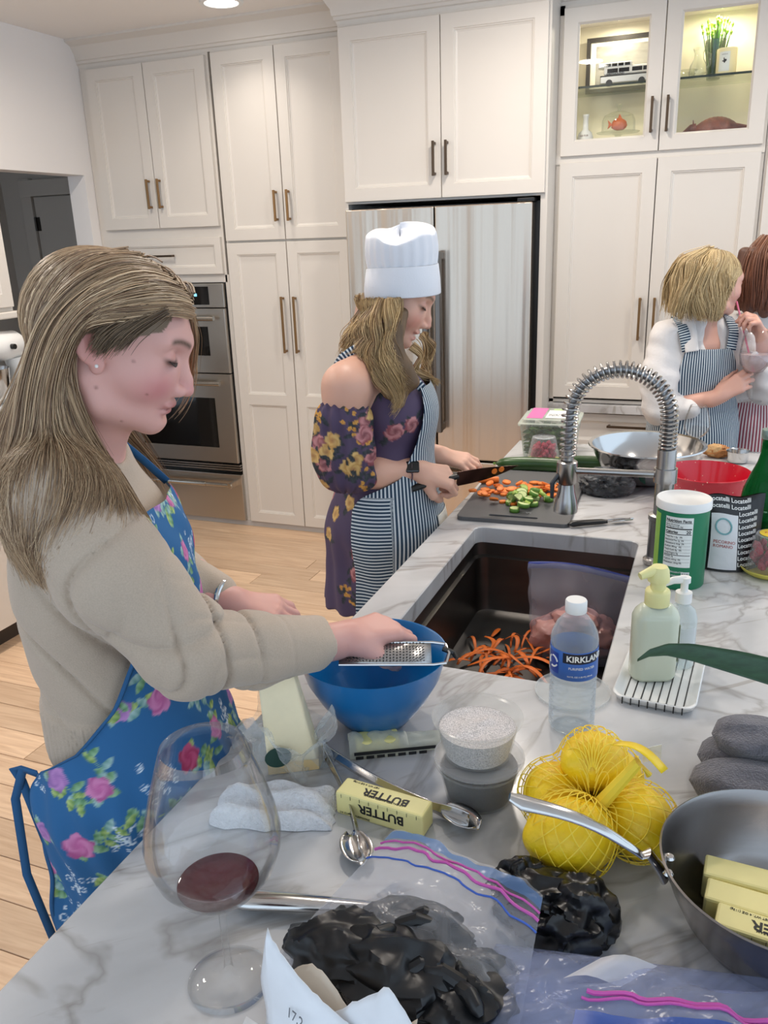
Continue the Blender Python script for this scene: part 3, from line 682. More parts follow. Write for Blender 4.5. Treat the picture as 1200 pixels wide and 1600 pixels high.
# ------------------------------------------------------------------ deli tubs
def tub(name, label, loc, fill_col, fh, fname):
    t = thing(name, label, 'tub', loc)
    MB().lathe([(0, .001), (.040, .001), (.043, .003), (.052, .048), (.0535, .052), (.0575, .053), (.058, .056), (.0555, .0565), (.0525, .053), (.051, .048), (.0415, .004), (0, .0025)], (0, 0, 0), 48).build('plastic_tub', film('tub_plastic', lin(238, 238, 236), .94, .12), t, smooth=True)
    r1 = .0415 + .0095 * fh / .048
    rows = []
    for i in range(13):
        rr_ = r1 * .985 * (1 - i / 12)
        rows.append([(rr_ * cos(a), rr_ * sin(a), fh + .0035 * mn.noise(Vector((rr_ * 60 * cos(a), rr_ * 60 * sin(a), fh * 90))) * min(1, i) + .003 * (i / 12)) for a in np.linspace(0, 2 * pi, 40, endpoint=False)])
    MB().lathe([(0, .004), (.0405, .0045), (r1 * .985, fh)], (0, 0, 0), 40).grid(rows, wrap=True).build(fname, mat(fname + '_mat', fill_col, .9, noise=(700, .45), bump=(800, .9), bdist=.002, spec=.15), t, smooth=True)
    return t
tub('pepper_tub', 'lower clear tub of dark ground pepper', (-.237, .888, CT), lin(48, 38, 35), .046, 'ground_pepper')
MB().lathe([(.0, .0575), (.054, .0575), (.0575, .0585), (.0585, .061), (.056, .0625), (.05, .061), (0, .061)], (0, 0, 0), 40).build('lid', film('lid_plastic', lin(236, 236, 236), .72, .2), bpy.data.objects['pepper_tub'], smooth=True)
tub('salt_tub', 'upper clear tub of coarse white salt', (-.240, .890, CT + .0615), lin(226, 220, 218), .040, 'coarse_salt')
# ------------------------------------------------------------------ lemons in a net
LEM = []
def lemon(loc, r, rot, label):
    t = thing('lemon', label, 'lemon', loc, 0, 'lemons in the yellow net'); t.rotation_euler = rot
    P = []
    for i in range(25):
        th = pi * i / 24; x = -cos(th) * 1.12; rr_ = sin(th) * .93
        if i in (0, 24): rr_ = .0
        x += .10 * np.sign(x) * max(0, abs(x) - .98) / .14
        P.append([(r * x, r * rr_ * cos(a) * (1 + .02 * sin(3 * a)), r * rr_ * sin(a)) for a in np.linspace(0, 2 * pi, 28, endpoint=False)])
    MB().grid(P, wrap=True).build('fruit', mat('lemon_peel', lin(246, 208, 28), .42, bump=(190, .25), noise=(12, .08), sss=.1), t, smooth=True)
    MB().tube([(r * 1.1, 0, 0), (r * 1.15, 0, 0)], [.006, .003], 10).build('stem_end', mat('lemon_tip', lin(206, 190, 70), .6), t, smooth=True)
    LEM.append((np.array(loc), r))
LC = (-.089, .838, CT)
lemon((-.104, .792, CT + .046), .046, (.2, .1, .5), 'largest lemon at the front of the yellow net')
lemon((-.134, .863, CT + .044), .042, (.3, .4, 1.4), 'lemon at the left of the yellow net')
lemon((-.082, .922, CT + .044), .043, (.1, .2, -.4), 'lemon at the back of the yellow net')
lemon((-.036, .846, CT + .044), .043, (.5, -.2, 2.4), 'lemon at the right of the yellow net')
lemon((-.094, .882, CT + .088), .038, (.4, .3, .9), 'lemon on top of the yellow net pile')
t = thing('lemon_net_bag', 'yellow mesh net stretched around the lemons', 'net bag', LC)
# net surface: smooth hull around lemons by ray casting outward
def hull(d, o):
    best = 0
    for c, r in LEM:
        q = c - o; proj_ = q @ d; perp = q - proj_ * d; h = r * 1.09 + .0; s = h * h - perp @ perp
        if s > 0: best = max(best, proj_ + sqrt(s))
    return best
no = np.array((LC[0], LC[1], CT + .05)); NU, NV = 64, 40; Rm = np.zeros((NV, NU))
dirs = [[np.array((sin(pi * (i + .5) / NV) * cos(2 * pi * k / NU), sin(pi * (i + .5) / NV) * sin(2 * pi * k / NU), -cos(pi * (i + .5) / NV))) for k in range(NU)] for i in range(NV)]
for i in range(NV):
    for k in range(NU): Rm[i, k] = hull(dirs[i][k], no)
for _ in range(3):
    sm = Rm.copy()
    for s0, s1 in ((0, 1), (0, -1)): sm += np.roll(Rm, s1, 1)
    sm[1:] += Rm[:-1]; sm[:-1] += Rm[1:]; sm[0] += Rm[0]; sm[-1] += Rm[-1]; Rm = np.maximum(Rm, sm / 5)
def netp(i, k):
    i = min(max(i, 0), NV - 1); i0 = int(i); i1 = min(i0 + 1, NV - 1); k0 = int(k) % NU; k1 = (k0 + 1) % NU; fi = i - i0; fk = k - int(k)
    g = lambda A: (A[i0][k0] * (1 - fi) * (1 - fk) + A[i1][k0] * fi * (1 - fk) + A[i0][k1] * (1 - fi) * fk + A[i1][k1] * fi * fk)
    r = g(Rm); d = g(dirs); p = no + d * (r + .0012); p[2] = max(p[2], CT + .001); return p - np.array(LC)
ns = MB()
for s in (-1, 1):
    for j in range(28):
        ns.tube([netp(i, (j * NU / 28 + s * .62 * i) % NU) for i in np.linspace(3, NV - 2, 44)], .0007, 4, caps=False)
ns.build('mesh_net', mat('net_yellow', lin(250, 220, 70), .5), t, smooth=True)
MB().tube([netp(NV - 2, 3), netp(NV - 1, 3) + np.array((.01, -.01, .008)), (.05, -.01, .135), (.062, -.008, .12)], [.006, .009, .006, .004], 8).build('gathered_neck', 'net_yellow', t, smooth=True)
lb = MB().grid([[(.02 + .055 * u + .006 * v, -.012 + .02 * v - .006 * u, .152 - .022 * u - .006 * v + .012 * sin(3 * u)) for v in np.linspace(0, 1, 4)] for u in np.linspace(0, 1, 10)]).build('tag_strip', mat('tag_yellow', lin(250, 212, 20), .35), t, smooth=True, solid=.0006)
MB().grid([[(.052 + .02 * u, .01 + .04 * v, .14 - .045 * v + .01 * u) for v in np.linspace(0, 1, 4)] for u in np.linspace(0, 1, 4)]).build('white_tag', 'white_plastic', t, solid=.0005)

# ------------------------------------------------------------------ saucepan with butter
PC = (.110, .766, CT)
t = thing('steel_saucepan', 'brushed steel saucepan holding butter sticks at the lower right', 'saucepan', PC)
pw = [(0, .002), (.072, .002), (.080, .006), (.094, .026), (.106, .052), (.114, .074), (.1175, .088), (.1195, .0905), (.1175, .0915), (.1155, .088), (.1118, .074), (.104, .053), (.092, .028), (.078, .0095), (.07, .0065), (0, .006)]
MB().lathe(pw, (0, 0, 0), 72).build('pan_body', mat('pan_steel', lin(150, 146, 144), .26, 1., bump=(40, .04, (1, 1, 9)), bdist=.001), t, smooth=True, angle=60)
hA = np.array((-.117, -.012, .062)); hB = np.array((-.268, -.052, .143)); hp = [hA + np.array((.006, 0, -.012)), hA, hA + np.array((-.012, -.004, .02))]
for u in np.linspace(.12, 1, 12): hp.append(hA + (hB - hA) * u + np.array((0, 0, .014 * sin(pi * min(1, u * 1.1)))))
MB().tube(hp, [.009, .009, .007] + [.0052 + .0042 * u for u in np.linspace(0, 1, 11)] + [.005], 16, flat=.55).build('handle', 'steel_polished', t, smooth=True)
rv = MB()
for dy in (-.02, .004): rv.lathe([(0, .003), (.004, .0025), (.0055, 0)], (-.108 + .003 * abs(dy), dy - .006, .07), 12)
rv.build('rivet', 'steel_polished', t, smooth=True)
for i, (dx, dy, dz, rz, lab) in enumerate([(-.010, -.004, .0075, -.10, 'middle butter stick of the three in the saucepan'), (-.012, .034, .0075, -.06, 'butter stick at the back of the saucepan'), (.0, -.043, .012, -.12, 'butter stick nearest the viewer in the saucepan, lettering on its side')]):
    butter_stick('butter_stick', lab, (PC[0] + dx, PC[1] + dy, CT + dz), rz, .121, 0., i == 2)['group'] = 'butter sticks in the saucepan'
# ------------------------------------------------------------------ zip bags, black cloth, torn paper (foreground)
BLK = mat('black_rubber', lin(20, 21, 24), .36, bump=(40, .2), noise=(20, .2), bdist=.003)
def pillow(P0, P1, P2, P3, thick, seed, nu=40, nv=30, wr=.006, edge=.0):
    """two-layer bag between four corners (P0-P1 the closed bottom, P3-P2 the zip end); thick(u, v) half thickness; returns closed shell"""
    P0, P1, P2, P3 = map(np.array, (P0, P1, P2, P3)); out = []
    for s in (1, -1):
        G = []
        for i in range(nu):
            u = i / (nu - 1); row = []
            for k in range(nv):
                v = k / (nv - 1); c = (P0 * (1 - v) + P1 * v) * (1 - u) + (P3 * (1 - v) + P2 * v) * u
                e = min(1, 5 * min(v, 1 - v), 6 * u) ** .5; h = thick(u, v) * e
                n = wr * (mn.noise(Vector((u * 5, v * 5, seed + s))) + .6 * mn.noise(Vector((u * 13, v * 11, seed + 4 * s)))) * min(1, 8 * min(v, 1 - v))
                z = c[2] + (h + n if s > 0 else -min(h, .6 * c[2]) + abs(n) * .3)
                row.append((c[0] + n, c[1] + n * .5, max(.0008 if s < 0 else .0016, z)))
            G.append(row)
        out.append(G)
    mb = MB().grid(out[0]); mb.grid([r[::-1] for r in out[1]]); return mb, out[0]
# bag of black gloves in the middle
t = thing('zip_bag_black_contents', 'open zip bag with pink and blue seal holding crumpled black contents', 'zip bag', (-.215, .632, CT))
mb, top = pillow((-.155, -.085, .004), (.105, -.115, .004), (.100, .052, .055), (-.085, .112, .040), lambda u, v: .036 * (1 - u) ** .6 * sin(pi * v) ** .6 + .008, 3, 44, 34, .007)
mb.build('bag', FILM, t, smooth=True)
zip_ = lambda u: [np.array(top[int(u * 43)][k]) + np.array((0, 0, .0012)) for k in range(34)]
MB().tube(zip_(.86), .0017, 6).tube(zip_(.885), .0012, 6).build('pink_seal', mat('pink_seal', lin(206, 92, 176), .35), t, smooth=True)
for nm, u0, u1, cc in (('blue_band', .92, 1.0, lin(120, 160, 214)),):
    a, b_ = zip_(u0), zip_(u1 - .001); MB().grid([[p * (1 - q) + r * q for q in np.linspace(0, 1, 4)] for p, r in zip(a, b_)]).build(nm, film('seal_blue', cc, .45, .2), t, smooth=True)
MB().tube(zip_(.78), .0011, 6).build('blue_seal', mat('seal_line_blue', lin(66, 104, 196), .35), t, smooth=True)
for i, (c, r) in enumerate([((-.075, -.055, .024), (.060, .046, .034)), ((-.015, -.06, .028), (.066, .05, .038)), ((.045, -.07, .022), (.052, .042, .030)), ((-.02, .0, .018), (.058, .034, .024)), ((.06, -.02, .014), (.03, .02, .018))]):
    lump(c, r, .40, 1.15, i + 1, 64, 40, -.62, True, oct=2).build('black_glove', BLK, t, smooth=True)
fq = random.Random(9)
for i in range(13):
    a = fq.uniform(0, 6.28); x0 = -.085 + .15 * fq.random(); y0 = -.075 + .07 * fq.random(); L_ = fq.uniform(.025, .04); z0 = fq.uniform(.035, .05)
    MB().tube([(x0, y0, z0), (x0 + L_ * .6 * cos(a), y0 + L_ * .6 * sin(a), z0 + .010), (x0 + L_ * cos(a), y0 + L_ * sin(a), z0 + .006), (x0 + (L_ + .006) * cos(a), y0 + (L_ + .006) * sin(a), z0 + .003)], [.009, .008, .007, .003], 10).build('glove_finger', BLK, t, smooth=True)
# black cloth bag behind
t = thing('crumpled_black_bag', 'crumpled black plastic bag in front of the lemons', 'plastic bag', (-.108, .712, CT))
for i, (c, r) in enumerate([((-.01, .0, .02), (.056, .034, .030)), ((.028, -.003, .021), (.036, .036, .034)), ((-.035, .012, .02), (.032, .026, .032)), ((.01, -.028, .016), (.044, .026, .024))]):
    lump(c, r, .65, 1.1, i + 11, 64, 40, -.62, True, oct=2).build('crumpled_fold', mat('black_film', lin(12, 12, 14), .3, bump=(40, .25), bdist=.003), t, smooth=True)
# second zip bag at the bottom edge
t = thing('empty_zip_bag', 'flat empty zip bag with blue seal along the bottom edge', 'zip bag', (-.01, .60, CT))
mb, top = pillow((-.165, -.135, .006), (-.145, .05, .012), (.225, .075, .055), (.20, -.10, .055), lambda u, v: .026 * sin(pi * v) ** .7 * (1 - .5 * u) + .004, 8, 50, 40, .010)
mb.build('bag', FILM2, t, smooth=True)
zl = lambda f, o=.002: [np.array(top[i][min(39, int(f * 39))]) + np.array((0, 0, o)) for i in range(14, 50)]
MB().tube([p for p in zl(.66)], .0022, 6).tube(zl(.62), .0014, 6).build('pink_seal', 'pink_seal', t, smooth=True)
a, b_ = zl(.56, .003), zl(.30, .003); MB().grid([[p * (1 - q) + r * q for q in np.linspace(0, 1, 5)] for p, r in zip(a, b_)]).build('blue_band', film('seal_band', lin(52, 98, 190), .25, .3), t, smooth=True)
sheet(lambda u, v: (-.07 + .05 * u + .03 * v, .0 + .012 * u + .035 * v, .046 + .006 * sin(4 * u)), 6, 6).build('white_print_patch', film('print_white', lin(240, 240, 244), .25, .4), t, smooth=True)
# torn paper
t = thing('torn_paper_wrapper', 'torn white paper wrapper at the bottom edge with printed numbers', 'paper', (-.262, .512, CT))
PAP = mat('paper_white', lin(236, 238, 242), .7, noise=(30, .03)); PAPI = mat('paper_inside', lin(226, 210, 190), .75)
def torn(p, q, h, seed, n=26, lean=.02, dirn=(0, 1)):
    p = np.array(p); q = np.array(q); rows = []
    for i in range(n):
        u = i / (n - 1); c = p + (q - p) * u; hh = h(u) * (1 + .05 * mn.noise(Vector((u * 22, seed, 0))))
        rows.append([(c[0] + dirn[0] * lean * w_ + .006 * sin(5 * w_ + 3 * u), c[1] + dirn[1] * lean * w_ + .004 * sin(6 * u + seed), .001 + c[2] + hh * w_) for w_ in np.linspace(0, 1, 10)])
    return MB().grid(rows)
torn((-.075, -.035, .0), (.035, -.065, .0), lambda u: .115 - .075 * u if u > .12 else .055 + .5 * u, 2, lean=.028).build('left_flap', PAP, t, smooth=True, solid=.0006)
torn((.0, -.035, .0), (.11, -.055, 0), lambda u: .045 + .055 * min(1, u * 2.1) if u < .5 else .1 - .16 * (u - .5), 5, lean=.02).build('right_flap', PAP, t, smooth=True, solid=.0006)
torn((-.05, -.02, 0), (.07, -.035, 0), lambda u: .052 + .022 * sin(7 * u), 7, lean=.02).build('inner_flap', PAPI, t, smooth=True, solid=.0006)
sheet(lambda u, v: (-.085 + .2 * u, -.10 + .07 * v - .03 * u, .003 + .022 * v * (1 - u) + .006 * mn.noise(Vector((u * 5, v * 5, 3)))), 16, 8).build('base_sheet', PAP, t, smooth=True, solid=.0006)
text_mesh('printed_number', '17.2', .012, mat('ink_grey', lin(110, 112, 118), .6), t, lambda x, y, z: (-.038 + x * .94, -.0365 - x * .34 - z + .30 * y, .052 + y))

# ------------------------------------------------------------------ water bottle on glass lid
t = thing('clear_lid', 'round clear plastic lid lying just behind the water bottle', 'lid', (-.163, 1.18, CT))
MB().lathe([(0, .0015), (.052, .0015), (.056, .002), (.0575, .006), (.059, .006), (.058, .0008), (0, .0005)], (0, 0, 0), 48).build('disc', film('lid_clear', lin(240, 242, 242), .74, .1), t, smooth=True)
t = thing('water_bottle', 'clear plastic water bottle with a blue label and white cap', 'bottle', (-.150, 1.085, CT))
pr = [(0, .006), (.012, .003), (.024, .001), (.03, .003), (.033, .009)]
for k in range(8): z = .014 + k * .0098; pr += [(.0332, z), (.0335, z + .0024), (.0312, z + .0050), (.0335, z + .0076)]
pr += [(.0335, .094), (.0325, .096), (.0325, .136), (.0335, .139), (.0338, .146), (.032, .156), (.026, .170), (.018, .180), (.0135, .185), (.0125, .188), (.0125, .196)]
MB().lathe(pr, (0, 0, 0), 44).build('plastic_body', film('pet_clear', lin(236, 242, 246), .76, .05), t, smooth=True, angle=180)
MB().lathe([(0, .004), (.03, .005), (.0315, .015), (.0318, .15), (.027, .165), (.0, .165)], (0, 0, 0), 36).build('water', glass('water_clear', (.975, .985, .99), .0), t, smooth=True)
MB().lathe([(.0143, .187), (.0152, .188), (.0152, .2035), (.014, .2055), (0, .2055)], (0, 0, 0), 40).build('cap', 'white_plastic', t, smooth=True, angle=50)
lbl = MB().lathe([(.0337, .094), (.0339, .0945), (.0339, .1375), (.0337, .138)], (0, 0, 0), 56).build('label', mat('label_blue', lin(58, 106, 186), .35, noise=(14, .25)), t, smooth=True)
def on_cyl(r, a0, z0, s=1):
    return lambda x, y, z: ((r + z) * cos(a0 + x / r), (r + z) * sin(a0 + x / r), z0 + y)
fa = math.atan2(-.93, .36 * -1) + .15   # towards the viewer
def cyl_patch(r, a0, a1, z0, z1, n=14):
    return MB().grid([[(r * cos(a), r * sin(a), z) for z in (z0, z1)] for a in np.linspace(a0, a1, n)])
cyl_patch(.0342, fa - .1, fa + 1.5, .121, .1365).build('dark_band', mat('label_navy', lin(22, 26, 46), .4), lbl, smooth=True)
text_mesh('brand_lettering', 'KIRKLAND', .0125, 'white_plastic', lbl, on_cyl(.0345, fa + .05, .1245), .0004, bold=.0003)
text_mesh('brand_lettering', 'PURIFIED WATER', .0052, 'white_plastic', lbl, on_cyl(.0342, fa + .15, .112), .0004)
text_mesh('brand_lettering', '16.9 FL OZ (1.05 PT) 500 mL', .0032, 'white_plastic', lbl, on_cyl(.0342, fa + .1, .100), .0004)
cyl_patch(.0342, fa - 1.5, fa - .95, .098, .134).build('white_panel', 'white_plastic', lbl, smooth=True)
br = MB()
for k in range(12): a = fa - 1.42 + k * .035; br.add([(.0344 * cos(q), .0344 * sin(q), z) for q in (a, a + .017 * (1 + k % 2 * .5)) for z in (.103, .13)], [(0, 2, 3, 1)])
br.build('barcode', 'ink', lbl)
cyl_patch(.0342, fa - .9, fa - .3, .101, .133).build('icon_panel', mat('label_deep_blue', lin(24, 58, 150), .4), lbl, smooth=True)
ri = MB()
for k in range(3):
    aa = [2 * pi * (k + q) / 3 for q in np.linspace(.08, .8, 7)]
    ri.tube([(.0345 * cos(fa - .6 + .0085 * cos(q) / .0345), .0345 * sin(fa - .6 + .0085 * cos(q) / .0345), .118 + .0085 * sin(q)) for q in aa], .0013, 5)
ri.build('recycle_icon', 'white_plastic', lbl)

# ------------------------------------------------------------------ soap on striped dish
t = thing('striped_soap_dish', 'white rectangular dish with thin black stripes beside the sink', 'dish', (-.035, 1.262, CT), radians(-4))
def dish(o, z, r=.022): return [(x, y, z) for x, y in rrect(-.062 + o, .062 - o, -.098 + o, .098 - o, r, 6)]
MB().loops([dish(.012, .0), dish(.004, .004), dish(0, .014), dish(.0015, .0155), dish(.004, .0145), dish(.010, .007), dish(.016, .005, .016)]).build('dish', 'white_gloss', t, smooth=True, angle=60)
st = MB()
for k in range(8):
    x = -.044 + k * .0125; st.box(x - .0009, x + .0009, -.083, .083, .0046, .0056); st.add([(x - .0009, -.0835, .0056), (x + .0009, -.0835, .0056), (x + .0009, -.0945, .0149), (x - .0009, -.0945, .0149)], [(0, 1, 2, 3)]); st.box(x - .0009, x + .0009, -.0985, -.0975, .003, .0145)
st.build('black_stripes', 'ink', t)
mat('soap_green', lin(206, 212, 190), .25, trans=.0, coat=.3); mat('pump_cream', lin(232, 226, 160), .35)
t = thing('soap_pump_bottle', 'pale green pump soap bottle with cream pump on striped dish', 'bottle', (-.050, 1.262, CT + .0056), radians(20))
sb = lambda o, z, r=.02: [(x, y, z) for x, y in rrect(-.036 + o, .036 - o, -.024 + o, .024 - o, min(r, .0235 - o), 6)]
MB().loops([sb(.008, 0, .012), sb(.002, .002), sb(0, .008), sb(0, .108), sb(.003, .118), sb(.010, .126, .014), sb(.014, .129, .0095)]).build('bottle_body', 'soap_green', t, smooth=True, angle=60)
pm = MB().lathe([(.0185, .128), (.0192, .129), (.0192, .150), (.018, .153), (.012, .155), (.012, .168), (.0, .169)], (0, 0, 0), 30).lathe([(.0, .168), (.0165, .168), (.017, .171), (.015, .187), (.012, .192), (.0, .193)], (0, 0, 0), 30)
pm.tube([(0, 0, .184), (-.012, -.004, .186), (-.032, -.01, .180)], [.009, .0085, .006], 14)
pm.build('pump', 'pump_cream', t, smooth=True, angle=50)
lb = MB().box(.0362, .0366, -.012, .012, .03, .095).build('label', mat('soap_label', lin(190, 196, 176), .5), t)
for k in range(9): text_mesh('small_print', ['lavender', 'hand soap', 'plant based', 'aloe vera', 'rinse well', 'olive oil', 'paraben free', '12.5 fl oz', '370 ml'][k], .005, mat('ink_olive', lin(96, 98, 84), .6), lb, lambda x, y, z, k=k: (.0368 + z, -.011 + x, .088 - k * .0068 + y))
t = thing('sanitizer_bottle', 'small clear pump bottle with white top behind the soap', 'bottle', (-.012, 1.318, CT + .0056))
MB().lathe([(0, 0), (.022, 0), (.0245, .003), (.0245, .085), (.02, .1), (.011, .108), (.011, .114)], (0, 0, 0), 30).build('bottle_body', film('sanitizer', lin(226, 236, 238), .55, .08), t, smooth=True)
MB().lathe([(.0, .113), (.013, .113), (.013, .130), (.006, .131), (.006, .146), (.009, .147), (.009, .156), (0, .157)], (0, 0, 0), 24).tube([(0, 0, .152), (-.018, -.01, .152), (-.03, -.016, .146)], [.007, .006, .004], 10).build('pump', 'white_plastic', t, smooth=True, angle=50)
MB().grid([[(.0249 * cos(a), .0249 * sin(a), z) for z in (.02, .075)] for a in np.linspace(-2.4, -.4, 12)]).build('label', film('label_clearwhite', lin(232, 236, 238), .35, .3), t, smooth=True)
# ------------------------------------------------------------------ long plant leaf
t = thing('long_green_leaf', 'long dark green plant leaf reaching in from the right', 'leaf', (.10, .95, CT))
LP = np.array([(-.155, .0, .196), (-.142, .0, .208), (-.122, -.002, .217), (-.095, -.004, .219), (-.04, -.01, .216), (.03, -.02, .210), (.12, -.04, .20), (.20, -.06, .13), (.235, -.07, .0)])
lw_ = [.0015, .0045, .0072, .010, .0140, .0165, .0165, .014, .010]
rows = []
for s in np.linspace(0, 1, 40):
    q = s * (len(LP) - 1); i = min(int(q), len(LP) - 2); c = LP[i] * (1 - (q - i)) + LP[i + 1] * (q - i); hw = lw_[i] * (1 - (q - i)) + lw_[i + 1] * (q - i)
    rows.append([(c[0], c[1] + .55 * hw * v, c[2] + .85 * hw * v - .25 * hw * (1 - v * v)) for v in np.linspace(-1, 1, 9)])
MB().grid(rows).build('blade', mat('leaf_green', lin(44, 76, 52), .4, noise=(60, .25, (1, 6, 1))), t, smooth=True, solid=.0008)

# ------------------------------------------------------------------ sink contents
t = thing('chicken_zip_bag', 'blue sealed zip bag of raw chicken standing in the sink', 'zip bag', (-.235, 1.72, .695))
for i, (c, r) in enumerate([((-.045, 0, .05), (.06, .045, .048)), ((.04, .012, .048), (.058, .045, .05)), ((.0, -.005, .09), (.055, .038, .035))]):
    lump(c, r, .22, 1.7, 31 + i, 40, 26, -.9).build('chicken_piece', mat('raw_chicken', lin(214, 158, 150), .32, noise=(20, .12), sss=.15), t, smooth=True)
def cb(s):
    def fn(u, v):
        x = -.112 + .224 * v; h = .052 * (1 - u) ** .5 * sin(pi * min(max(v, .02), .98)) ** .5; wv = .010 * mn.noise(Vector((u * 4, v * 5, s + 2)))
        return (x * (.86 + .2 * u) + wv, s * (h + .002) + .035 * u + wv, .004 + .195 * u + .012 * sin(3.3 * v + .4) * u)
    return sheet(fn, 30, 34)
mb = cb(1); m2 = cb(-1); mb.add(m2.v, [f[::-1] for f in m2.f]); mb.build('bag', film('chicken_film', lin(222, 216, 224), .62, .14, bump=(30, .6), bdist=.006), t, smooth=True)
for s in (1, -1):
    MB().grid([[(-.112 * 1.06 + .2374 * v + 0 * u, s * .0025 + .035 * (.93 + .07 * u), .004 + .195 * (.93 + .07 * u) + .012 * sin(3.3 * v + .4)) for u in (0, .5, 1)] for v in np.linspace(0, 1, 30)]).build('blue_seal', mat('seal_blue_solid', lin(36, 58, 148), .35), t, smooth=True, solid=.0012)
# carrot peels and a few green peels
pr_ = random.Random(21)
PEEL = mat('carrot_peel', lin(226, 112, 34), .5, noise=(30, .15)); GREENP = mat('cucumber_peel', lin(70, 110, 44), .5)
def peel(loc, L_, wdt, rz, curl, lift, m, label, grp):
    t = thing('vegetable_peel' if m is GREENP else 'carrot_peel', label, 'peel', loc, rz, grp)
    rows = []; x = y = 0; a = 0
    for k in range(9):
        u = k / 8; hw = wdt * (.35 + .65 * sin(pi * (u * .9 + .05)))
        rows.append([(x - sin(a) * hw * v, y + cos(a) * hw * v, .0015 + lift * sin(pi * u) + .25 * hw * abs(v)) for v in (-1, 0, 1)])
        x += cos(a) * L_ / 8; y += sin(a) * L_ / 8; a += curl / 8
    MB().grid(rows).build('strip', m, t, smooth=True, solid=.0008)
PX = [(-.395, 1.60), (-.36, 1.62), (-.33, 1.60), (-.38, 1.65)]
for i in range(46):
    c = pr_.choice(PX); x = min(max(c[0] + pr_.gauss(0, .042), -.485), -.20); y = min(max(c[1] + pr_.gauss(0, .05), 1.42), 1.74); hgt = max(0, .045 * (1 - ((x + .36) / .12) ** 2 - ((y - 1.61) / .13) ** 2))
    peel((x, y, ZB + .001 + hgt * pr_.random()), pr_.uniform(.06, .12), pr_.uniform(.003, .006), pr_.uniform(0, 2 * pi), pr_.uniform(-2, 2), pr_.uniform(.004, .02), PEEL, 'thin orange carrot peel heaped on the sink floor', 'carrot peels in the sink')
for i, (x, y, rz) in enumerate([(-.455, 1.52, .3), (-.41, 1.47, -.4), (-.36, 1.45, .1)]):
    peel((x, y, ZB + .001), .09, .008, rz, .8, .012, GREENP, 'dark green cucumber peel among the carrot peels', 'green peels in the sink')
peel((-.44, 1.76, ZB + .001), .05, .006, 1.2, .5, .004, PEEL, 'single carrot peel apart from the heap, towards the far sink wall', 'carrot peels in the sink')

# ------------------------------------------------------------------ cutting board with vegetables
t = thing('cutting_board', 'dark grey plastic cutting board with a handle slot at the sink end', 'cutting board', (-.447, 2.165, CT), radians(2.5))
bo = rrect(-.142, .142, -.228, .228, .018, 5); sl_ = rrect(-.062, .062, -.205, -.192, .006, 5)
nb_ = len(bo); mb = MB()
mb.loops([[(x, y, 0) for x, y in sl_], [(x, y, 0) for x, y in bo], [(x, y, .0095) for x, y in bo], [(x * .993, y * .996, .0105) for x, y in bo], [(x, y, .0105) for x, y in sl_], [(x, y, 0) for x, y in sl_]], cap=False)
mb.build('board', mat('board_grey', lin(88, 88, 90), .5, bump=(300, .1)), t)
text_mesh('embossed_mark', 'VS', .014, mat('mark_pale', lin(186, 186, 186), .5), t, lambda x, y, z: (.025 + x, -.165 + y, .0107 + z))
ZT = CT + .0107
CAR = mat('carrot', lin(232, 122, 40), .45, noise=(60, .1)); CUT = mat('carrot_core', lin(240, 150, 70), .45); GR = mat('celery', lin(170, 196, 92), .4, noise=(40, .15)); GRP = mat('cucumber_flesh', lin(206, 218, 150), .4); GRS = mat('cucumber_skin', lin(96, 138, 52), .45)
def slice_proto(i):
    t = thing('carrot_slice', 'cut orange carrot slice in the pile on the grey board', 'carrot slice', (0, 0, 0), 0, 'carrot slices on the board')
    r = .0105 + .002 * i; pts = [(r * cos(a) * (1 + .08 * sin(2 * a + i)), r * .85 * sin(a)) for a in np.linspace(0, 2 * pi, 14, endpoint=False)]
    MB().prism(pts, 0, .0055).build('disc', CAR, t, smooth=True, angle=40, bevel=.0006, seg=1)
    MB().prism([(x * .45, y * .45) for x, y in pts], .0054, .0058).build('core', CUT, t); return t
def wedge_proto(i):
    t = thing('cucumber_chunk', 'pale green vegetable chunk in the heap on the grey board', 'vegetable chunk', (0, 0, 0), 0, 'green chunks on the board')
    r = .0125 + .0015 * i; pts = [(r * cos(a), r * sin(a)) for a in np.linspace(0, pi * (1.0 if i else 2.0), 11)][:(11 if i else 10)]
    MB().prism(pts, 0, .010).build('flesh', GRP if i != 1 else GR, t, smooth=True, angle=40, bevel=.0008, seg=1)
    MB().grid([[(x * 1.03, y * 1.03, z) for z in (-.0003, .0103)] for x, y in pts]).build('skin', GRS if i != 1 else GR, t, smooth=True, solid=.0006); return t
cps = [slice_proto(i) for i in range(3)]; wps = [wedge_proto(i) for i in range(3)]
pr_ = random.Random(8)
used = [0, 0, 0]
for i in range(62):
    u = pr_.random(); x = -.575 + .20 * u + pr_.gauss(0, .012); y = 2.10 + .10 * u + pr_.gauss(0, .045) + (.03 if u < .3 else 0)
    y = min(max(y, 2.04), 2.27); k = i % 3; lay = 0 if i < 40 else .006 + .004 * pr_.random()
    loc = (x, y, ZT + lay); rot = (pr_.uniform(-.5, .5) if lay else pr_.uniform(-.05, .05), pr_.uniform(-.3, .3) if lay else 0, pr_.uniform(0, 6.28))
    if rot[0] > .1 or lay: loc = (x, y, ZT + lay + .003)
    if not used[k]: used[k] = 1; o = cps[k]; o.location = loc; o.rotation_euler = rot
    else: o = dup(cps[k], loc, rot=rot)
used = [0, 0, 0]
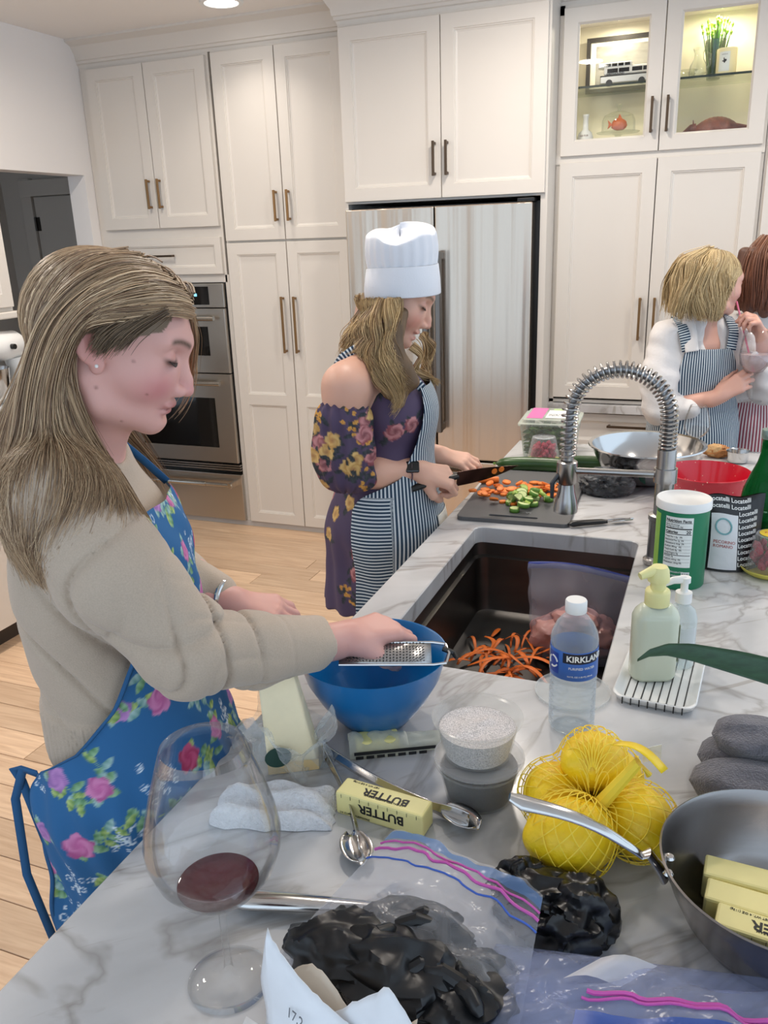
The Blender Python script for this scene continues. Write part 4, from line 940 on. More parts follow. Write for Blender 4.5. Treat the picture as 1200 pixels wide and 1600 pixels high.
for i in range(30):
    x = -.425 + pr_.gauss(0, .032); y = 2.085 + pr_.gauss(0, .030); k = i % 3; lay = 0 if i < 15 else .010 + .006 * pr_.random()
    loc = (min(x, -.325), min(max(y, 2.005), 2.16), ZT + .0008 + lay + (.004 if i % 2 else 0)); rot = (pr_.uniform(-.9, .9) * (1 if i % 2 else .05), pr_.uniform(-.5, .5) * (1 if lay else 0), pr_.uniform(0, 6.28))
    if i % 2: loc = (loc[0], loc[1], loc[2] + .004)
    if not used[k]: used[k] = 1; o = wps[k]; o.location = loc; o.rotation_euler = rot
    else: o = dup(wps[k], loc, rot=rot)
# carrot stub under the knife
t = thing('carrot_stub', 'uncut carrot end under the knife blade', 'carrot', (-.545, 2.245, ZT), radians(200))
MB().tube([(0, 0, .010), (.02, 0, .010), (.05, 0, .009), (.06, 0, .008)], [.0095, .010, .008, .002], 14).build('root', CAR, t, smooth=True)
MB().tube([(0, 0, .010), (-.001, 0, .010)], .0088, 14).build('cut_face', CUT, t)
# cucumbers, berries, salad
def cucumber(label, loc, L_, rz):
    t = thing('cucumber', label, 'cucumber', loc, rz, 'whole cucumbers'); P = [(L_ * (u - .5), .012 * sin(pi * u), .0215) for u in np.linspace(0, 1, 20)]
    MB().tube(P, [.021 * sqrt(max(.01, 1 - abs(2 * u - 1) ** 5)) for u in np.linspace(0, 1, 20)], 18).build('body', mat('cucumber_green', lin(46, 80, 34), .32, noise=(40, .3, (.3, 1, 1))), t, smooth=True)
    MB().tube([(-L_ / 2 - .001, 0, .0215), (-L_ / 2 - .008, 0, .0215)], [.004, .003], 8).build('stem', GRS, t)
cucumber('whole dark cucumber lying behind the cutting board', (-.47, 2.425, CT), .25, radians(6))
cucumber('whole dark cucumber behind the faucet, left of the black bag', (-.345, 2.475, CT), .16, radians(12))
RB = mat('raspberry', lin(178, 36, 62), .35, bump=(420, .8), noise=(90, .3), bdist=.003)
def berry_proto():
    o = lump((0, 0, .009), (.0085, .0085, .0095), .22, 5.5, 3, 12, 8, -.95); return o
bd = None
def berries(n, c, r0, r1, h, seed, label, grp):
    global bd
    q = random.Random(seed)
    for i in range(n):
        u = (i + .5) / n; z = h * u; rr_ = (r0 + (r1 - r0) * u) * (.95 if i % 4 else .5); a = i * 2.4
        o = None
        if bd is None:
            o = berry_proto().build('raspberry', RB, None, smooth=True); bd = o.data
        else: o = bpy.data.objects.new('raspberry', bd); COL.objects.link(o)
        o.location = (c[0] + rr_ * cos(a), c[1] + rr_ * sin(a), c[2] + z); o.rotation_euler = (q.uniform(-1, 1) * .4, q.uniform(-1, 1) * .4, q.uniform(0, 6)); tag(o, label, 'raspberry', grp)
RC = (-.465, 2.50, CT + .016)
t = thing('yellow_dish', 'small yellow dish carrying the raspberry tub by the cucumber', 'dish', (RC[0], RC[1], CT))
MB().lathe([(0, .004), (.045, .004), (.058, .012), (.066, .016), (.066, .0135), (.058, .006), (.046, 0), (0, 0)], (0, 0, 0), 40).build('plate', mat('yellow_ceramic', lin(222, 208, 96), .35), t, smooth=True)
berries(46, (RC[0], RC[1], CT + .006), .040, .026, .052, 3, 'red raspberry inside the tub near the salad box', 'raspberries by the salad box')
t = thing('raspberry_tub', 'clear upturned plastic tub of raspberries on yellow dish', 'tub', (RC[0], RC[1], CT + .008))
MB().lathe([(.055, 0), (.052, .004), (.037, .078), (.035, .084), (.028, .086), (.028, .082), (0, .082)], (0, 0, 0), 36).build('plastic_shell', PET, t, smooth=True)
SBX = (-.475, 2.675, CT)
t = thing('salad_box', 'clear plastic clamshell of salad leaves with pink lid label', 'salad box', SBX, radians(3))
bl = lambda o, z, r=.018: [(x, y, z) for x, y in rrect(-.088 + o, .088 - o, -.105 + o, .105 - o, r, 4)]
MB().loops([bl(.014, .001), bl(.010, .004), bl(.0, .105), bl(-.006, .107), bl(-.006, .110)], cap=False).build('plastic_tray', film('clamshell', lin(228, 236, 230), .70, .1), t, smooth=True)
ld = MB().loops([bl(-.007, .110), bl(-.006, .114), bl(.004, .117), bl(.008, .125), bl(.014, .127)]).build('lid', film('clamshell_lid', lin(226, 234, 222), .55, .12), t, smooth=True)
MB().box(-.07, -.02, -.075, .085, .1272, .1278).build('pink_label', mat('label_pink', lin(222, 112, 172), .5), ld)
MB().box(.0, .07, -.02, .08, .1272, .1278).build('green_label', mat('label_pale_green', lin(170, 196, 140), .5), ld)
MB().box(-.012, .055, -.07, .05, .128, .1284).build('white_label', 'white_plastic', ld)
text_mesh('label_print', 'spring mix\norganic', .016, 'ink_grey', ld, lambda x, y, z: (-.006 + x * .7, -.02 + y, .1286 + z))
lv = MB(); q = random.Random(4)
for i in range(260):
    c = np.array((q.uniform(-.07, .07), q.uniform(-.09, .09), q.uniform(.012, .095))); 
    if q.random() < .6: c[1] = -.088 + q.random() * .02 if q.random() < .6 else c[1]
    R_ = np.array(Matrix.Rotation(q.uniform(0, 6.28), 3, 'Z') @ Matrix.Rotation(q.uniform(-1.5, 1.5), 3, 'X')); s = q.uniform(.012, .026)
    lv.add([c + R_ @ np.array(p) * s for p in ((-1, 0, 0), (-.3, .45, .12), (.5, .35, .1), (1, 0, -.1), (.5, -.35, .1), (-.3, -.45, .12), (0, 0, -.12))], [(0, 1, 6), (1, 2, 6), (2, 3, 6), (3, 4, 6), (4, 5, 6), (5, 0, 6)])
lv.v = [(min(max(x, -.08), .08), min(max(y, -.098), .098), min(max(z, .004), .106)) for x, y, z in lv.v]
lv = lv.build('salad_leaves', mat('salad_green', lin(70, 98, 46), .5, noise=(25, .5)), t, smooth=True); lv['kind'] = 'stuff'
# black baggie, packet, peeler
t = thing('small_black_bag', 'small clear bag of shiny black contents behind the faucet', 'zip bag', (-.245, 2.262, CT))
lump((0, 0, .026), (.066, .05, .036), .6, 2.2, 51, 64, 40, -.7, True, oct=2).build('black_contents', BLK, t, smooth=True)
lump((0, 0, .028), (.074, .056, .044), .25, 2.0, 52, 40, 26, -.64, True, oct=2).build('clear_film', film('bag_film_thin', lin(200, 204, 210), .9, .12, bump=(38, .5), bdist=.006), t, smooth=True)
MB().grid([[(.045 + .055 * u, .01 + .055 * v, .055 - .02 * u + .012 * sin(4 * v + 3 * u)) for u in np.linspace(0, 1, 8)] for v in np.linspace(0, 1, 8)]).build('green_seal', film('green_film', lin(70, 140, 112), .45, .2), t, smooth=True)
t = thing('seed_packet', 'small dark packet with green corner beside the salad box', 'packet', (-.335, 2.56, CT), .3)
sheet(lambda u, v: (-.045 + .09 * u, -.035 + .07 * v, .002 + .016 * sin(pi * u) * sin(pi * v)), 10, 8).build('pouch', mat('packet_dark', lin(48, 52, 56), .3), t, smooth=True)
MB().box(-.045, -.015, -.035, .0, .004, .012).build('green_corner', mat('packet_green', lin(92, 176, 70), .4), t, bevel=.003)
t = thing('vegetable_peeler', 'black handled peeler lying by the sink edge', 'peeler', (-.297, 1.95, CT), radians(30))
MB().tube([(0, 0, .009), (.01, 0, .010), (.04, 0, .010), (.085, 0, .009), (.10, 0, .008)], [.004, .0105, .0095, .0085, .006], 14, flat=.75).build('handle', 'black', t, smooth=True)
MB().tube([(.098, -.006, .009), (.135, -.008, .010), (.165, -.004, .009)], [.0022, .0022, .002], 8).tube([(.098, .006, .009), (.135, .008, .010), (.165, .004, .009)], [.0022, .0022, .002], 8).build('fork', 'steel_polished', t, smooth=True)
MB().box(.115, .160, -.0055, .0055, .009, .0105).tube([(.16, 0, .009), (.17, 0, .011)], [.005, .001], 8).build('blade', 'steel_polished', t)

# ------------------------------------------------------------------ steel bowl, red bowl, glass, cup, bread
t = thing('steel_mixing_bowl', 'wide polished steel mixing bowl behind the faucet', 'bowl', (-.155, 2.405, CT))
MB().lathe([(0, .002), (.065, .002), (.095, .018), (.128, .05), (.145, .085), (.152, .108), (.160, .111), (.162, .109), (.1605, .1125), (.151, .1105), (.1435, .086), (.1265, .051), (.094, .02), (.064, .004), (0, .004)], (0, 0, 0), 72).build('shell', 'steel_polished', t, smooth=True, angle=60)
t = thing('red_speckled_bowl', 'red enamel bowl with pale speckles beside the green bottle', 'bowl', (.010, 2.165, CT)); t.scale = (.80, .80, .98)
rm = mat('red_enamel', lin(206, 22, 48), .25, coat=.3); N_, L_n, p_ = nodes_of(rm)
vo = N_.new('ShaderNodeTexVoronoi'); vo.inputs['Scale'].default_value = 70; tcx = N_.new('ShaderNodeTexCoord'); L_n.new(tcx.outputs['Object'], vo.inputs['Vector'])
ra = N_.new('ShaderNodeValToRGB'); ra.color_ramp.elements[0].position = .08; ra.color_ramp.elements[0].color = (*lin(240, 200, 180), 1); ra.color_ramp.elements[1].position = .12; ra.color_ramp.elements[1].color = (*lin(206, 22, 48), 1)
L_n.new(vo.outputs['Distance'], ra.inputs[0]); L_n.new(ra.outputs[0], p_.inputs['Base Color'])
MB().lathe([(0, .002), (.07, .002), (.095, .02), (.115, .055), (.1265, .1), (.130, .108), (.1315, .1095), (.129, .111), (.125, .101), (.1135, .056), (.094, .022), (.069, .0045), (0, .0045)], (0, 0, 0), 64).build('shell', rm, t, smooth=True, angle=60)
t = wine_glass('empty_wine_glass', 'empty stemless looking glass behind the steel bowl', (-.03, 2.70, CT), .62, False); t['label'] = 'small empty stemmed glass behind the steel bowl'
t = thing('measuring_cup', 'small steel measuring cup at the far end of the island', 'cup', (.095, 2.685, CT))
MB().lathe([(0, .001), (.026, .001), (.03, .004), (.034, .035), (.035, .036), (.0335, .035), (.029, .005), (0, .003)], (0, 0, 0), 32).build('cup', 'steel_polished', t, smooth=True)
MB().box(.03, .085, -.006, .006, .032, .034).build('handle', 'steel_polished', t)
t = thing('bread_piece', 'small brown crusty bread piece left of the measuring cup', 'bread', (.035, 2.73, CT))
lump((0, 0, .02), (.04, .026, .022), .22, 3, 61, 30, 18, -.8).build('crust', mat('bread_crust', lin(176, 118, 68), .8, noise=(60, .25), bump=(120, .8)), t, smooth=True)
lump((-.006, -.006, .024), (.03, .02, .02), .15, 4, 62, 24, 14, -.8).build('crumb', mat('bread_crumb', lin(214, 172, 120), .85, bump=(150, 1.0)), t, smooth=True)

# ------------------------------------------------------------------ canister, bag, green bottle, second berries
t = thing('green_canister', 'green cardboard canister with nutrition panel and white lid', 'canister', (-.030, 1.688, CT), 0); t.scale = (1.06, 1.06, 1.1)
MB().lathe([(0, 0), (.046, 0), (.0475, .002), (.0475, .150), (0, .150)], (0, 0, 0), 56).build('tube', mat('canister_green', lin(20, 122, 84), .4), t, smooth=True, angle=50)
MB().lathe([(.0482, .148), (.0505, .149), (.0505, .163), (.049, .165), (.045, .163), (.0, .163)], (0, 0, 0), 56).build('lid', 'white_plastic', t, smooth=True, angle=50)
ca = -1.75
cyl_patch(.0478, ca - .45, ca + .62, .045, .140, 24).build('nutrition_panel', mat('panel_white', lin(232, 236, 232), .5), t, smooth=True)
cyl_patch(.0478, ca - 1.5, ca - .75, .01, .14, 18).build('lime_panel', mat('lime', lin(150, 196, 88), .5), t, smooth=True)
P_ = lambda x0, z0: on_cyl(.0480, ca - .42 + x0 / .048, z0)
text_mesh('panel_text', 'Nutrition Facts', .0075, 'ink', t, P_(0, .131), .0003, bold=.0002)
text_mesh('panel_text', 'about 45 servings\nServing size 2 tsp (5g)', .0036, 'ink', t, P_(0, .125), .0003)
text_mesh('panel_text', 'Calories', .0068, 'ink', t, P_(0, .110), .0003, bold=.0002)
text_mesh('panel_text', '20', .0085, 'ink', t, P_(.038, .110), .0003, bold=.0002)
for k, s in enumerate(['Total Fat 1.5g   2%', 'Saturated Fat 1g  5%', 'Cholesterol 5mg  2%', 'Sodium 85mg   4%', 'Total Carb 0g   0%', 'Total Sugars 0g', 'Protein 2g', 'Calcium 60mg  4%', 'Potassium 10mg 0%']):
    text_mesh('panel_text', s, .0042, 'ink', t, P_(0, .1015 - k * .0062), .0003)
ln = MB()
for z, h in ((.1292, .0008), (.1175, .0022), (.1075, .0014), (.0985, .0003), (.0923, .0003), (.0861, .0003), (.0799, .0003), (.0737, .0003), (.0675, .0012), (.0613, .0003), (.055, .0003)):
    ln.grid([[(.04795 * cos(a), .04795 * sin(a), zz) for zz in (z, z + h)] for a in np.linspace(ca - .42, ca + .58, 16)])
ln.build('panel_rules', 'ink', t)
for k, s in enumerate(['KEEP REFRIGERATED', 'GRATED PARMESAN', '100% REAL CHEESE']): text_mesh('panel_text', s, .0042, 'white_plastic', t, P_(0, .034 - k * .007), .0003)
cyl_patch(.0478, ca + .30, ca + .62, .014, .036, 8).build('barcode_panel', 'panel_white', t, smooth=True)
bc = MB()
for k in range(9): a = ca + .33 + k * .03; bc.grid([[(.0480 * cos(q_), .0480 * sin(q_), z) for z in (.016, .034)] for q_ in (a, a + .012 + .008 * (k % 3 == 0))])
bc.build('barcode', 'ink', t)
t = thing('cheese_bag', 'black and white lettered cheese bag standing behind the canister', 'bag', (.066, 1.80, CT), radians(18))
BW = mat('bag_white', lin(226, 226, 228), .3, bump=(40, .4)); BK = mat('bag_black', lin(26, 24, 26), .3, bump=(40, .4))
def bagsurf(s):
    def fn(u, v):
        x = -.062 + .124 * v; h = (.034 * (1 - u) ** .6 + .004) * sin(pi * min(max(v, .03), .97)) ** .5; return (x * (1 - .06 * sin(pi * u)), s * h, .0015 + .158 * u + .004 * sin(8 * v) * u)
    return fn
fn = bagsurf(-1); mb = sheet(fn, 24, 26); f2 = bagsurf(1); m2 = sheet(f2, 24, 26); mb.add(m2.v, [f[::-1] for f in m2.f]); mb.build('pouch', BK, t, smooth=True)
w2_ = MB().grid([[tuple(np.array(fn(.03 + .74 * i / 19, .10 + .44 * k / 15)) + np.array((0, -.0006, 0))) for k in range(16)] for i in range(20)]).build('white_panel', BW, t, smooth=True)
for k in range(11):
    def pl_(x, y, z, k=k):
        v = .06 + (x + (k % 2) * .0 + .0) / .124 * .98; u = min(1, max(0, (.012 + k * .0135 + y) / .158)); p = fn(u, min(max(v, 0), 1)); return (p[0], p[1] - .0009 - z, p[2])
    if k > 8: text_mesh('brand_lettering', 'Locatelli Locatelli', .0125, 'white_plastic', t, pl_, .0003, sx=1.0, bold=.0002)
    else:
        text_mesh('brand_lettering', 'Locatelli', .0125, 'white_plastic', t, lambda x, y, z, pl_=pl_: pl_(x + .062, y, z), .0003, bold=.0002)
text_mesh('brand_lettering', 'PECORINO\nROMANO', .009, mat('red_print', lin(176, 70, 62), .5), t, lambda x, y, z: tuple(np.array(fn(min(1, (.06 + y) / .158), min(1, .14 + x / .124))) + np.array((0, -.0012 - z, 0))), .0003)
MB().tube([tuple(np.array(fn((.095 + .016 * sin(a)) / .158, .30 + .016 * cos(a) / .124)) + np.array((0, -.0012, 0))) for a in np.linspace(0, 2 * pi, 20)], .002, 5).build('seal_mark', mat('seal_teal', lin(120, 170, 176), .5), t)
t = thing('green_glass_bottle', 'large green glass bottle at the right edge', 'bottle', (.128, 1.912, CT))
MB().lathe([(0, .003), (.04, .001), (.046, .006), (.0465, .12), (.043, .145), (.032, .175), (.020, .205), (.0155, .225), (.0145, .262), (.0165, .264), (.0165, .272), (.0145, .273)], (0, 0, 0), 40).build('glass_body', mat('bottle_green', lin(10, 96, 40), .08, trans=.55, ior=1.2, spec=.6), t, smooth=True, angle=60)
MB().lathe([(.0468, .028), (.047, .0285), (.047, .062), (.0468, .0625)], (0, 0, 0), 40).build('back_label', mat('label_green_light', lin(40, 140, 70), .4), t, smooth=True)
MB().lathe([(.0172, .258), (.018, .259), (.018, .276), (.017, .278), (0, .278)], (0, 0, 0), 28).build('cap', mat('cap_silver', lin(150, 176, 170), .3, .8), t, smooth=True, angle=50)
for k, s in enumerate(['NATURAL MINERAL WATER', 'SPARKLING  1 LITER', 'SERVE CHILLED', 'CONTAINS MINERALS']): text_mesh('label_print', s, .0045, mat('print_pale', lin(170, 214, 180), .5), t, on_cyl(.0470, -2.6, .105 - k * .007), .0003)
cyl_patch(.0472, -2.4, -1.7, .034, .056, 8).build('barcode_panel', 'panel_white', t, smooth=True)
bc = MB()
for k in range(11): a = -2.34 + k * .055; bc.grid([[(.0474 * cos(q_), .0474 * sin(q_), z) for z in (.037, .053)] for q_ in (a, a + .02 + .014 * (k % 3 == 0))])
bc.build('barcode', 'ink', t)
RC2 = (.146, 1.785, CT)
t = thing('yellow_lid_dish', 'yellow dish under the berry tub at the right edge', 'dish', RC2)
MB().lathe([(0, .004), (.042, .004), (.052, .012), (.058, .016), (.058, .0135), (.052, .006), (.043, 0), (0, 0)], (0, 0, 0), 40).build('plate', 'yellow_ceramic', t, smooth=True)
berries(40, (RC2[0], RC2[1], CT + .006), .036, .026, .048, 5, 'dark red berry inside the tub at the right edge', 'berries at the right edge')
t = thing('berry_tub', 'clear upturned berry tub with yellow top label at the right edge', 'tub', (RC2[0], RC2[1], CT + .006))
MB().lathe([(.050, 0), (.048, .004), (.034, .074), (.032, .080), (.0, .081)], (0, 0, 0), 36).build('plastic_shell', PET, t, smooth=True)
MB().lathe([(0, .0815), (.026, .0815), (.026, .0822), (0, .0822)], (0, 0, 0), 30).build('top_label', mat('label_orange', lin(226, 196, 60), .45), t)
text_mesh('label_print', 'FRESH', .012, 'red_print', t, lambda x, y, z: (x, y - .004, .0824 + z), align='CENTER')

# ------------------------------------------------------------------ hutch contents
Y0 = PY + .15
mat('frame_dark', lin(52, 48, 44), .4)
t = thing('framed_photo', 'dark framed black and white bus picture in the glass hutch', 'picture', (-.50, PY + .262, 2.2005))
MB().loops([[(x, z, d) for x, z in ((-.155 + i, i), (.155 - i, i), (.155 - i, .225 - i), (-.155 + i, .225 - i))] for i, d in ((0, 0), (0, .018), (.016, .016), (.018, .010), (.018, .006))], lambda p: (p[0], -p[2], p[1]), cap=False).build('frame', 'frame_dark', t)
MB().box(-.138, .138, -.008, -.004, .017, .208).build('mat_board', mat('mat_white', lin(232, 228, 214), .7), t)
MB().box(-.112, .112, -.0095, -.0075, .036, .19).build('print', mat('grey_print', lin(150, 148, 140), .3, noise=(16, .2, (1, 1, 3))), t)
t = thing('toy_bus', 'white and silver model bus in front of the framed picture', 'toy bus', (-.455, PY + .12, 2.2005))
MB().box(-.115, .115, -.028, .028, .012, .046).build('body', mat('bus_silver', lin(190, 190, 188), .3, .5), t, bevel=.004)
MB().box(-.1, .118, -.027, .027, .046, .078).build('upper_body', 'white_gloss', t, bevel=.006); MB().box(-.128, .02, -.026, .026, .075, .095).build('roof_deck', 'white_gloss', t, bevel=.006)
wn = [(-.085, -.04), (-.036, .008), (.02, .062), (.066, .108)]
for x0, x1 in wn: MB().box(x0, x1, -.0285, -.026, .054, .07).build('window', 'black_glass', t)
for k in range(5): MB().box(-.12 + k * .027, -.098 + k * .027, -.0272, -.025, .079, .09).build('window', 'black_glass', t)
MB().box(-.115, .115, -.0290, -.0278, .040, .044).build('dark_stripe', 'ink', t)
for x in (-.075, .062): MB().lathe([(0, -.006), (.010, -.006), (.014, -.004), (.014, .004), (0, .004)], (0, 0, 0), 20).build('wheel', 'black', t, smooth=True).matrix_local = Matrix.Translation((x, -.026, .014)) @ Matrix.Rotation(pi / 2, 4, 'X')
text_mesh('lettering', 'GREYHOUND', .0115, 'ink', t, lambda x, y, z: (-.088 + x * 1.05, -.0276 - z, .0455 + y), bold=.0003)
t = thing('white_bottle', 'white bulbous bottle on the lower left hutch shelf', 'bottle', (-.625, PY + .10, 1.9745))
MB().lathe([(0, 0), (.032, 0), (.035, .004), (.035, .03), (.028, .048), (.013, .06), (.0115, .11), (.014, .112), (.014, .122), (0, .122)], (0, 0, 0), 32).build('body', 'white_gloss', t, smooth=True, angle=60)
text_mesh('label_print', 'LIQUEUR', .010, mat('print_brown', lin(120, 80, 50), .5), t, on_cyl(.0353, -2.2, .03), .0004)
t = thing('cake_dome', 'footed glass cake stand with dome in the hutch', 'cake stand', (-.485, PY + .13, 1.9745))
MB().lathe([(0, 0), (.045, 0), (.046, .004), (.014, .012), (.012, .03), (.03, .036), (.09, .04), (.095, .044), (.09, .044), (0, .042)], (0, 0, 0), 40).build('stand', glass('stand_glass', (.93, .95, .92), .05), t, smooth=True)
MB().lathe([(.072, .046), (.073, .05), (.072, .09), (.062, .112), (.03, .126), (.008, .130), (.006, .14), (.012, .150), (.010, .158), (0, .160)], (0, 0, 0), 40).build('dome', glass('dome_glass', (.94, .955, .93), .05), t, smooth=True)
t = thing('orange_fish', 'orange fish figurine under the glass dome', 'figurine', (-.482, PY + .13, 2.0205))
lump((0, 0, .028), (.034, .018, .026), .12, 2, 71, 24, 16, -.95).build('body', mat('orange_glaze', lin(236, 116, 46), .35), t, smooth=True)
MB().prism([(-.028, 0), (-.05, .02), (-.046, 0), (-.05, -.018)], -.004, .004, lambda p: (p[0], p[2], p[1] + .03)).prism([(-.01, 0), (.0, .028), (.016, .0)], -.003, .003, lambda p: (p[0], p[2], p[1] + .045)).build('fin', 'orange_glaze', t, bevel=.002)
t = thing('green_bouquet_vase', 'tall vase of bright green stems on the upper hutch shelf', 'vase', (-.105, PY + .17, 2.2005))
MB().lathe([(0, 0), (.026, 0), (.028, .004), (.042, .15), (.043, .151), (.0405, .149), (.0265, .005), (0, .004)], (0, 0, 0), 32).build('vase', glass('vase_glass', (.62, .68, .62), .06), t, smooth=True)
q = random.Random(2); gs = MB(); gt_ = MB()
for i in range(46):
    a = q.uniform(0, 6.28); r = q.uniform(0, .032); tp = np.array((r * 2.0 * cos(a), r * 1.6 * sin(a), q.uniform(.17, .235)))
    gs.tube([(r * .6 * cos(a), r * .6 * sin(a), .01), tp * np.array((.7, .7, .6)), tp], [.002, .002, .0012], 5, caps=False)
    gt_.tube([tp - np.array((0, 0, .012)), tp, tp + np.array((0, 0, .008))], [.002, .0058, .001], 6)
gs.build('stems', mat('stem_green', lin(70, 120, 50), .5), t); gt_.build('buds', mat('bud_green', lin(150, 196, 60), .5), t)
t = thing('candle_jar', 'cream candle jar with a black state outline label', 'candle', (-.055, PY + .085, 2.2005))
MB().lathe([(0, 0), (.038, 0), (.04, .003), (.04, .098), (.0385, .1), (0, .096)], (0, 0, 0), 36).build('jar', mat('candle_cream', lin(246, 236, 190), .35, emit=.0), t, smooth=True, angle=50)
cyl_patch(.0403, -2.35, -1.25, .012, .085).build('label', 'panel_white', t, smooth=True)
tx = [(-.2, 1), (.12, 1), (.12, .55), (.45, .45), (.8, .42), (.95, .1), (.9, -.2), (.5, -.5), (.25, -1), (.0, -.8), (-.25, -.35), (-.45, -.45), (-.8, 0), (-.2, .02)]
MB().prism([(.0105 * x, .0105 * y) for x, y in tx], 0, .0006, lambda p: on_cyl(.0405, -1.8, .052)(p[0], p[1], p[2])).build('state_outline', 'ink', t)
text_mesh('label_print', 'HOMESICK', .005, 'ink_grey', t, on_cyl(.0405, -2.08, .073), .0003)
t = thing('glass_pitcher', 'small clear glass jug left of the green stems', 'jug', (-.165, PY + .10, 2.2005))
MB().lathe([(0, 0), (.03, 0), (.038, .02), (.034, .05), (.02, .075), (.018, .095), (.026, .115), (.025, .115), (.017, .095), (.019, .075), (.033, .05), (.036, .02), (0, .003)], (0, 0, 0), 32).build('jug', 'dome_glass', t, smooth=True)
MB().tube([(.02, 0, .1), (.045, 0, .09), (.045, 0, .05), (.033, 0, .035)], .004, 8).build('handle', 'dome_glass', t, smooth=True)
t = thing('glass_bowl', 'low clear glass bowl at the left of the upper hutch shelf', 'bowl', (-.205, PY + .09, 2.2005))
MB().lathe([(0, .001), (.025, .001), (.036, .03), (.04, .034), (.034, .03), (.024, .004), (0, .004)], (0, 0, 0), 28).build('bowl', 'dome_glass', t, smooth=True)
t = thing('armadillo_figurine', 'brown armadillo figurine on the lower right hutch shelf', 'figurine', (-.075, PY + .11, 1.9745))
AM = mat('armadillo_brown', lin(120, 62, 36), .4, noise=(40, .3), bump=(120, .5))
rows = []
for u in np.linspace(0, 1, 22):
    x = -.085 + .17 * u; h = .052 * sin(pi * (.06 + .88 * u)) ** .65 * (1 + .03 * (int(u * 22) % 2)); rows.append([(x, h * .8 * cos(a), max(.006, .022 + h * sin(a))) for a in np.linspace(0, 2 * pi, 24, endpoint=False)])
MB().grid(rows, wrap=True).build('banded_shell', AM, t, smooth=True)
hd = MB().tube([(-.08, 0, .034), (-.1, 0, .032), (-.125, 0, .018), (-.145, 0, .008)], [.02, .019, .011, .004], 14).build('head', AM, t, smooth=True)
for s in (-1, 1): MB().tube([(-.092, s * .008, .046), (-.094, s * .014, .066)], [.009, .003], 8, flat=.4).build('ear', AM, hd, smooth=True)
MB().tube([(.08, 0, .03), (.11, 0, .026), (.145, 0, .02), (.172, 0, .012)], [.014, .010, .007, .002], 12).build('tail', AM, t, smooth=True)
for x in (-.05, .05):
    for s in (-1, 1): MB().tube([(x, s * .03, .02), (x - .008, s * .033, 0)], [.012, .010], 10).build('leg', AM, t, smooth=True)
# ================================================================== PEOPLE: signed-distance modelling
# people frame: a = along the picture to the right, b = away from the viewer, z = up (a rotated world frame)
RA = np.array((.93197, .36253, 0.)); RBv = np.array((-.36253, .93197, 0.))
def AB(P):
    P = np.asarray(P, float); return P[..., :1] * RA + P[..., 1:2] * RBv + P[..., 2:3] * np.array((0, 0, 1.))
class Sdf:
    def __init__(s): s.p = []; s.post = None
    def _add(s, op, fn, k): s.p.append((op, fn, k)); return s
    def cap(s, a, b, ra, rb, k=.02, op='u', flat=None):
        a = np.array(a, np.float32); b = np.array(b, np.float32); ba = b - a; bb = float(ba @ ba) + 1e-12
        def fn(P):
            pa = P - a; h = np.clip((pa @ ba) / bb, 0, 1); q = pa - h[..., None] * ba
            return np.sqrt((q * q).sum(-1)) - (ra + (rb - ra) * h)
        return s._add(op, fn, k)
    def chain(s, pts, k=.02, op='u'):
        for (a, ra), (b, rb) in zip(pts[:-1], pts[1:]): s.cap(a, b, ra, rb, k, op)
        return s
    def ell(s, c, r, k=.02, R=None, op='u'):
        c = np.array(c, np.float32); r = np.array(r, np.float32); R_ = None if R is None else np.array(R, np.float32)
        def fn(P):
            q = P - c
            if R_ is not None: q = q @ R_
            k0 = np.sqrt(((q / r) ** 2).sum(-1)); k1 = np.sqrt(((q / (r * r)) ** 2).sum(-1)) + 1e-9
            return k0 * (k0 - 1) / k1
        return s._add(op, fn, k)
    def plane(s, n, d, k=.004):
        """keep the side where n.p < d"""
        n = np.array(n, np.float32); return s._add('i', lambda P: P @ n - d, k)
    def __call__(s, P, rad=None):
        """P (n,K,3) blocks (with block radius for culling) or (N,3)"""
        blocks = P.ndim == 3
        d = np.full(P.shape[:-1], 9., np.float32); C = P.mean(1) if blocks else None; dc = np.full(len(P), 9., np.float32) if blocks else None
        for op, fn, k in s.p:
            if blocks:
                e = fn(C); sel = np.nonzero((e < dc + k + 2.2 * rad) if op == 'u' else ((e < k + 1.3 * rad) if op == 's' else (e > -k - 1.3 * rad)))[0]
                if op == 'u': dc = np.minimum(dc, e)
                elif op == 'i': dc = np.maximum(dc, e)
                if not len(sel): continue
                v = d[sel]; q = fn(P[sel])
            else: sel = slice(None); v = d; q = fn(P)
            if op == 'u': h = np.maximum(k - np.abs(v - q), 0) / k; v = np.minimum(v, q) - h * h * k * .25
            else:
                if op == 's': q = -q
                h = np.maximum(k - np.abs(v - q), 0) / k; v = np.maximum(v, q) + h * h * k * .25
            d[sel] = v
        if s.post is not None: d = s.post(P, d)
        return d
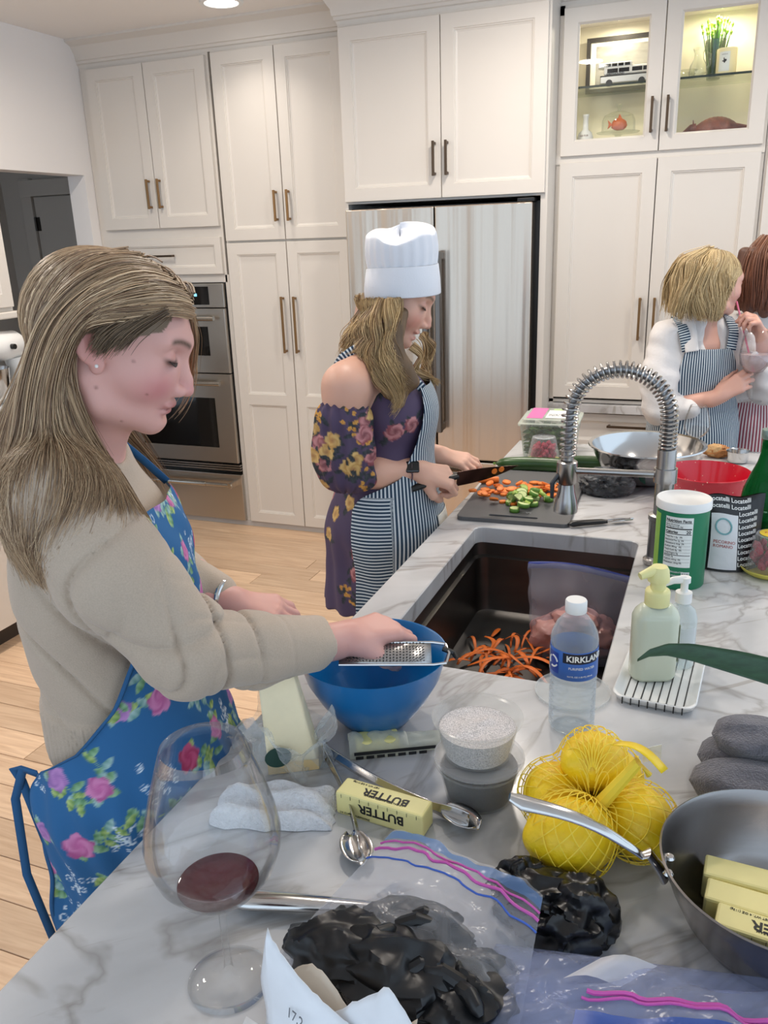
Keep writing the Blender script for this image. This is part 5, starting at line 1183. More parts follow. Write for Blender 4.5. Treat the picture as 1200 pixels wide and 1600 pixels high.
def surface(sdf, lo, hi, v, B=8, slack=.0):
    """sparse surface nets: returns verts, quads"""
    lo = np.array(lo, float); hi = np.array(hi, float); nb = np.ceil((hi - lo) / (v * B)).astype(int)
    I = np.stack(np.meshgrid(*[np.arange(n) for n in nb], indexing='ij'), -1).reshape(-1, 3)
    cen = (lo + (I + .5) * B * v).astype(np.float32); rad = B * v * .87
    d = np.concatenate([sdf(cen[i:i + 200000]) for i in range(0, len(cen), 200000)])
    I = I[np.abs(d) < rad * 1.35 + slack]
    g = np.arange(B + 1); off = np.stack(np.meshgrid(g, g, g, indexing='ij'), -1).reshape(-1, 3)
    dims = nb * B + 2; key = lambda q: (q[..., 0].astype(np.int64) * dims[1] + q[..., 1]) * dims[2] + q[..., 2]
    VK, VP, FK = [], [], []
    cor = [(i, j, k) for i in (0, 1) for j in (0, 1) for k in (0, 1)]
    edges = [(a, b) for a in range(8) for b in range(a + 1, 8) if sum(abs(cor[a][q] - cor[b][q]) for q in range(3)) == 1]
    for s0 in range(0, len(I), 1500):
        Ib = I[s0:s0 + 1500]; G = Ib[:, None] * B + off[None]
        D = sdf((lo + G * v).astype(np.float32), rad).reshape(-1, B + 1, B + 1, B + 1)
        sg = D < 0
        cnt = sum(sg[:, i:B + i, j:B + j, k:B + k].astype(np.int8) for i, j, k in cor)
        n, x, y, z = np.nonzero((cnt > 0) & (cnt < 8))
        if len(n):
            cv = np.stack([D[n, x + i, y + j, z + k] for i, j, k in cor], 1); acc = np.zeros((len(n), 3)); num = np.zeros(len(n))
            for a, b in edges:
                va, vb = cv[:, a], cv[:, b]; m = (va < 0) != (vb < 0); t = np.where(m, va / (va - vb + 1e-12), 0)
                acc += m[:, None] * (np.array(cor[a]) + t[:, None] * (np.array(cor[b]) - np.array(cor[a]))); num += m
            cell = Ib[n] * B + np.stack((x, y, z), 1); VK.append(key(cell)); VP.append(lo + (cell + acc / num[:, None]) * v)
        for ax in range(3):
            sl0 = [slice(0, B)] * 3; sl1 = list(sl0); sl1[ax] = slice(1, B + 1)
            s_a = sg[(slice(None), *sl0)]; s_b = sg[(slice(None), *sl1)]; n, x, y, z = np.nonzero(s_a != s_b)
            if not len(n): continue
            c = Ib[n] * B + np.stack((x, y, z), 1); u_, w_ = [(1, 2), (2, 0), (0, 1)][ax]
            eu = np.zeros(3, int); eu[u_] = 1; ew = np.zeros(3, int); ew[w_] = 1
            q = np.stack([key(c), key(c - eu), key(c - eu - ew), key(c - ew)], 1); fl_ = ~s_a[n, x, y, z]; q[fl_] = q[fl_][:, ::-1]; ok = ((c - eu - ew) >= 0).all(1); FK.append(q[ok])
    VK = np.concatenate(VK); VP = np.concatenate(VP); FK = np.concatenate(FK); o = np.argsort(VK); VK = VK[o]; VP = VP[o]
    F = np.searchsorted(VK, FK); F = np.minimum(F, len(VK) - 1); ok = (VK[F] == FK).all(1)
    return VP, F[ok]
def person(label, foot, group=None):
    return thing('person', label, 'person', tuple(AB(np.array(foot))), 0)
def put(name, P, F, material, root, **kw):
    """P in the people frame"""
    W = AB(P) - np.array(root.location); return np_mesh(name, W, F, material, root, **kw)
def mixc(base, col, m):
    m = np.clip(m, 0, 1)[:, None]; return base * (1 - m) + np.array(col) * m
def sstep(a, b, x): t = np.clip((x - a) / (b - a), 0, 1); return t * t * (3 - 2 * t)
def hn(x):   # hash noise 0..1
    return np.mod(np.sin(x * 127.1 + 3.7) * 43758.5453, 1.0)
def wob(P, f, s=0.):
    """smooth pseudo-noise, about -1..1"""
    x, y, z = P[..., 0] * f, P[..., 1] * f, P[..., 2] * f
    return (np.sin(x * 1.0 + 1.7 * np.sin(y * .9 + s) + s) * np.cos(z * 1.1 + 1.3 * np.sin(x * .7 + 2 * s)) + .6 * np.sin(1.9 * y + 1.5 * np.sin(1.3 * z + s) - s)) / 1.6
# ------------------------------------------------------------------ heads
def head_frame(yaw, pitch, roll=0):
    cy_, sy_, cp, sp = cos(yaw), sin(yaw), cos(pitch), sin(pitch)
    fwd = np.array((cp * cy_, cp * sy_, -sp)); left = np.array((-sy_, cy_, 0.)); up = np.cross(fwd, left)
    if roll: left, up = left * cos(roll) + up * sin(roll), up * cos(roll) - left * sin(roll)
    return np.stack((fwd, left, up), 1)
def add_head(S_, o, R, s=1., smile=0., eye_open=.0, ears=True, neck_to=None, nose=1., cr=1.):
    o = np.array(o); L_ = lambda x, y, z: o + R @ (np.array((x, y, z)) * s); e = lambda c, r, k, op='u', RR=None: S_.ell(L_(*c), np.array(r) * s, k * s, R if RR is None else R @ RR, op)
    c = lambda a, b, ra, rb, k, op='u': S_.cap(L_(*a), L_(*b), ra * s, rb * s, k * s, op)
    e((.004 + .012 * (1 - cr) * 5, 0, .034), (.094 * cr, .074 * cr, .077 * cr), .02)   # cranium
    e((.043, 0, .048), (.0625, .060, .050), .02)                       # forehead
    e((.046, 0, -.006), (.051, .055, .055), .025)                      # mid face
    e((.064, 0, -.036), (.0405, .035, .030), .02)                      # muzzle
    for q in (-1, 1):
        c((.006, q * .052, -.030), (.022, q * .048, -.056), .017, .014, .025); c((.022, q * .048, -.056), (.082, q * .009, -.0685), .014, .0120, .022)
        e((.062, q * .036, -.008), (.030, .022, .026), .02)            # cheek
    c((.0855, -.007, -.0680), (.0855, .007, -.0680), .0145, .0145, .016) # chin
    e((.050, 0, -.062), (.036, .036, .017), .022)
    c((.0965, 0, .040), (.0960, 0, .040), .0100, .0100, .018)
    for q in (-1, 1): c((.0965, q * .007, .0405), (.080, q * .042, .043), .0092, .0090, .016)
    for q in (-1, 1): e((.1060, q * .0315, .0245), (.0150, .0165, .0110), .014, 's')
    for q in (-1, 1): e((.0855, q * .0310, .0240), (.0125, .0150, .0118), .004)
    for q in (-1, 1): e((.090, q * .017, -.006), (.016, .015, .026), .014)
    c((.1030, 0, .026), (.1150 * nose, 0, -.004), .0058, .0078, .009); c((.1150 * nose, 0, -.004), (.1192 * nose, 0, -.0165), .0078, .0092, .006)
    for q in (-1, 1): e((.1080, q * .0130, -.0195), (.0115, .0066, .0078), .007)
    for q in (-1, 1): e((.1150, q * .0066, -.0285), (.0052, .0030, .0034), .003, 's')
    e((.1025, 0, -.0400 + .001 * smile), (.0078, .0235 + .004 * smile, .0052), .005); e((.0990, 0, -.0505 - .006 * smile), (.0070, .0205 + .003 * smile, .0055), .005)
    e((.1125, 0, -.0458 - .002 * smile), (.012, .0215 + .005 * smile, .0011 + .0042 * smile), .003, 's')
    e((.1030, 0, -.0588 - .006 * smile), (.006, .014, .0035), .008, 's')
    if ears:
        for q in (-1, 1):
            A = np.array(Matrix.Rotation(radians(-14), 3, 'Y')) @ np.array(Matrix.Rotation(q * radians(-20), 3, 'Z'))
            e((.004, q * .0775, .026), (.0205, .0065, .0320), .006, 'u', A); e((.011, q * .0835, .030), (.0115, .0065, .0200), .006, 's', A)
            e((.017, q * .0735, -.0045), (.0090, .005, .0110), .006)
            e((.0225, q * .0725, .017), (.0045, .004, .007), .004)
def skin_colors(P, o, R, s, base, smile=0., lips=(176, 96, 96), blush=(206, 132, 128), brow=(112, 86, 66), hairc=None, freckle=()):
    q = ((P - np.array(o)) @ R) / s; x, y, z = q[:, 0], q[:, 1], q[:, 2]; n = len(P); col = np.tile(np.array(base), (n, 1)).astype(float); ay = np.abs(y)
    inh = (x > -.12) & (x < .15) & (ay < .1) & (z > -.12) & (z < .14)
    g = lambda cx, cy, cz, rx, ry, rz: np.exp(-(((x - cx) / rx) ** 2 + ((ay - cy) / ry) ** 2 + ((z - cz) / rz) ** 2))
    col = mixc(col, lin(*blush), .75 * g(.082, .040, -.016, .03, .022, .022)); col = mixc(col, lin(*blush), .55 * g(.122, 0, -.014, .012, .012, .012)); col = mixc(col, lin(196, 106, 100), .5 * g(.006, .080, .024, .03, .012, .035) * (ay > .068))
    lu = np.exp(-((z + .0408) / .0048) ** 2 - (ay / (.0225 + .004 * smile)) ** 4) * (x > .088); ll = np.exp(-((z + .0510 + .006 * smile) / .0055) ** 2 - (ay / (.0205 + .003 * smile)) ** 4) * (x > .088)
    col = mixc(col, lin(*lips), .9 * np.maximum(lu, ll)); sl = np.exp(-((z + .0458 + .002 * smile) / (.0013 + .003 * smile)) ** 2 - (ay / (.0235 + .004 * smile)) ** 6) * (x > .085)
    if smile > .3:
        col = mixc(col, lin(232, 226, 220), np.exp(-((z + .0445) / .0030) ** 2 - (ay / .018) ** 6) * (x > .085) * (x < .107)); col = mixc(col, lin(96, 36, 36), np.exp(-((z + .0525) / .0022) ** 2 - (ay / .016) ** 6) * (x > .08) * (x < .102))
    else: col = mixc(col, lin(120, 52, 54), .85 * sl)
    bz = .0405 + .006 * np.sin(np.clip((ay - .010) / .036, 0, 1) * 2.4); bm = np.exp(-((z - bz) / .0038) ** 2) * sstep(.006, .012, ay) * (1 - sstep(.042, .05, ay)) * (x > .06)
    col = mixc(col, lin(*brow), .95 * bm)
    ez = .0195 - .003 * ((ay - .031) / .013) ** 2 * 0 - .0015 + .0028 * ((ay - .031) / .013) ** 2; em = np.exp(-((z - ez) / .0030) ** 2) * np.exp(-((ay - .0315) / .0138) ** 6) * (x > .070) * (x < .112)
    col = mixc(col, lin(46, 32, 28), .95 * em); col = mixc(col, lin(196, 128, 118), .45 * np.exp(-((z - .0285) / .004) ** 2 - ((ay - .031) / .015) ** 4) * (x > .07))
    for (fy, fz, fr) in freckle: col = mixc(col, lin(122, 70, 58), .8 * np.exp(-(((z - fz) ** 2 + (x - fy) ** 2) / fr ** 2)) * (y < 0))
    if hairc is not None:
        # scalp above the hairline
        hl = .074 + .008 * np.cos(ay * 40) - .75 * np.maximum(0, ay - .035)
        sc = (z > hl) | ((x < .034 - .2 * (z - .02)) & (ay > .03) & (z > .040)) | ((x < -.022) & (z > -.03 - .2 * x)); sc &= inh
        col = mixc(col, hairc, sc.astype(float))
    return col
def lashes(root, o, R, s, name='eyelashes'):
    o = np.array(o)
    for q in (-1, 1):
        mb = MB()
        top = []
        for i in range(15):
            u = i / 14; y = q * (.0180 + .0265 * u); zz = .0180 + .0028 * ((abs(y) - .031) / .013) ** 2; xx = .0970 - 9.5 * (abs(y) - .027) ** 2 + .0004
            p = o + R @ (np.array((xx, y, zz)) * s); t = o + R @ (np.array((xx + .0045 + .002 * u, y + q * .0025 * u, zz - .0032)) * s); top.append((AB(p), AB(t)))
        mb.grid([[a - np.array(root.location), b - np.array(root.location)] for a, b in top]).build(name, mat('lash_dark', lin(30, 22, 20), .6), root, smooth=True, solid=.0009)
SKIN = mat('skin', vcol='Col', rough=.46, sss=.12, sss_scale=.008, bump=(420, .06), bdist=.001)
# ------------------------------------------------------------------ hands
def add_hand(S_, w, F, U, side, curl=((.5, .6, .4),) * 4, thumb=(.6, .2), s=1., spread=.10):
    """w wrist, F towards the knuckles, U back of hand; side=+1 thumb at F x U; returns finger joints"""
    F = np.array(F, float); F /= np.linalg.norm(F); U = np.array(U, float); U -= (U @ F) * F; U /= np.linalg.norm(U); T = np.cross(F, U) * side; w = np.array(w, float)
    S_.cap(w - F * .03, w + F * .01, .024 * s, .0245 * s, .015)
    offs = (.0270, .0095, -.0085, -.0255); L4 = (.070, .078, .073, .057); base = (.083, .087, .082, .073); tips = []
    for i in range(4):
        k0 = w + (F * base[i] + T * offs[i]) * s; S_.cap(w + (F * .012 + T * offs[i] * .55) * s, k0, .0135 * s, .0105 * s, .014 * s)
        d = F + T * spread * (1.5 - i) * .5; d /= np.linalg.norm(d); p = k0; ang = 0
        for j, (fr, r0, r1) in enumerate(((.45, .0098, .0086), (.31, .0086, .0078), (.24, .0078, .0062))):
            ang += curl[i][j]; dd = d * cos(ang) - U * sin(ang); q = p + dd * L4[i] * fr * s
            S_.cap(p, q, r0 * s * (.9 if i == 3 else 1), r1 * s * (.9 if i == 3 else 1), .004 * s); p = q
        tips.append(p)
    t0 = w + (F * .018 + T * .022 - U * .006) * s; t1 = w + (F * .052 + T * (.040 + .006 * thumb[0]) - U * .016 * (1 + thumb[1])) * s
    dt = (F * .85 + T * (.45 - thumb[0]) - U * thumb[1]); dt /= np.linalg.norm(dt); t2 = t1 + dt * .032 * s; dt2 = dt - T * .35 * thumb[0] - U * .15; dt2 /= np.linalg.norm(dt2); t3 = t2 + dt2 * .025 * s
    S_.cap(t0, t1, .0165 * s, .0125 * s, .014 * s); S_.cap(t1, t2, .0115 * s, .0100 * s, .005 * s); S_.cap(t2, t3, .0100 * s, .0078 * s, .004 * s)
    return tips
# ------------------------------------------------------------------ hair strands
def strands(name, root, guides, n, m=22, spread=.010, rad=.0007, pal=((120, 96, 70), (160, 134, 100), (92, 72, 54)), seed=1, wave=(0, 0), push=None, clump=.5, tipfade=.25, ends=(.85, 1.0), material='hair', locks=0):
    """guides: list of polylines (people frame), neighbours interpolated; returns the mesh object"""
    g = np.random.default_rng(seed); G = []
    for gl in guides:
        gl = np.array(gl, float); sl_ = np.r_[0, np.cumsum(np.linalg.norm(np.diff(gl, axis=0), axis=1))]; sl_ /= sl_[-1]; t = np.linspace(0, 1, 40)
        # smooth (Catmull-Rom like) resample
        R0 = np.stack([np.interp(t, sl_, gl[:, k]) for k in range(3)], 1)
        for _ in range(4): R0[1:-1] = (R0[:-2] + 2 * R0[1:-1] + R0[2:]) / 4
        G.append(R0)
    G = np.array(G); ng = len(G)
    u = g.random(n) * (ng - 1 - 1e-6) if ng > 1 else np.zeros(n)
    if locks: kk = np.floor(u * locks / ng); u = np.clip((kk + .5 + (hn(kk) - .5) * .6) * ng / locks + g.normal(0, .16, n) * ng / locks, 0, ng - 1 - 1e-6)
    i0 = u.astype(int); fu = (u - i0)[:, None, None]
    B = G[i0] * (1 - fu) + G[np.minimum(i0 + 1, ng - 1)] * fu                                    # (n,40,3)
    end = g.uniform(*ends, n); t = np.linspace(0, 1, m)[None] * end[:, None] * 39; ti = np.minimum(t.astype(int), 38); tf = (t - ti)[..., None]
    r_ = np.arange(n)[:, None]; P = B[r_, ti] * (1 - tf) + B[r_, ti + 1] * tf
    tt = np.linspace(0, 1, m)[None, :, None]
    off = g.normal(0, 1, (n, 1, 3)) * spread * (.55 + .45 * tt ** .7); off2 = g.normal(0, 1, (n, 1, 3)) * spread * .5 * tt; P = P + off + off2
    if wave[0]:
        ph = (u * 2.2)[:, None, None] + g.normal(0, clump, (n, 1, 1)); ax = np.array((1, .5, .2))[None, None]; P = P + wave[0] * np.sin(tt * wave[1] * 6.283 + ph) * tt ** .5 * ax + .6 * wave[0] * np.cos(tt * wave[1] * 6.283 + ph * 1.3) * tt ** .5 * np.array((-.2, 1, 0))[None, None]
    if push is not None:
        sd, dist = push; Q = P.reshape(-1, 3).astype(np.float32); dd = dist + g.random(n).repeat(m) * dist * 1.2
        for _ in range(3):
            d = sd(Q); e = .004; gr = np.stack([sd(Q + np.eye(3, dtype=np.float32)[k] * e) - d for k in range(3)], 1) / e; gr /= np.linalg.norm(gr, axis=1)[:, None] + 1e-6
            Q = Q + gr * np.maximum(dd - d, 0)[:, None].astype(np.float32)
        P = Q.reshape(n, m, 3).astype(float)
        for _ in range(2): P[:, 1:-1] = (P[:, :-2] + 2 * P[:, 1:-1] + P[:, 2:]) / 4
    T = np.gradient(P, axis=1); T /= np.linalg.norm(T, axis=2)[..., None] + 1e-9
    up = np.array((.3, -.9, .3)); A = np.cross(T, up); A /= np.linalg.norm(A, axis=2)[..., None] + 1e-9; Bn = np.cross(T, A)
    rr = (rad * g.uniform(.7, 1.5, (n, 1)) * (1 - (1 - tipfade) * np.linspace(0, 1, m)[None] ** 3))[..., None]
    V = np.stack([P + rr * (cos(a) * A + sin(a) * Bn) for a in (0, 2.094, 4.189)], 2)             # n,m,3,3
    idx = np.arange(n * m * 3).reshape(n, m, 3); F = []
    for k in range(3): k2 = (k + 1) % 3; F.append(np.stack((idx[:, :-1, k], idx[:, :-1, k2], idx[:, 1:, k2], idx[:, 1:, k]), -1).reshape(-1, 4))
    pc = np.array([lin(*c) for c in pal]); lockn = hn(np.floor(u * (locks / ng if locks else 9) + 1) + seed); w1 = .55 * lockn + .45 * g.random(n); ci = w1 * (len(pc) - 1 - 1e-6); c0 = ci.astype(int); cf = (ci - c0)[:, None]
    C = pc[c0] * (1 - cf) + pc[c0 + 1] * cf; C = C * g.uniform(.8, 1.2, (n, 1)); C = np.repeat(C, m * 3, 0)
    return put(name, V.reshape(-1, 3), np.concatenate(F), material, root, colors=C)
mat('hair', vcol='Col', rough=.38, spec=.5)
# ------------------------------------------------------------------ cloth sheets wrapped on a body
def wrap_sheet(sdf, axis, phi0, phi1, z0, z1, nu, nv, off, ru=None, r_max=.5, edge=None):
    """axis(z)->(a,b) centre; phi0(z)/phi1(z) angular limits; returns grid positions (nv,nu,3), phi, z, r"""
    cu, cv = max(24, nu // 4), max(24, nv // 4); zz = np.linspace(z0, z1, cv); ph = np.array([np.linspace(phi0(z), phi1(z), cu) for z in zz]); ax = np.array([axis(z) for z in zz])
    D = np.stack((np.cos(ph), np.sin(ph), np.zeros_like(ph)), -1); O = np.concatenate((np.repeat(ax[:, None], cu, 1), np.repeat(zz[:, None, None], cu, 1)), 2)
    r = np.full(ph.shape, r_max)
    for _ in range(40):
        d = sdf((O + D * r[..., None]).reshape(-1, 3).astype(np.float32)).reshape(ph.shape) - off; r = np.clip(r - d * .8, .02, r_max)
    fu = np.linspace(0, cu - 1, nu); fv = np.linspace(0, cv - 1, nv)
    def up(A):
        A1 = np.stack([np.interp(fv, np.arange(cv), A[:, k]) for k in range(cu)], 1); return np.stack([np.interp(fu, np.arange(cu), A1[k]) for k in range(nv)], 0)
    for _ in range(2): r[1:-1, 1:-1] = (r[1:-1, 1:-1] * 2 + r[:-2, 1:-1] + r[2:, 1:-1] + r[1:-1, :-2] + r[1:-1, 2:]) / 6
    PH = up(ph); Rr = up(r); ZZ = np.repeat(np.interp(fv, np.arange(cv), zz)[:, None], nu, 1); AX = np.array([axis(z) for z in ZZ[:, 0]])
    return PH, Rr, ZZ, AX
def sheet_pos(PH, Rr, ZZ, AX):
    return np.stack((AX[:, None, 0] + Rr * np.cos(PH), AX[:, None, 1] + Rr * np.sin(PH), ZZ), -1)
def grid_faces(nv, nu, flip=False):
    i = np.arange(nv * nu).reshape(nv, nu); q = np.stack((i[:-1, :-1], i[:-1, 1:], i[1:, 1:], i[1:, :-1]), -1).reshape(-1, 4); return q[:, ::-1] if flip else q
# ------------------------------------------------------------------ floral print stamps
class Print:
    def __init__(s, U, V, base): s.U = U.ravel(); s.V = V.ravel(); s.C = np.tile(np.array(lin(*base)), (s.U.size, 1)).astype(float)
    def loc(s, u, v, r, rot=0):
        m = np.nonzero((np.abs(s.U - u) < r) & (np.abs(s.V - v) < r))[0]; x = s.U[m] - u; y = s.V[m] - v; return m, x * cos(rot) + y * sin(rot), -x * sin(rot) + y * cos(rot)
    def paint(s, m, w, c): w = np.clip(w, 0, 1)[:, None]; s.C[m] = s.C[m] * (1 - w) + np.array(c) * w
    def rose(s, u, v, r, pal, rot=0):
        m, x, y = s.loc(u, v, r * 1.3, rot); d = np.hypot(x, y) / r; a = np.arctan2(y, x); edge = .93 + .09 * np.sin(5 * a + rot * 3) + .04 * np.sin(11 * a)
        k = sstep(0, .12, edge - d); c0, c1, c2 = [np.array(lin(*q)) for q in pal]
        t = .5 + .5 * np.sin(9 * d + 2.2 * a + 1.1 * np.sin(3 * a + 5 * d)); sh = np.clip(.25 + .75 * t * (0.4 + .6 * d), 0, 1)[:, None]; col = c0 * (1 - sh) + c1 * sh; cc = np.exp(-(d / .38) ** 2)[:, None]; col = col * (1 - .75 * cc) + c2 * .75 * cc
        s.C[m] = s.C[m] * (1 - k[:, None]) + col * k[:, None]
    def leaf(s, u, v, L_, wd, rot, pal):
        m, x, y = s.loc(u + L_ / 2 * cos(rot), v + L_ / 2 * sin(rot), L_ * .75, rot); q = np.clip(x / (L_ / 2), -1, 1); hw = wd * (1 - q * q) ** .7 * (1 - .25 * q); k = sstep(0, .0012, hw - np.abs(y)) * (np.abs(x) < L_ / 2)
        c0, c1 = np.array(lin(*pal[0])), np.array(lin(*pal[1])); t = np.clip(.5 + y / (2 * wd + 1e-9) + .25 * np.sin(x * 700), 0, 1)[:, None]; col = c0 * (1 - t) + c1 * t
        s.C[m] = s.C[m] * (1 - k[:, None]) + col * k[:, None]
    def line(s, pts, w, c):
        pts = np.array(pts); lo = pts.min(0) - w * 3; hi = pts.max(0) + w * 3; m = np.nonzero((s.U > lo[0]) & (s.U < hi[0]) & (s.V > lo[1]) & (s.V < hi[1]))[0]; P = np.stack((s.U[m], s.V[m]), 1); d = np.full(len(m), 9.)
        for a, b in zip(pts[:-1], pts[1:]):
            ba = b - a; h = np.clip(((P - a) @ ba) / (ba @ ba + 1e-12), 0, 1); d = np.minimum(d, np.linalg.norm(P - a - h[:, None] * ba, axis=1))
        s.paint(m, sstep(0, w * .6, w - d), lin(*c))
    def ring(s, u, v, r, w, c):
        m, x, y = s.loc(u, v, r + 3 * w); s.paint(m, sstep(0, w * .6, w - np.abs(np.hypot(x, y) - r)), lin(*c))
# ================================================================== PERSON 1: beige sweater, blue floral apron
H1A = [
    [(-0.241, 1.040, 1.537), (-0.249, 0.995, 1.550), (-0.270, 0.977, 1.548), (-0.301, 0.966, 1.544), (-0.328, 0.964, 1.551), (-0.364, 0.974, 1.530), (-0.382, 0.978, 1.472), (-0.363, 0.968, 1.412), (-0.337, 0.958, 1.359), (-0.317, 0.935, 1.293)],
    [(-0.241, 1.040, 1.537), (-0.249, 0.995, 1.550), (-0.270, 0.977, 1.548), (-0.301, 0.966, 1.544), (-0.328, 0.964, 1.551), (-0.366, 0.972, 1.534), (-0.388, 0.978, 1.480), (-0.385, 0.970, 1.417), (-0.347, 0.935, 1.350), (-0.335, 0.905, 1.289)],
    [(-0.244, 1.040, 1.551), (-0.257, 0.990, 1.566), (-0.284, 0.968, 1.561), (-0.318, 0.958, 1.557), (-0.353, 0.960, 1.539), (-0.380, 0.966, 1.502), (-0.396, 0.966, 1.441), (-0.379, 0.942, 1.381), (-0.362, 0.912, 1.327), (-0.353, 0.895, 1.269)],
    [(-0.259, 1.045, 1.568), (-0.276, 1.000, 1.582), (-0.304, 0.968, 1.576), (-0.339, 0.955, 1.557), (-0.368, 0.952, 1.527), (-0.390, 0.955, 1.484), (-0.407, 0.955, 1.424), (-0.405, 0.935, 1.368), (-0.394, 0.912, 1.312), (-0.391, 0.900, 1.252)],
    [(-0.276, 1.045, 1.586), (-0.299, 1.010, 1.597), (-0.326, 0.975, 1.590), (-0.356, 0.958, 1.568), (-0.387, 0.958, 1.534), (-0.412, 0.960, 1.484), (-0.432, 0.960, 1.424), (-0.440, 0.945, 1.366), (-0.437, 0.930, 1.299), (-0.436, 0.920, 1.237)],
    [(-0.295, 1.050, 1.599), (-0.326, 1.030, 1.604), (-0.349, 0.990, 1.590), (-0.371, 0.975, 1.564), (-0.396, 0.975, 1.525), (-0.423, 0.975, 1.474), (-0.452, 0.975, 1.414), (-0.477, 0.965, 1.354), (-0.483, 0.950, 1.285)],
    [(-0.314, 1.050, 1.606), (-0.354, 1.050, 1.601), (-0.385, 1.050, 1.580), (-0.410, 1.050, 1.540), (-0.435, 1.045, 1.495), (-0.466, 1.040, 1.441), (-0.508, 1.030, 1.387), (-0.527, 1.010, 1.325)],
]
H1T = [
    [(-0.253, 0.985, 1.545), (-0.272, 0.977, 1.535), (-0.295, 0.974, 1.522), (-0.312, 0.972, 1.504)],
    [(-0.268, 0.978, 1.542), (-0.293, 0.972, 1.533), (-0.316, 0.969, 1.519), (-0.335, 0.968, 1.500)],
    [(-0.296, 0.970, 1.537), (-0.314, 0.967, 1.530), (-0.330, 0.966, 1.520), (-0.341, 0.966, 1.504)],
]
H1F = [
    [(-0.243, 1.060, 1.537), (-0.245, 1.085, 1.508), (-0.252, 1.100, 1.473), (-0.263, 1.110, 1.438)],
    [(-0.243, 1.060, 1.534), (-0.252, 1.100, 1.490), (-0.267, 1.120, 1.428), (-0.283, 1.120, 1.402), (-0.302, 1.110, 1.385)],
]
P1 = person('woman in a beige sweater and blue floral apron grating cheese into a blue bowl', (-.41, 1.07, 0))
O1 = (-.362, 1.05, 1.494); R1 = head_frame(radians(5), radians(20)); HS1 = .975
sk = Sdf(); add_head(sk, O1, R1, HS1, nose=1.0)
sk.chain([((-.375, 1.055, 1.46), .050), ((-.395, 1.06, 1.41), .048), ((-.415, 1.065, 1.33), .060)], .03)
sk.ell((-.40, 1.07, 1.20), (.085, .13, .15), .03); sk.ell((-.40, 1.07, 1.0), (.085, .12, .12), .03)
# near (right) forearm and gripping hand
WR1 = np.array((-.088, 1.066, 1.070)); sk.chain([((-.235, .90, 1.148), .030), ((-.15, .995, 1.100), .028), (WR1, .0240)], .02)
add_hand(sk, WR1 + np.array((.012, .008, .002)), (.078, .050, -.004), (.05, -.18, .98), 1, ((.55, 1.25, .9), (.65, 1.3, .9), (.75, 1.3, .9), (.85, 1.25, .9)), (.75, .75), .93)
# far (left) forearm and hand
WR1b = np.array((-.255, 1.150, 1.098)); sk.chain([((-.36, 1.24, 1.14), .034), (WR1b, .024)], .02)
add_hand(sk, WR1b, (.105, .03, -.035), (.25, -.2, .95), -1, ((.35, .5, .3),) * 4, (.4, .4), .92)
V, F = surface(sk, (-.52, .86, .86), (.06, 1.34, 1.63), .0022)
fr1 = ((.055, .012, .0018), (.020, -.032, .002), (.078, -.026, .0015), (.055, -.070, .0015))
C = skin_colors(V, O1, R1, HS1, lin(216, 164, 152), 0, (178, 98, 100), (204, 122, 126), (92, 70, 56), lin(122, 100, 76), fr1)
hm = (V[:, 2] < 1.25); C = mixc(C, lin(216, 150, 136), .35 * hm * (.5 + .5 * wob(V, 60)))
put('body', V, F, SKIN, P1, colors=C); lashes(P1, O1, R1, HS1)
er = AB(np.array(O1) + R1 @ np.array((.0175, -.0795, -.0035)) * HS1) - np.array(P1.location)
MB().lathe([(0, -.0024), (.0017, -.0017), (.0024, 0), (.0017, .0017), (0, .0024)], tuple(er), 12).build('pearl_earring', mat('pearl', lin(240, 236, 230), .15, coat=.5), P1, smooth=True)
# --- sweater
sw = Sdf()
sw.ell((-.408, 1.07, 1.195), (.108, .158, .150), .05); sw.ell((-.397, 1.07, 1.06), (.104, .142, .13), .05); sw.ell((-.40, 1.07, .96), (.103, .142, .10), .04)
sw.chain([((-.415, .955, 1.330), .050), ((-.420, 1.065, 1.345), .056), ((-.445, 1.18, 1.315), .048)], .05)
sw.chain([((-.385, .930, 1.335), .060), ((-.328, .900, 1.252), .060), ((-.247, .892, 1.156), .050)], .04)
sw.chain([((-.247, .892, 1.156), .050), ((-.185, .955, 1.117), .044), ((-.115, 1.042, 1.080), .0385)], .02)
sw.chain([((-.45, 1.185, 1.290), .052), ((-.43, 1.24, 1.17), .045), ((-.345, 1.215, 1.12), .038), ((-.275, 1.165, 1.105), .033)], .03)
sw.cap((-.098, 1.062, 1.066), (-.04, 1.13, 1.04), .045, .06, .003, 's'); sw.plane((0, 0, -1), -.945); sw._add('s', (lambda a, b: (lambda P: np.sqrt((((P - np.array(a, np.float32)) - np.clip(((P - np.array(a, np.float32)) @ np.array(b, np.float32)), 0, .1)[..., None] * np.array(b, np.float32)) ** 2).sum(-1)) - .046))((-.395, 1.057, 1.375), (.15, -.05, .98)), .012)
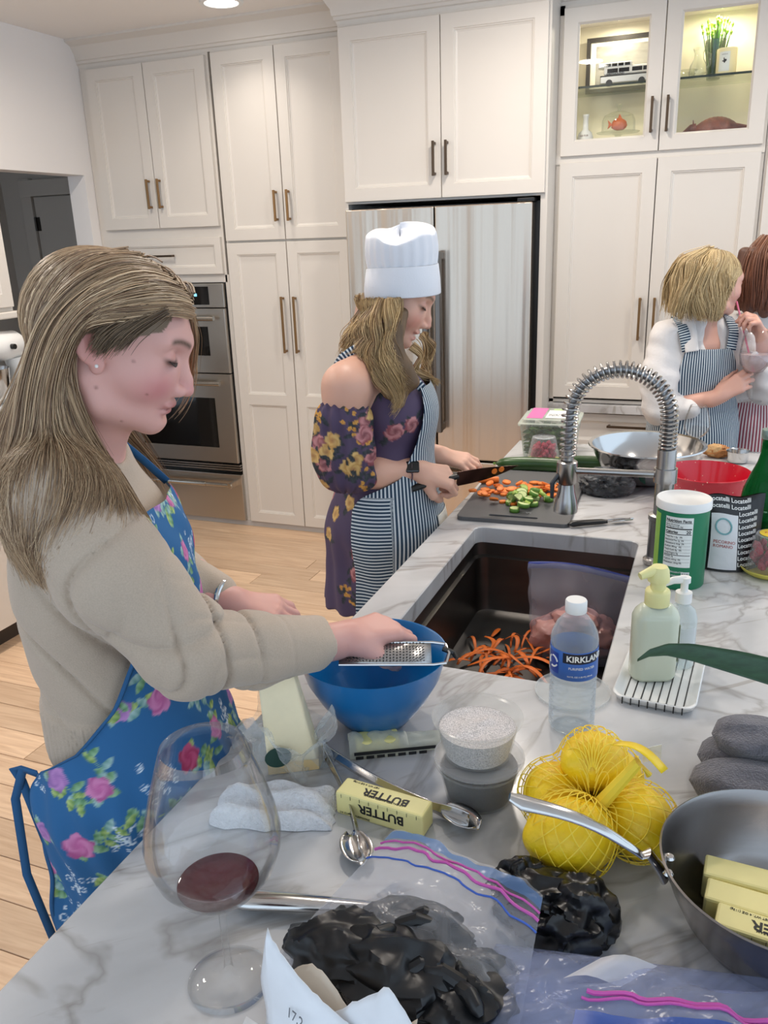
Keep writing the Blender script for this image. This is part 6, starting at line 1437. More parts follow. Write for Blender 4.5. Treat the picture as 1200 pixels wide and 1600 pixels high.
def sw_post(P, d):
    x, y, z = P[..., 0], P[..., 1], P[..., 2]; gv = lambda t: (1 - np.abs(np.sin(t))) ** 4
    arm = np.exp(-(((x + .240) / .085) ** 2 + ((y - .90) / .10) ** 2 + ((z - 1.15) / .085) ** 2)); near = (y < 1.02)
    s_ = x * .63 + y * .69 - z * .36; u_ = x * .68 - y * .18 - z * .73; w_ = z * .7 + x * .7
    f1 = (.013 * gv(s_ * 50 + 1.1 * np.sin(w_ * 28) + .4) + .0045 * gv(u_ * 44 + 1.6 * np.sin(w_ * 24 + y * 20) + 1.1) - .004) * arm
    up = np.exp(-(((x + .345) / .07) ** 2 + ((z - 1.255) / .075) ** 2)) * near; f1 = f1 + (.012 * gv((x - .55 * z) * 34 + 1.3 * np.sin(z * 26)) - .003) * up
    tor = np.exp(-((z - 1.13) / .10) ** 2) * (y < 1.2); f2 = (.011 * gv((z + .60 * x) * 30 + 1.2 * np.sin(x * 20 + 1.5)) - .003) * tor
    f3 = wob(P, 24, 1.3) * .0032
    rib = np.where(z < 1.03, np.sin(np.arctan2(y - 1.07, x + .40) * 150) * .0009 - .005 * sstep(1.035, 1.022, z), 0)
    return d + f1 + f2 + f3 + rib
sw.post = sw_post
V, F = surface(sw, (-.56, .80, .90), (-.06, 1.36, 1.46), .0030, slack=.008)
put('sweater', V, F, mat('sweater_beige', lin(184, 166, 147), .9, noise=(500, .06), bump=(600, .25), sheen=.25, bdist=.002), P1)
# cuff seam rings
# --- lower body (trousers)
lg = Sdf(); lg.ell((-.40, 1.07, .88), (.10, .145, .12), .04)
for q in (-1, 1): lg.chain([((-.40, 1.07 + q * .08, .86), .088), ((-.395, 1.07 + q * .085, .48), .062), ((-.41, 1.07 + q * .085, .09), .045)], .03)
V, F = surface(lg, (-.56, .86, .05), (-.25, 1.28, 1.0), .008); put('trousers', V, F, mat('denim_dark', lin(58, 62, 74), .85), P1)
shp = Sdf()
for q in (-1, 1):
    shp = Sdf(); shp.cap((-.43, 1.07 + q * .085, .045), (-.27, 1.07 + q * .10, .035), .042, .032, .02); shp.plane((0, 0, -1), -.001); V, F = surface(shp, (-.5, .9, 0), (-.2, 1.25, .1), .006); put('shoe', V, F, mat('shoe_white', lin(210, 208, 204), .6), P1)
# --- apron
ap = Sdf(); ap.ell((-.405, 1.07, 1.195), (.112, .162, .155), .05); ap.ell((-.395, 1.07, 1.05), (.112, .150, .14), .05); ap.ell((-.395, 1.07, .90), (.125, .168, .15), .06); ap.cap((-.395, 1.07, .85), (-.39, 1.07, .40), .150, .172, .05)
a0f = lambda z: radians(float(np.interp(z, (.4, .93, .955, 1.0, 1.06, 1.12, 1.2, 1.30), (-128, -130, -124, -98, -78, -66, -60, -56))))
a1f = lambda z: radians(float(np.interp(z, (.4, .93, .955, 1.0, 1.06, 1.12, 1.2, 1.30), (128, 130, 124, 98, 78, 66, 60, 56))))
NU, NV = 280, 420
PH, Rr, ZZ, AX = wrap_sheet(ap, lambda z: (-.395, 1.07), a0f, a1f, .45, 1.292, NU, NV, .010, r_max=.45)
UU = PH * .155; Rr = Rr + (.006 * np.sin(PH * 9 + 2 * np.sin(ZZ * 7)) * sstep(.97, .75, ZZ) + .0025 * np.sin(PH * 23 + ZZ * 30) * sstep(1.0, .9, ZZ) + .0018 * np.sin(ZZ * 70 + PH * 8))
pt = Print(UU, ZZ, (38, 100, 152)); q = random.Random(12)
PINK = [((226, 150, 196), (168, 70, 132), (196, 96, 156)), ((214, 96, 140), (150, 28, 74), (170, 40, 92)), ((206, 150, 206), (132, 92, 160), (170, 116, 180))]
GRN = [((150, 190, 150), (78, 128, 84)), ((186, 206, 130), (96, 140, 70)), ((170, 200, 196), (96, 146, 140))]
cells = []
for i in range(-7, 8):
    for j in range(11): cells.append((i * .058 + (.029 if j % 2 else 0) + q.uniform(-.010, .010), .47 + j * .082 + q.uniform(-.015, .015)))
for n_, (u, v) in enumerate(cells):
    k = n_ % 3
    if k == 2:
        for _ in range(14):
            du, dv = q.gauss(0, .014), q.gauss(0, .016); pt.ring(u + du, v + dv, q.uniform(.002, .005), .0010, (214, 228, 238)); 
            if _ % 2: pt.line([(u, v), (u + du, v + dv)], .0007, (206, 222, 234))
        continue
    ang = q.uniform(0, 6.28)
    path = [(u + .052 * t * cos(ang) + .010 * sin(5 * t), v + .052 * t * sin(ang) + .012 * t * t) for t in np.linspace(0, 1.2, 9)]; pt.line(path, .0010, (130, 170, 120))
    for m_ in range(9):
        c = path[1 + m_ % 8]; pt.leaf(c[0], c[1], q.uniform(.016, .024), q.uniform(.0048, .0068), ang + (1.0 if m_ % 2 else -1.0) + q.uniform(-.4, .4), q.choice(GRN))
    for m_ in range(3): pt.leaf(u, v, .026, .0075, q.uniform(0, 6.28), q.choice(GRN))
    pt.rose(u, v, q.uniform(.0165, .0215), PINK[n_ % 3 if n_ % 2 else (n_ // 2) % 3], ang)
POS = sheet_pos(PH, Rr, ZZ, AX)
put('floral_apron', POS.reshape(-1, 3), grid_faces(NV, NU), mat('apron_print', vcol='Col', rough=.8, bump=(700, .15), bdist=.001), P1, colors=pt.C, solid=.0014)
# edge binding, neck strap, tie
def ribbon(name, pts, wdt, material, root, up=(0, -1, 0), thick=.0015, colors=None):
    P = np.array(pts, float); T = np.gradient(P, axis=0); T /= np.linalg.norm(T, axis=1)[:, None]; N_ = np.array(up, float); Sd = np.cross(T, N_); Sd /= np.linalg.norm(Sd, axis=1)[:, None] + 1e-9
    G = np.stack([P + Sd * wdt * q for q in (-1, 0, 1)], 1); return put(name, G.reshape(-1, 3), grid_faces(len(P), 3), material, root, solid=thick)
APB = mat('apron_blue', lin(34, 90, 138), .8)
e0 = POS[:, 0]; put('edge_binding', np.stack((e0 + np.array((0, -.0015, 0)), e0 + np.array((.006, -.0022, .001))), 1).reshape(-1, 3), grid_faces(NV, 2), APB, P1, solid=.002)
top_n = POS[-1, 20]; top_f = POS[-1, -20]
for s_, (tn, bb) in enumerate(((top_f, 1),)):
    ribbon('neck_strap', [tn, tn + np.array((-.03, bb * -.004, .035)), np.array((-.378, 1.06 + bb * .060, 1.365)), np.array((-.43, 1.06 + bb * .06, 1.395)), np.array((-.47, 1.06 + bb * .02, 1.38))], .006, APB, P1, up=(0, bb, .3))
wn_ = POS[int(NV * .595), 0]
for dz, da in ((.06, -.01), (-.10, -.03)):
    ribbon('apron_tie', [wn_, wn_ + np.array((-.03, .02, -.005)), wn_ + np.array((-.045 + da * .3, .03, -.03 + dz * .3)), wn_ + np.array((-.03 + da, .03, -.09 + dz)), wn_ + np.array((-.005 + da, .02, -.20 + dz))], .006, APB, P1, up=(.2, -1, 0))
MB().tube([AB(np.array((-.258 + .028 * cos(t) * .3, 1.152 + .028 * cos(t), 1.104 + .027 * sin(t)))) - np.array(P1.location) for t in np.linspace(0, 2 * pi, 24)], .004, 8).build('bracelet', 'steel_polished', P1, smooth=True)
# --- hair
hp1 = Sdf(); add_head(hp1, O1, R1, HS1, ears=False); hp1.p = hp1.p[:3]; hp1.chain([((-.385, .930, 1.335), .062), ((-.328, .900, 1.252), .062)], .04); hp1.chain([((-.415, .955, 1.335), .052), ((-.405, 1.065, 1.355), .064)], .05); hp1.ell((-.397, 1.07, 1.215), (.114, .160, .158), .05)
PAL1 = ((114, 86, 66), (162, 130, 98), (212, 180, 142), (130, 100, 76), (232, 204, 166), (148, 118, 90))
hm1 = Sdf()
for g_ in H1A[2:]: hm1.chain([((p[0] + .004, p[1] + .020, p[2] - .004), .012) for p in g_[3:-4]], .03)
hm1.ell(np.array(O1) + R1 @ np.array((-.004, 0, .040)) * HS1, np.array((.089, .073, .075)) * HS1, .02, R1)
hm1.ell(np.array(O1) + R1 @ np.array((.090, 0, -.034)) * HS1, (.062, .12, .096), .012, R1, 's')
hm1.ell(np.array(O1) + R1 @ np.array((.016, -.088, .008)) * HS1, (.052, .036, .060), .01, R1, 's')
V, F = surface(hm1, (-.60, .86, 1.20), (-.2, 1.2, 1.64), .004); put('hair_base', V, F, mat('hair_under', lin(92, 74, 54), .55, noise=(60, .35, (1, 1, .15))), P1)
hq1 = Sdf(); hq1.ell(np.array(O1) + R1 @ np.array((-.004, 0, .040)) * HS1, np.array((.095, .078, .080)) * HS1, .02, R1); hq1.ell(np.array(O1) + R1 @ np.array((.043, 0, .048)) * HS1, np.array((.0625, .060, .050)) * HS1, .02, R1); hq1.p += hp1.p[3:]
strands('hair', P1, H1A, 8000, 26, .0050, .00064, PAL1, 3, (.0015, 1.0), (hq1, .0035), ends=(.68, 1.0), locks=64)
strands('hair_far_side', P1, [[(p[0], 2.1 - p[1], p[2]) for p in g_] for g_ in H1A[2:]], 2000, 20, .006, .0009, PAL1, 5, (.0015, 1.0), (hp1, .008))
strands('temple_hair', P1, H1T, 420, 14, .005, .0006, ((92, 72, 56), (132, 110, 84), (110, 88, 68)), 6, (0, 0), (hp1, .002))
strands('loose_front_strands', P1, H1F, 46, 18, .004, .0005, PAL1, 7, (.002, 1.0))
# ================================================================== PERSON 2: chef hat, purple dress, striped apron
H2A = [
    [(-0.034, 2.130, 1.473), (-0.061, 2.140, 1.424), (-0.086, 2.140, 1.377), (-0.094, 2.130, 1.339)],
    [(-0.039, 2.090, 1.472), (-0.070, 2.100, 1.420), (-0.096, 2.100, 1.374), (-0.106, 2.100, 1.340)],
    [(-0.036, 2.060, 1.474), (-0.059, 2.050, 1.425), (-0.083, 2.050, 1.380), (-0.096, 2.060, 1.345)],
    [(-0.023, 2.030, 1.475), (-0.045, 2.010, 1.421), (-0.060, 2.010, 1.369), (-0.059, 2.010, 1.320)],
    [(-0.011, 2.015, 1.474), (-0.025, 1.985, 1.415), (-0.034, 1.975, 1.357), (-0.023, 1.965, 1.298), (-0.009, 1.965, 1.255)],
    [(0.010, 2.005, 1.474), (0.010, 1.985, 1.422), (0.001, 1.975, 1.364), (0.011, 1.965, 1.297), (0.018, 1.970, 1.227), (0.004, 1.970, 1.196)],
    [(0.022, 2.005, 1.474), (0.027, 1.995, 1.435), (0.004, 1.980, 1.385), (0.021, 1.975, 1.326), (0.044, 1.985, 1.278), (0.021, 1.985, 1.235)],
    [(0.037, 2.015, 1.475), (0.036, 2.005, 1.441), (0.020, 1.990, 1.406), (0.013, 1.980, 1.363), (0.036, 1.980, 1.317), (0.058, 1.990, 1.279)],
]
H2F = [
    [(0.056, 2.120, 1.343), (0.080, 2.130, 1.317), (0.067, 2.120, 1.286), (0.090, 2.120, 1.266), (0.136, 2.130, 1.250)],
    [(0.092, 2.190, 1.374), (0.111, 2.200, 1.331), (0.101, 2.200, 1.289), (0.093, 2.190, 1.258), (0.114, 2.180, 1.235)],
    [(0.105, 2.190, 1.373), (0.118, 2.200, 1.339), (0.107, 2.200, 1.303), (0.090, 2.190, 1.275)],
]
H3A = [
    [(1.100, 3.000, 1.530), (1.014, 2.960, 1.505), (0.980, 2.930, 1.423), (0.974, 2.930, 1.327)],
    [(1.104, 2.980, 1.531), (1.026, 2.905, 1.496), (1.001, 2.885, 1.404), (0.996, 2.885, 1.310)],
    [(1.122, 2.970, 1.526), (1.063, 2.885, 1.475), (1.050, 2.875, 1.393), (1.058, 2.875, 1.302)],
    [(1.145, 2.970, 1.517), (1.121, 2.900, 1.462), (1.108, 2.885, 1.380), (1.116, 2.880, 1.300)],
    [(1.161, 2.970, 1.506), (1.154, 2.910, 1.450), (1.142, 2.895, 1.384), (1.134, 2.890, 1.313)],
    [(1.174, 2.980, 1.507), (1.184, 2.950, 1.478), (1.172, 2.920, 1.438), (1.151, 2.900, 1.398)],
]
H4A = [
    [(1.359, 3.150, 1.561), (1.293, 3.100, 1.513), (1.279, 3.090, 1.426), (1.285, 3.090, 1.330)],
    [(1.373, 3.130, 1.565), (1.319, 3.070, 1.513), (1.304, 3.050, 1.428), (1.309, 3.050, 1.317)],
    [(1.403, 3.120, 1.560), (1.363, 3.050, 1.501), (1.357, 3.040, 1.415), (1.363, 3.040, 1.305)],
    [(1.450, 3.120, 1.545), (1.423, 3.060, 1.488), (1.424, 3.050, 1.402), (1.427, 3.050, 1.302)],
]
def stripe_mat(name, c1, c2, period, duty=.5):
    m = mat(name, rough=.8, bump=(500, .15), bdist=.001); N, L, p = nodes_of(m)
    uv = N.new('ShaderNodeUVMap'); sx = N.new('ShaderNodeSeparateXYZ'); L.new(uv.outputs[0], sx.inputs[0])
    d = N.new('ShaderNodeMath'); d.operation = 'DIVIDE'; d.inputs[1].default_value = period; L.new(sx.outputs[0], d.inputs[0])
    f = N.new('ShaderNodeMath'); f.operation = 'FRACT'; L.new(d.outputs[0], f.inputs[0])
    g = N.new('ShaderNodeMath'); g.operation = 'GREATER_THAN'; g.inputs[1].default_value = duty; L.new(f.outputs[0], g.inputs[0])
    mx = N.new('ShaderNodeMix'); mx.data_type = 'RGBA'; mx.inputs[6].default_value = (*lin(*c1), 1); mx.inputs[7].default_value = (*lin(*c2), 1); L.new(g.outputs[0], mx.inputs[0]); L.new(mx.outputs[2], p.inputs['Base Color']); return m
STR_N = stripe_mat('navy_stripes', (34, 60, 84), (206, 214, 218), .0090, .56); STR_R = stripe_mat('red_stripes', (150, 62, 78), (226, 216, 216), .0100)
def strap(root, pts, wdt, material, up, name='shoulder_strap', scale=1.0):
    P = np.array(pts, float); t = np.linspace(0, len(P) - 1, len(P) * 6); P = np.stack([np.interp(t, np.arange(len(P)), P[:, k]) for k in range(3)], 1)
    for _ in range(3): P[1:-1] = (P[:-2] + 2 * P[1:-1] + P[2:]) / 4
    T = np.gradient(P, axis=0); T /= np.linalg.norm(T, axis=1)[:, None]; U = np.array(up, float) if np.ndim(up) == 1 else up; Sd = np.cross(T, U); Sd /= np.linalg.norm(Sd, axis=1)[:, None] + 1e-9
    G = np.stack([P + Sd * wdt * q for q in (-1, -.33, .33, 1)], 1); s = np.r_[0, np.cumsum(np.linalg.norm(np.diff(P, axis=0), axis=1))] * scale; uv = np.stack((np.repeat(s[:, None], 4, 1), np.zeros((len(P), 4))), -1)
    return put(name, G.reshape(-1, 3), grid_faces(len(P), 4), material, root, uv=uv.reshape(-1, 2), solid=.002)
P2 = person('woman in a white chef hat and purple floral dress slicing carrots', (-.02, 2.12, 0))
O2 = (-.008, 2.10, 1.470); R2 = head_frame(radians(-4), radians(24)); HS2 = 1.06
sk = Sdf(); add_head(sk, O2, R2, HS2, smile=.9, cr=.75, ears=False)
sk.chain([((-.03, 2.105, 1.44), .047), ((-.045, 2.11, 1.36), .047), ((-.055, 2.115, 1.30), .058)], .03)
sk.ell((-.02, 2.115, 1.18), (.085, .13, .14), .03)
sk.chain([((-.06, 2.05, 1.305), .048), ((-.100, 1.985, 1.275), .054), ((-.125, 1.975, 1.16), .042), ((-.125, 1.985, 1.055), .037)], .035); sk.chain([((-.05, 2.18, 1.305), .048), ((-.06, 2.25, 1.27), .05), ((-.02, 2.285, 1.13), .04), ((.0, 2.27, 1.06), .036)], .03)
WR2 = np.array((.062, 2.005, 1.056)); sk.chain([((-.125, 1.985, 1.050), .037), ((-.03, 1.99, 1.058), .037), (WR2, .026)], .02)
add_hand(sk, WR2 + np.array((.006, .001, -.001)), (.085, .012, -.026), (.05, -.62, .78), 1, ((.75, 1.35, 1.0), (.85, 1.4, 1.0), (.9, 1.4, 1.0), (1.0, 1.35, 1.0)), (.8, .9), .98)
WR2b = np.array((.125, 2.215, 1.040)); sk.chain([((.0, 2.27, 1.06), .035), (WR2b, .025)], .02)
add_hand(sk, WR2b, (.095, -.02, -.02), (.1, -.35, .93), -1, ((.35, .6, .5), (.4, .7, .5), (.45, .7, .5), (.5, .7, .5)), (.3, .5), .96)
V, F = surface(sk, (-.22, 1.90, .96), (.30, 2.36, 1.62), .0028)
C = skin_colors(V, O2, R2, HS2, lin(218, 170, 148), .9, (190, 104, 100), (206, 132, 116), (120, 92, 70), lin(120, 96, 66)); put('body', V, F, SKIN, P2, colors=C); lashes(P2, O2, R2, HS2)
# dress
dr = Sdf(); dr.ell((.005, 2.115, 1.19), (.108, .150, .115), .05); dr.ell((-.02, 2.115, 1.03), (.115, .142, .13), .06); dr.ell((-.025, 2.12, .90), (.135, .165, .14), .06); dr.cap((-.03, 2.12, .85), (-.035, 2.12, .60), .150, .165, .05)
dr.plane((-.30, 0, 1), 1.262, .006); dr.plane((0, 0, -1), -.665)
sl2 = Sdf()
for (sa, sb, e_) in ((-.112, 1.975, -1), (-.03, 2.275, 1)):
    sl2.ell((sa, sb, 1.205), (.066, .062, .050), .03); sl2.ell((sa - .004, sb, 1.12), (.078, .072, .090), .04); sl2.ell((sa + .012, sb, 1.055), (.068, .060, .035), .03)
sl2.plane((0, 0, 1), 1.243, .01)
def dr_post(P, d): return d + .004 * np.sin(np.arctan2(P[..., 1] - 2.12, P[..., 0] + .03) * 14 + 2 * np.sin(P[..., 2] * 9)) * sstep(.98, .8, P[..., 2]) + wob(P, 30, .7) * .003
def sl_post(P, d): return d + .0035 * np.sin(np.arctan2(P[..., 1] - 1.975, P[..., 0] + .112) * 13 + 9 * P[..., 2]) + wob(P, 34, 2.) * .003
dr.post = dr_post; sl2.post = sl_post
def dress_print(V, ua, seed, n, zr, ur):
    pr2 = Print(ua, V[:, 2], (76, 62, 90)); q = random.Random(seed)
    for i in range(n):
        u, v = q.uniform(*ur), q.uniform(*zr); k = i % 3; a = q.uniform(0, 6.28)
        for m_ in range(6): pr2.leaf(u + q.uniform(-.02, .02), v + q.uniform(-.02, .02), q.uniform(.02, .032), .006, q.uniform(0, 6.28), ((36, 42, 48), (56, 62, 66)))
        if k == 0: pr2.rose(u, v, .021, ((228, 196, 128), (186, 140, 74), (150, 96, 60)), a)
        elif k == 1: pr2.rose(u, v, .023, ((222, 160, 160), (120, 40, 56), (90, 30, 44)), a)
        else:
            for m_ in range(9): pr2.rose(u + q.gauss(0, .014), v + q.gauss(0, .016), .0058, ((226, 176, 84), (200, 140, 60), (170, 100, 50)), a)
    return pr2.C
V, F = surface(dr, (-.25, 1.90, .63), (.2, 2.34, 1.34), .0040, slack=.006)
put('dress', V, F, mat('dress_print', vcol='Col', rough=.75, bump=(400, .1), bdist=.001), P2, colors=dress_print(V, np.arctan2(V[:, 1] - 2.12, V[:, 0] + .03) * .15, 4, 90, (.66, 1.28), (-.48, .48)))
V, F = surface(sl2, (-.22, 1.87, 1.0), (.09, 2.38, 1.27), .0034, slack=.006)
dc = dress_print(V, np.where(V[:, 1] < 2.1, V[:, 0], V[:, 0] + .5), 9, 34, (1.0, 1.26), (-.21, .02))
for sd in (V[:, 1] < 2.125, V[:, 1] >= 2.125):
    mp_ = np.cumsum(sd) - 1; ff = F[sd[F].all(1)]; put('puff_sleeve', V[sd], mp_[ff], 'dress_print', P2, colors=dc[sd])
# apron
ap2 = Sdf(); ap2.ell((.005, 2.115, 1.19), (.114, .155, .12), .05); ap2.ell((-.015, 2.115, 1.03), (.122, .148, .14), .06); ap2.ell((-.02, 2.12, .90), (.140, .172, .15), .06); ap2.cap((-.025, 2.12, .85), (-.03, 2.12, .55), .155, .172, .05)
f0 = lambda z: radians(float(np.interp(z, (.5, .97, 1.0, 1.05, 1.12, 1.26), (-118, -120, -112, -72, -58, -46)))); f1 = lambda z: -f0(z)
NU, NV = 160, 200
PH, Rr, ZZ, AX = wrap_sheet(ap2, lambda z: (-.02, 2.118), f0, f1, .60, 1.262, NU, NV, .008, r_max=.4)
Rr = Rr + .005 * np.sin(PH * 10 + 2 * np.sin(ZZ * 8)) * sstep(.98, .75, ZZ)
sidep = (PH < radians(-84)) & (ZZ < 1.0); UVs = np.stack((np.where(sidep, ZZ * 1.0, PH * .152), ZZ), -1)
POS2 = sheet_pos(PH, Rr, ZZ, AX); put('striped_apron', POS2.reshape(-1, 3), grid_faces(NV, NU), STR_N, P2, uv=UVs.reshape(-1, 2), solid=.0016)
k0 = int(NV * .99); tn = POS2[k0, 6]; tf = POS2[k0, -6]
strap(P2, [tn, tn + np.array((-.03, -.005, .035)), (-.03, 2.035, 1.352), (-.075, 2.03, 1.362), (-.12, 2.035, 1.33), (-.15, 2.05, 1.25), (-.145, 2.08, 1.12), (-.15, 2.09, 1.0)], .011, STR_N, (0, -1, .25)); strap(P2, [tf, tf + np.array((-.03, .0, .04)), (-.03, 2.185, 1.352), (-.08, 2.19, 1.36), (-.13, 2.185, 1.31), (-.15, 2.16, 1.15), (-.15, 2.14, 1.0)], .011, STR_N, (0, 1, .25))
pk = POS2[int(NV * .24):int(NV * .50), 56:86] + np.array((.003, -.0035, 0)); put('cream_pocket', pk.reshape(-1, 3), grid_faces(*pk.shape[:2]), mat('cream_cloth', lin(226, 220, 208), .85), P2, solid=.001)
lg = Sdf()
for q in (-1, 1): lg.chain([((-.03, 2.12 + q * .075, .80), .08), ((-.03, 2.12 + q * .08, .45), .055), ((-.05, 2.12 + q * .08, .06), .038)], .03); lg.cap((-.07, 2.12 + q * .08, .04), (.07, 2.12 + q * .09, .03), .036, .03, .02)
lg.plane((0, 0, -1), -.002); V, F = surface(lg, (-.16, 1.9, 0), (.12, 2.34, .9), .008); put('legs', V, F, mat('leg_skin', lin(206, 160, 140), .5), P2)
# watch
wt = thing('smart_watch', 'dark smart watch with mauve band on the carrot slicer', 'watch', tuple(AB(np.array((.052, 2.003, 1.056)))))
wr_ = lambda a, b, z: tuple(AB(np.array((a, b, z))))
MB().tube([wr_(.002 * sin(t), -.0272 * cos(t), .0272 * sin(t)) for t in np.linspace(0, 2 * pi, 26)], .008, 8, flat=.25).build('band', mat('mauve_band', lin(96, 74, 84), .6), wt, smooth=True)
MB().obox(wr_(.0, -.0235, .0165), (.034, .010, .030), np.stack((RA, AB(np.array((0, -.8, .6))), AB(np.array((0, .6, .8)))), 1)).build('case', 'black_glass', wt, bevel=.004)
wt.parent = None
# hat
ht = thing('chef_hat', 'white pleated chef hat on the carrot slicer', 'hat', tuple(AB(np.array((.040, 2.10, 1.475)))))
hb_ = []; NA = 96
tilt = lambda p: AB(np.array((p[0] * .998 + p[2] * .03, p[1], p[2] - p[0] * -.05)))
for z, rx, ry in ((.0, .0935, .088), (.002, .0945, .089), (.035, .092, .087), (.068, .0875, .084), (.070, .086, .083)): hb_.append([tilt((rx * cos(a), ry * sin(a), z + .002 * sin(2 * a))) for a in np.linspace(0, 2 * pi, NA, endpoint=False)])
MB().grid(hb_, wrap=True).build('band', mat('hat_cotton', lin(228, 230, 236), .85, bump=(300, .1)), ht, smooth=True, solid=.0015)
pf = []
for i in range(30):
    u = i / 29; row = []
    for a in np.linspace(0, 2 * pi, NA, endpoint=False):
        pl = .5 + .5 * sin(22 * a + .8 * sin(3 * a)); rr_ = .085 + .006 * sin(pi * min(1, u * 1.3)) - .0035 * pl * (1 - .3 * u)
        if u < .62: v = u / .62; x, y, z = rr_ * cos(a), rr_ * sin(a) * .96, .068 + .068 * v
        else:
            v = (u - .62) / .38; q_ = cos(v * pi / 2); x, y, z = rr_ * cos(a) * q_, rr_ * sin(a) * .96 * q_, .136 + .020 * sin(v * pi / 2) - .030 * (1 - q_) * max(0, cos(a - 3.6)) * 0
        z += (.010 * sin(2 * a + 1.2) + .006 * sin(5 * a)) * sstep(.25, .8, u); dent = math.exp(-(((x + .030) / .022) ** 2 + ((y + .055) / .05) ** 2)) * sstep(.5, .75, u); z -= .036 * float(dent)
        row.append(tilt((x * (1 - .05 * u) - .006 * u, y, z)))
    pf.append(row)
MB().grid(pf, wrap=True).build('puffed_crown', 'hat_cotton', ht, smooth=True)
# hair
hp2 = Sdf(); hp2.ell(np.array(O2) + R2 @ np.array((.01, 0, .02)), (.08, .076, .078), .02, R2); hp2.chain([((-.045, 2.11, 1.36), .048), ((-.055, 2.115, 1.30), .06)], .03); hp2.ell((.005, 2.115, 1.19), (.116, .158, .12), .05); hp2.chain([((-.06, 2.05, 1.305), .05), ((-.100, 1.985, 1.275), .056)], .03)
PAL2 = ((112, 86, 60), (166, 134, 92), (208, 178, 128), (132, 102, 70), (226, 198, 150))
hm2 = Sdf()
for g_ in H2A: hm2.chain([((p[0] + .004, p[1] + .018, p[2]), .011) for p in g_[1:]], .025)
V, F = surface(hm2, (-.16, 1.90, 1.15), (.12, 2.2, 1.52), .005); put('hair_base', V, F, mat('hair_under2', lin(104, 80, 54), .55, noise=(60, .3, (1, 1, .2))), P2)
strands('hair', P2, H2A, 2800, 34, .0036, .0009, PAL2, 13, (.011, 1.7), (hp2, .004), clump=.12, ends=(.7, 1.0), locks=16)
strands('front_locks', P2, H2F, 420, 28, .0030, .0009, PAL2, 14, (.010, 1.5), clump=.12, locks=5)
strands('hair_far_side', P2, [[(p[0], 4.20 - p[1], p[2]) for p in g_] for g_ in H2A[:4]], 500, 20, .008, .0013, PAL2, 15, (.0075, 1.6), (hp2, .004))
# knife
kn = thing('chef_knife', 'dark bronze bladed chef knife in the slicer hand', 'knife', tuple(AB(np.array((.165, 2.020, 1.030)))))
K0 = np.array((.0, .0, .0)); KD = np.array((.162, .058, .008)); KL = np.linalg.norm(KD); KD = KD / KL; KU = np.array((.10, -.25, .96)); KU -= (KU @ KD) * KD; KU /= np.linalg.norm(KU); KN = np.cross(KD, KU)
kp = lambda u, h, n: tuple(AB(K0 + KD * u + KU * h + KN * n))
up_, lo_ = [], []
for u in np.linspace(0, 1, 16): up_.append((u * .175, .016 - .014 * u ** 2.2)); lo_.append((u * .175, -.026 + .028 * u ** 2.6))
mb = MB(); rows = [[kp(uu, hh, .0009), kp(uu, (hh + l_) / 2, .0007), kp(uu, l_, .0), kp(uu, (hh + l_) / 2, -.0007), kp(uu, hh, -.0009)] for (uu, hh), (_, l_) in zip(up_, lo_)]
mb.grid(rows, wrap=True); mb.build('blade', mat('bronze_blade', lin(62, 40, 34), .18, .9), kn, smooth=True, angle=40)
MB().tube([kp(.002, .004, 0), kp(-.01, .003, 0), kp(-.06, .001, 0), kp(-.125, -.008, 0)], [.010, .011, .012, .013], 12, flat=.7).build('handle', 'black', kn, smooth=True)
for i, u in enumerate((.105, .125)):
    o = thing('carrot_slice', 'round carrot slice stuck on the knife blade, ' + ('nearer the hand' if i == 0 else 'nearer the tip'), 'carrot slice', tuple(AB(np.array((.165, 2.020, 1.030)) + KD * u + KU * (-.001 + .002 * i) - KN * .0010)), 0, 'carrot slices on the knife')
    A_ = AB(KD); B_ = AB(KU); Cn = AB(-KN); o.rotation_euler = Matrix(np.stack((A_, B_, np.cross(A_, B_)), 1)).to_euler(); MB().lathe([(0, 0), (.0075, 0), (.0082, .0012), (.0075, .0034), (0, .0036)], (0, 0, 0), 16).build('disc', CAR, o, smooth=True)
# ================================================================== PERSON 3: blond bob, white shirt, navy stripes
P3 = person('woman with blond bob in white shirt and navy striped apron sipping through a straw', (1.13, 3.05, 0))
O3 = (1.130, 2.985, 1.402); R3 = head_frame(radians(20), radians(5)); HS3 = 1.0
sk = Sdf(); add_head(sk, O3, R3, HS3); sk.chain([((1.115, 2.99, 1.36), .048), ((1.115, 2.995, 1.28), .050), ((1.115, 2.995, 1.22), .07)], .03); sk.ell((1.12, 3.0, 1.12), (.13, .085, .14), .03)
sk.chain([((.975, 2.945, .995), .034), ((1.140, 2.862, 1.045), .025)], .02); add_hand(sk, (1.145, 2.860, 1.050), (.090, -.012, .062), (-.35, -.85, .35), -1, ((.3, .55, .4), (.35, .6, .4), (.4, .6, .4), (.45, .6, .4)), (.2, .4), .95)
sk.chain([((1.335, 2.93, 1.06), .034), ((1.285, 2.875, 1.235), .025)], .02); add_hand(sk, (1.283, 2.873, 1.242), (-.040, -.008, .070), (.85, -.2, .45), 1, ((.7, .9, .6), (.9, 1.1, .6), (1.0, 1.2, .6), (1.1, 1.2, .6)), (.6, .6), .9)
V, F = surface(sk, (.90, 2.78, .93), (1.42, 3.12, 1.56), .0034)
put('body', V, F, SKIN, P3, colors=skin_colors(V, O3, R3, HS3, lin(216, 166, 148), 0, (196, 110, 110), (204, 130, 118), (130, 104, 80), lin(170, 146, 104)))
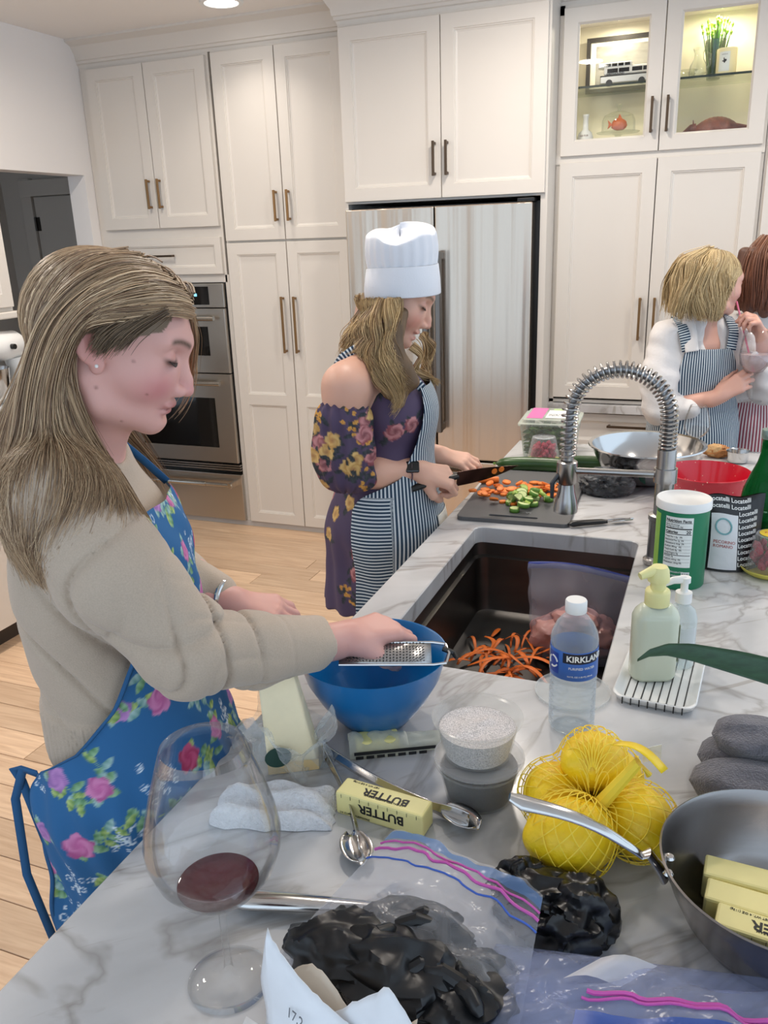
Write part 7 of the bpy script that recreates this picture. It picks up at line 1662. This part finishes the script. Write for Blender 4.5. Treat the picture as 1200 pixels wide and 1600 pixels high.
sh = Sdf(); sh.ell((1.115, 3.0, 1.13), (.150, .105, .15), .05); sh.ell((1.115, 3.01, .95), (.140, .11, .16), .05); sh.chain([((.985, 2.985, 1.235), .055), ((.958, 2.945, 1.10), .062), ((.965, 2.935, .995), .052), ((1.055, 2.895, 1.003), .038)], .03)
sh.chain([((1.245, 2.99, 1.225), .055), ((1.33, 2.96, 1.09), .058), ((1.335, 2.93, 1.055), .05), ((1.31, 2.905, 1.13), .038)], .03); sh.chain([((.985, 2.985, 1.25), .04), ((1.115, 3.0, 1.275), .055), ((1.245, 2.99, 1.24), .04)], .04)
sh.ell((1.135, 2.905, 1.262), (.042, .05, .085), .012, None, 's'); sh.post = lambda P, d: d + wob(P, 38, 1.) * .0045 + .0012 * np.sin(P[..., 2] * 120 + 40 * P[..., 0])
V, F = surface(sh, (.86, 2.82, .80), (1.42, 3.16, 1.36), .0048, slack=.006); WSH = mat('white_linen', lin(226, 222, 220), .85, bump=(120, .25), sheen=.2); put('shirt', V, F, WSH, P3)
strap(P3, [(1.075, 2.955, 1.345), (1.045, 2.94, 1.30), (1.05, 2.915, 1.24), (1.05, 2.895, 1.20)], .022, WSH, (-.4, -.9, .3), 'collar')
ap3 = Sdf(); ap3.ell((1.115, 3.0, 1.13), (.152, .109, .15), .05); ap3.ell((1.115, 3.01, .95), (.146, .115, .17), .05); ap3.cap((1.115, 3.01, .86), (1.115, 3.01, .5), .15, .17, .05)
g0 = lambda z: radians(float(np.interp(z, (.5, .93, .97, 1.02, 1.10, 1.22), (-196, -196, -180, -152, -138, -130)))); g1 = lambda z: radians(float(np.interp(z, (.5, .93, .97, 1.02, 1.10, 1.22), (24, 24, 0, -28, -42, -50))))
NU, NV = 120, 120
PH, Rr, ZZ, AX = wrap_sheet(ap3, lambda z: (1.115, 3.005), g0, g1, .55, 1.205, NU, NV, .008, r_max=.4); POS3 = sheet_pos(PH, Rr, ZZ, AX)
put('striped_apron', POS3.reshape(-1, 3), grid_faces(NV, NU), STR_N, P3, uv=np.stack((PH * .14, ZZ), -1).reshape(-1, 2), solid=.0016)
strap(P3, [POS3[-2, 4], POS3[-2, 4] + np.array((-.012, .01, .06)), (1.02, 2.945, 1.29), (1.025, 3.0, 1.315), (1.03, 3.06, 1.25)], .018, STR_N, (-.2, -.9, .4)); strap(P3, [POS3[-2, -5], POS3[-2, -5] + np.array((.01, .01, .06)), (1.195, 2.945, 1.295), (1.195, 3.0, 1.315), (1.19, 3.06, 1.25)], .018, STR_N, (.2, -.9, .4))
lg = Sdf()
for q in (-1, 1): lg.chain([((1.115 + q * .075, 3.02, .86), .085), ((1.115 + q * .08, 3.02, .45), .06), ((1.115 + q * .08, 3.04, .08), .045)], .03); lg.cap((1.115 + q * .08, 3.06, .04), (1.115 + q * .09, 2.92, .035), .04, .032, .02)
lg.plane((0, 0, -1), -.002); V, F = surface(lg, (.95, 2.85, 0), (1.3, 3.2, .98), .01); put('trousers', V, F, 'denim_dark', P3)
hp3 = Sdf(); hp3.ell(np.array(O3) + R3 @ np.array((-.002, 0, .040)), (.096, .079, .081), .02, R3); hp3.ell(np.array(O3) + R3 @ np.array((.03, 0, -.01)), (.06, .06, .06), .02, R3)
PAL3 = ((128, 104, 70), (176, 150, 106), (214, 190, 144), (150, 124, 84), (226, 206, 164))
hm3 = Sdf(); hm3.ell(np.array(O3) + R3 @ np.array((-.006, 0, .038)), (.097, .081, .082), .02, R3)
for g_ in H3A[:5]: hm3.chain([((p[0] + .01, p[1] + .026, p[2] + .008), .010) for p in g_[1:]], .03)
hm3.ell(np.array(O3) + R3 @ np.array((.108, 0, -.02)), (.052, .1, .10), .01, R3, 's')
V, F = surface(hm3, (.93, 2.84, 1.24), (1.3, 3.12, 1.56), .006); put('hair_base', V, F, mat('hair_under3', lin(150, 124, 86), .55, noise=(50, .35, (1, 1, .2))), P3)
strands('hair', P3, H3A, 2200, 26, .0055, .0012, PAL3, 23, (.010, 1.5), (hp3, .005), clump=.2, ends=(.8, 1.0), locks=18); strands('hair_far_side', P3, [[(p[0] + .02, 5.98 - p[1], p[2]) for p in g_] for g_ in H3A[:4]], 300, 16, .01, .0018, PAL3, 24, (.007, 1.2), (hp3, .005))
# her drink
gl = thing('cocktail_glass', 'stemmed glass of pale iced drink held by the blond woman', 'glass', tuple(AB(np.array((1.248, 2.845, 1.028)))))
MB().lathe([(0, .001), (.036, .001), (.037, .003), (.01, .007), (.0042, .016), (.004, .085), (.008, .096), (.03, .105), (.047, .13), (.052, .16), (.048, .20), (.041, .245), (.040, .245), (.047, .20), (.051, .16), (.046, .131), (.029, .107), (0, .099)], (0, 0, 0), 40).build('glass_body', WG, gl, smooth=True, angle=180)
MB().lathe([(0, .100), (.028, .108), (.045, .131), (.050, .155), (.0495, .165), (0, .165)], (0, 0, 0), 36).build('drink', film('pale_drink', lin(232, 214, 214), .45, .1), gl, smooth=True)
q = random.Random(3); ic = MB()
for i in range(16): a = q.uniform(0, 6.28); r = q.uniform(0, .036); ic.obox((r * cos(a), r * sin(a), q.uniform(.135, .165)), (.016, .016, .014), np.array(Matrix.Rotation(q.uniform(0, 3), 3, (q.random(), q.random(), .3))))
ic.build('crushed_ice', film('ice', lin(240, 240, 244), .35, .1), gl)['kind'] = 'stuff'
st_ = thing('pink_straw', 'pink drinking straw between lips and glass', 'straw', tuple(AB(np.array((1.248, 2.845, 1.13)))))
e1 = AB(np.array((-.022, .145, .225))); MB().tube([(0, 0, 0), tuple(e1 * .45), tuple(e1)], .0032, 8).build('tube', mat('straw_pink', lin(222, 120, 150), .4), st_, smooth=True)
# ================================================================== PERSON 4: brown hair at the right edge
P4 = person('woman with long brown hair and red striped apron cut off by the right edge', (1.42, 3.2, 0))
O4 = (1.395, 3.17, 1.425); R4 = head_frame(radians(60), radians(8))
sk = Sdf(); add_head(sk, O4, R4); sk.chain([((1.39, 3.18, 1.37), .048), ((1.39, 3.18, 1.25), .055)], .03); sk.ell((1.40, 3.18, 1.12), (.13, .085, .14), .03); sk.chain([((1.30, 3.10, 1.02), .036), ((1.45, 3.02, 1.03), .025)], .02); add_hand(sk, (1.455, 3.018, 1.03), (.09, -.02, .02), (-.2, -.7, .6), -1, ((.3, .5, .4),) * 4, (.3, .4), .95)
V, F = surface(sk, (1.22, 2.95, .95), (1.62, 3.32, 1.58), .005); put('body', V, F, SKIN, P4, colors=skin_colors(V, O4, R4, 1., lin(216, 166, 148), 0, hairc=lin(84, 52, 40)))
sh = Sdf(); sh.ell((1.405, 3.18, 1.12), (.150, .115, .16), .05); sh.ell((1.405, 3.18, .93), (.14, .115, .16), .05); sh.chain([((1.285, 3.14, 1.235), .05), ((1.275, 3.10, 1.10), .055), ((1.295, 3.09, 1.03), .048), ((1.36, 3.06, 1.03), .038)], .03); sh.chain([((1.285, 3.15, 1.25), .04), ((1.40, 3.18, 1.27), .05), ((1.52, 3.2, 1.25), .04)], .03); sh.post = lambda P, d: d + wob(P, 36, 2.) * .004
V, F = surface(sh, (1.18, 2.98, .78), (1.62, 3.34, 1.36), .006, slack=.006); put('shirt', V, F, WSH, P4)
ap4 = Sdf(); ap4.ell((1.405, 3.18, 1.12), (.152, .119, .16), .05); ap4.ell((1.405, 3.18, .93), (.146, .121, .17), .05); ap4.cap((1.405, 3.18, .85), (1.405, 3.18, .5), .15, .17, .05)
PH, Rr, ZZ, AX = wrap_sheet(ap4, lambda z: (1.405, 3.18), lambda z: radians(-200 if z < .98 else -150), lambda z: radians(20 if z < .98 else -30), .55, 1.05, 90, 90, .008, r_max=.4); PO = sheet_pos(PH, Rr, ZZ, AX)
put('striped_apron', PO.reshape(-1, 3), grid_faces(90, 90), STR_R, P4, uv=np.stack((PH * .14, ZZ), -1).reshape(-1, 2), solid=.0016)
V, F = surface((lambda s_: [s_.chain([((1.405 + q * .075, 3.19, .86), .085), ((1.405 + q * .08, 3.19, .45), .06), ((1.405 + q * .08, 3.2, .05), .048)], .03) for q in (-1, 1)] and s_)(Sdf()), (1.2, 3.0, 0), (1.62, 3.36, .98), .01); put('trousers', V, F, 'denim_dark', P4)
hm4 = Sdf(); hm4.ell(np.array(O4) + R4 @ np.array((-.006, 0, .038)), (.1, .084, .084), .02, R4)
for g_ in H4A: hm4.chain([((p[0], p[1] + .03, p[2]), .02) for p in g_[1:]], .03)
V, F = surface(hm4, (1.2, 2.96, 1.24), (1.6, 3.34, 1.6), .006); put('hair_base', V, F, mat('hair_under4', lin(92, 58, 44), .5, noise=(50, .3, (1, 1, .2))), P4)
hp4 = Sdf(); hp4.ell(np.array(O4) + R4 @ np.array((-.006, 0, .038)), (.101, .085, .085), .02, R4)
strands('hair', P4, H4A, 900, 20, .007, .0014, ((72, 44, 34), (116, 74, 54), (140, 92, 68), (90, 56, 42)), 33, (.004, 1.0), (hp4, .004), ends=(.85, 1.0))
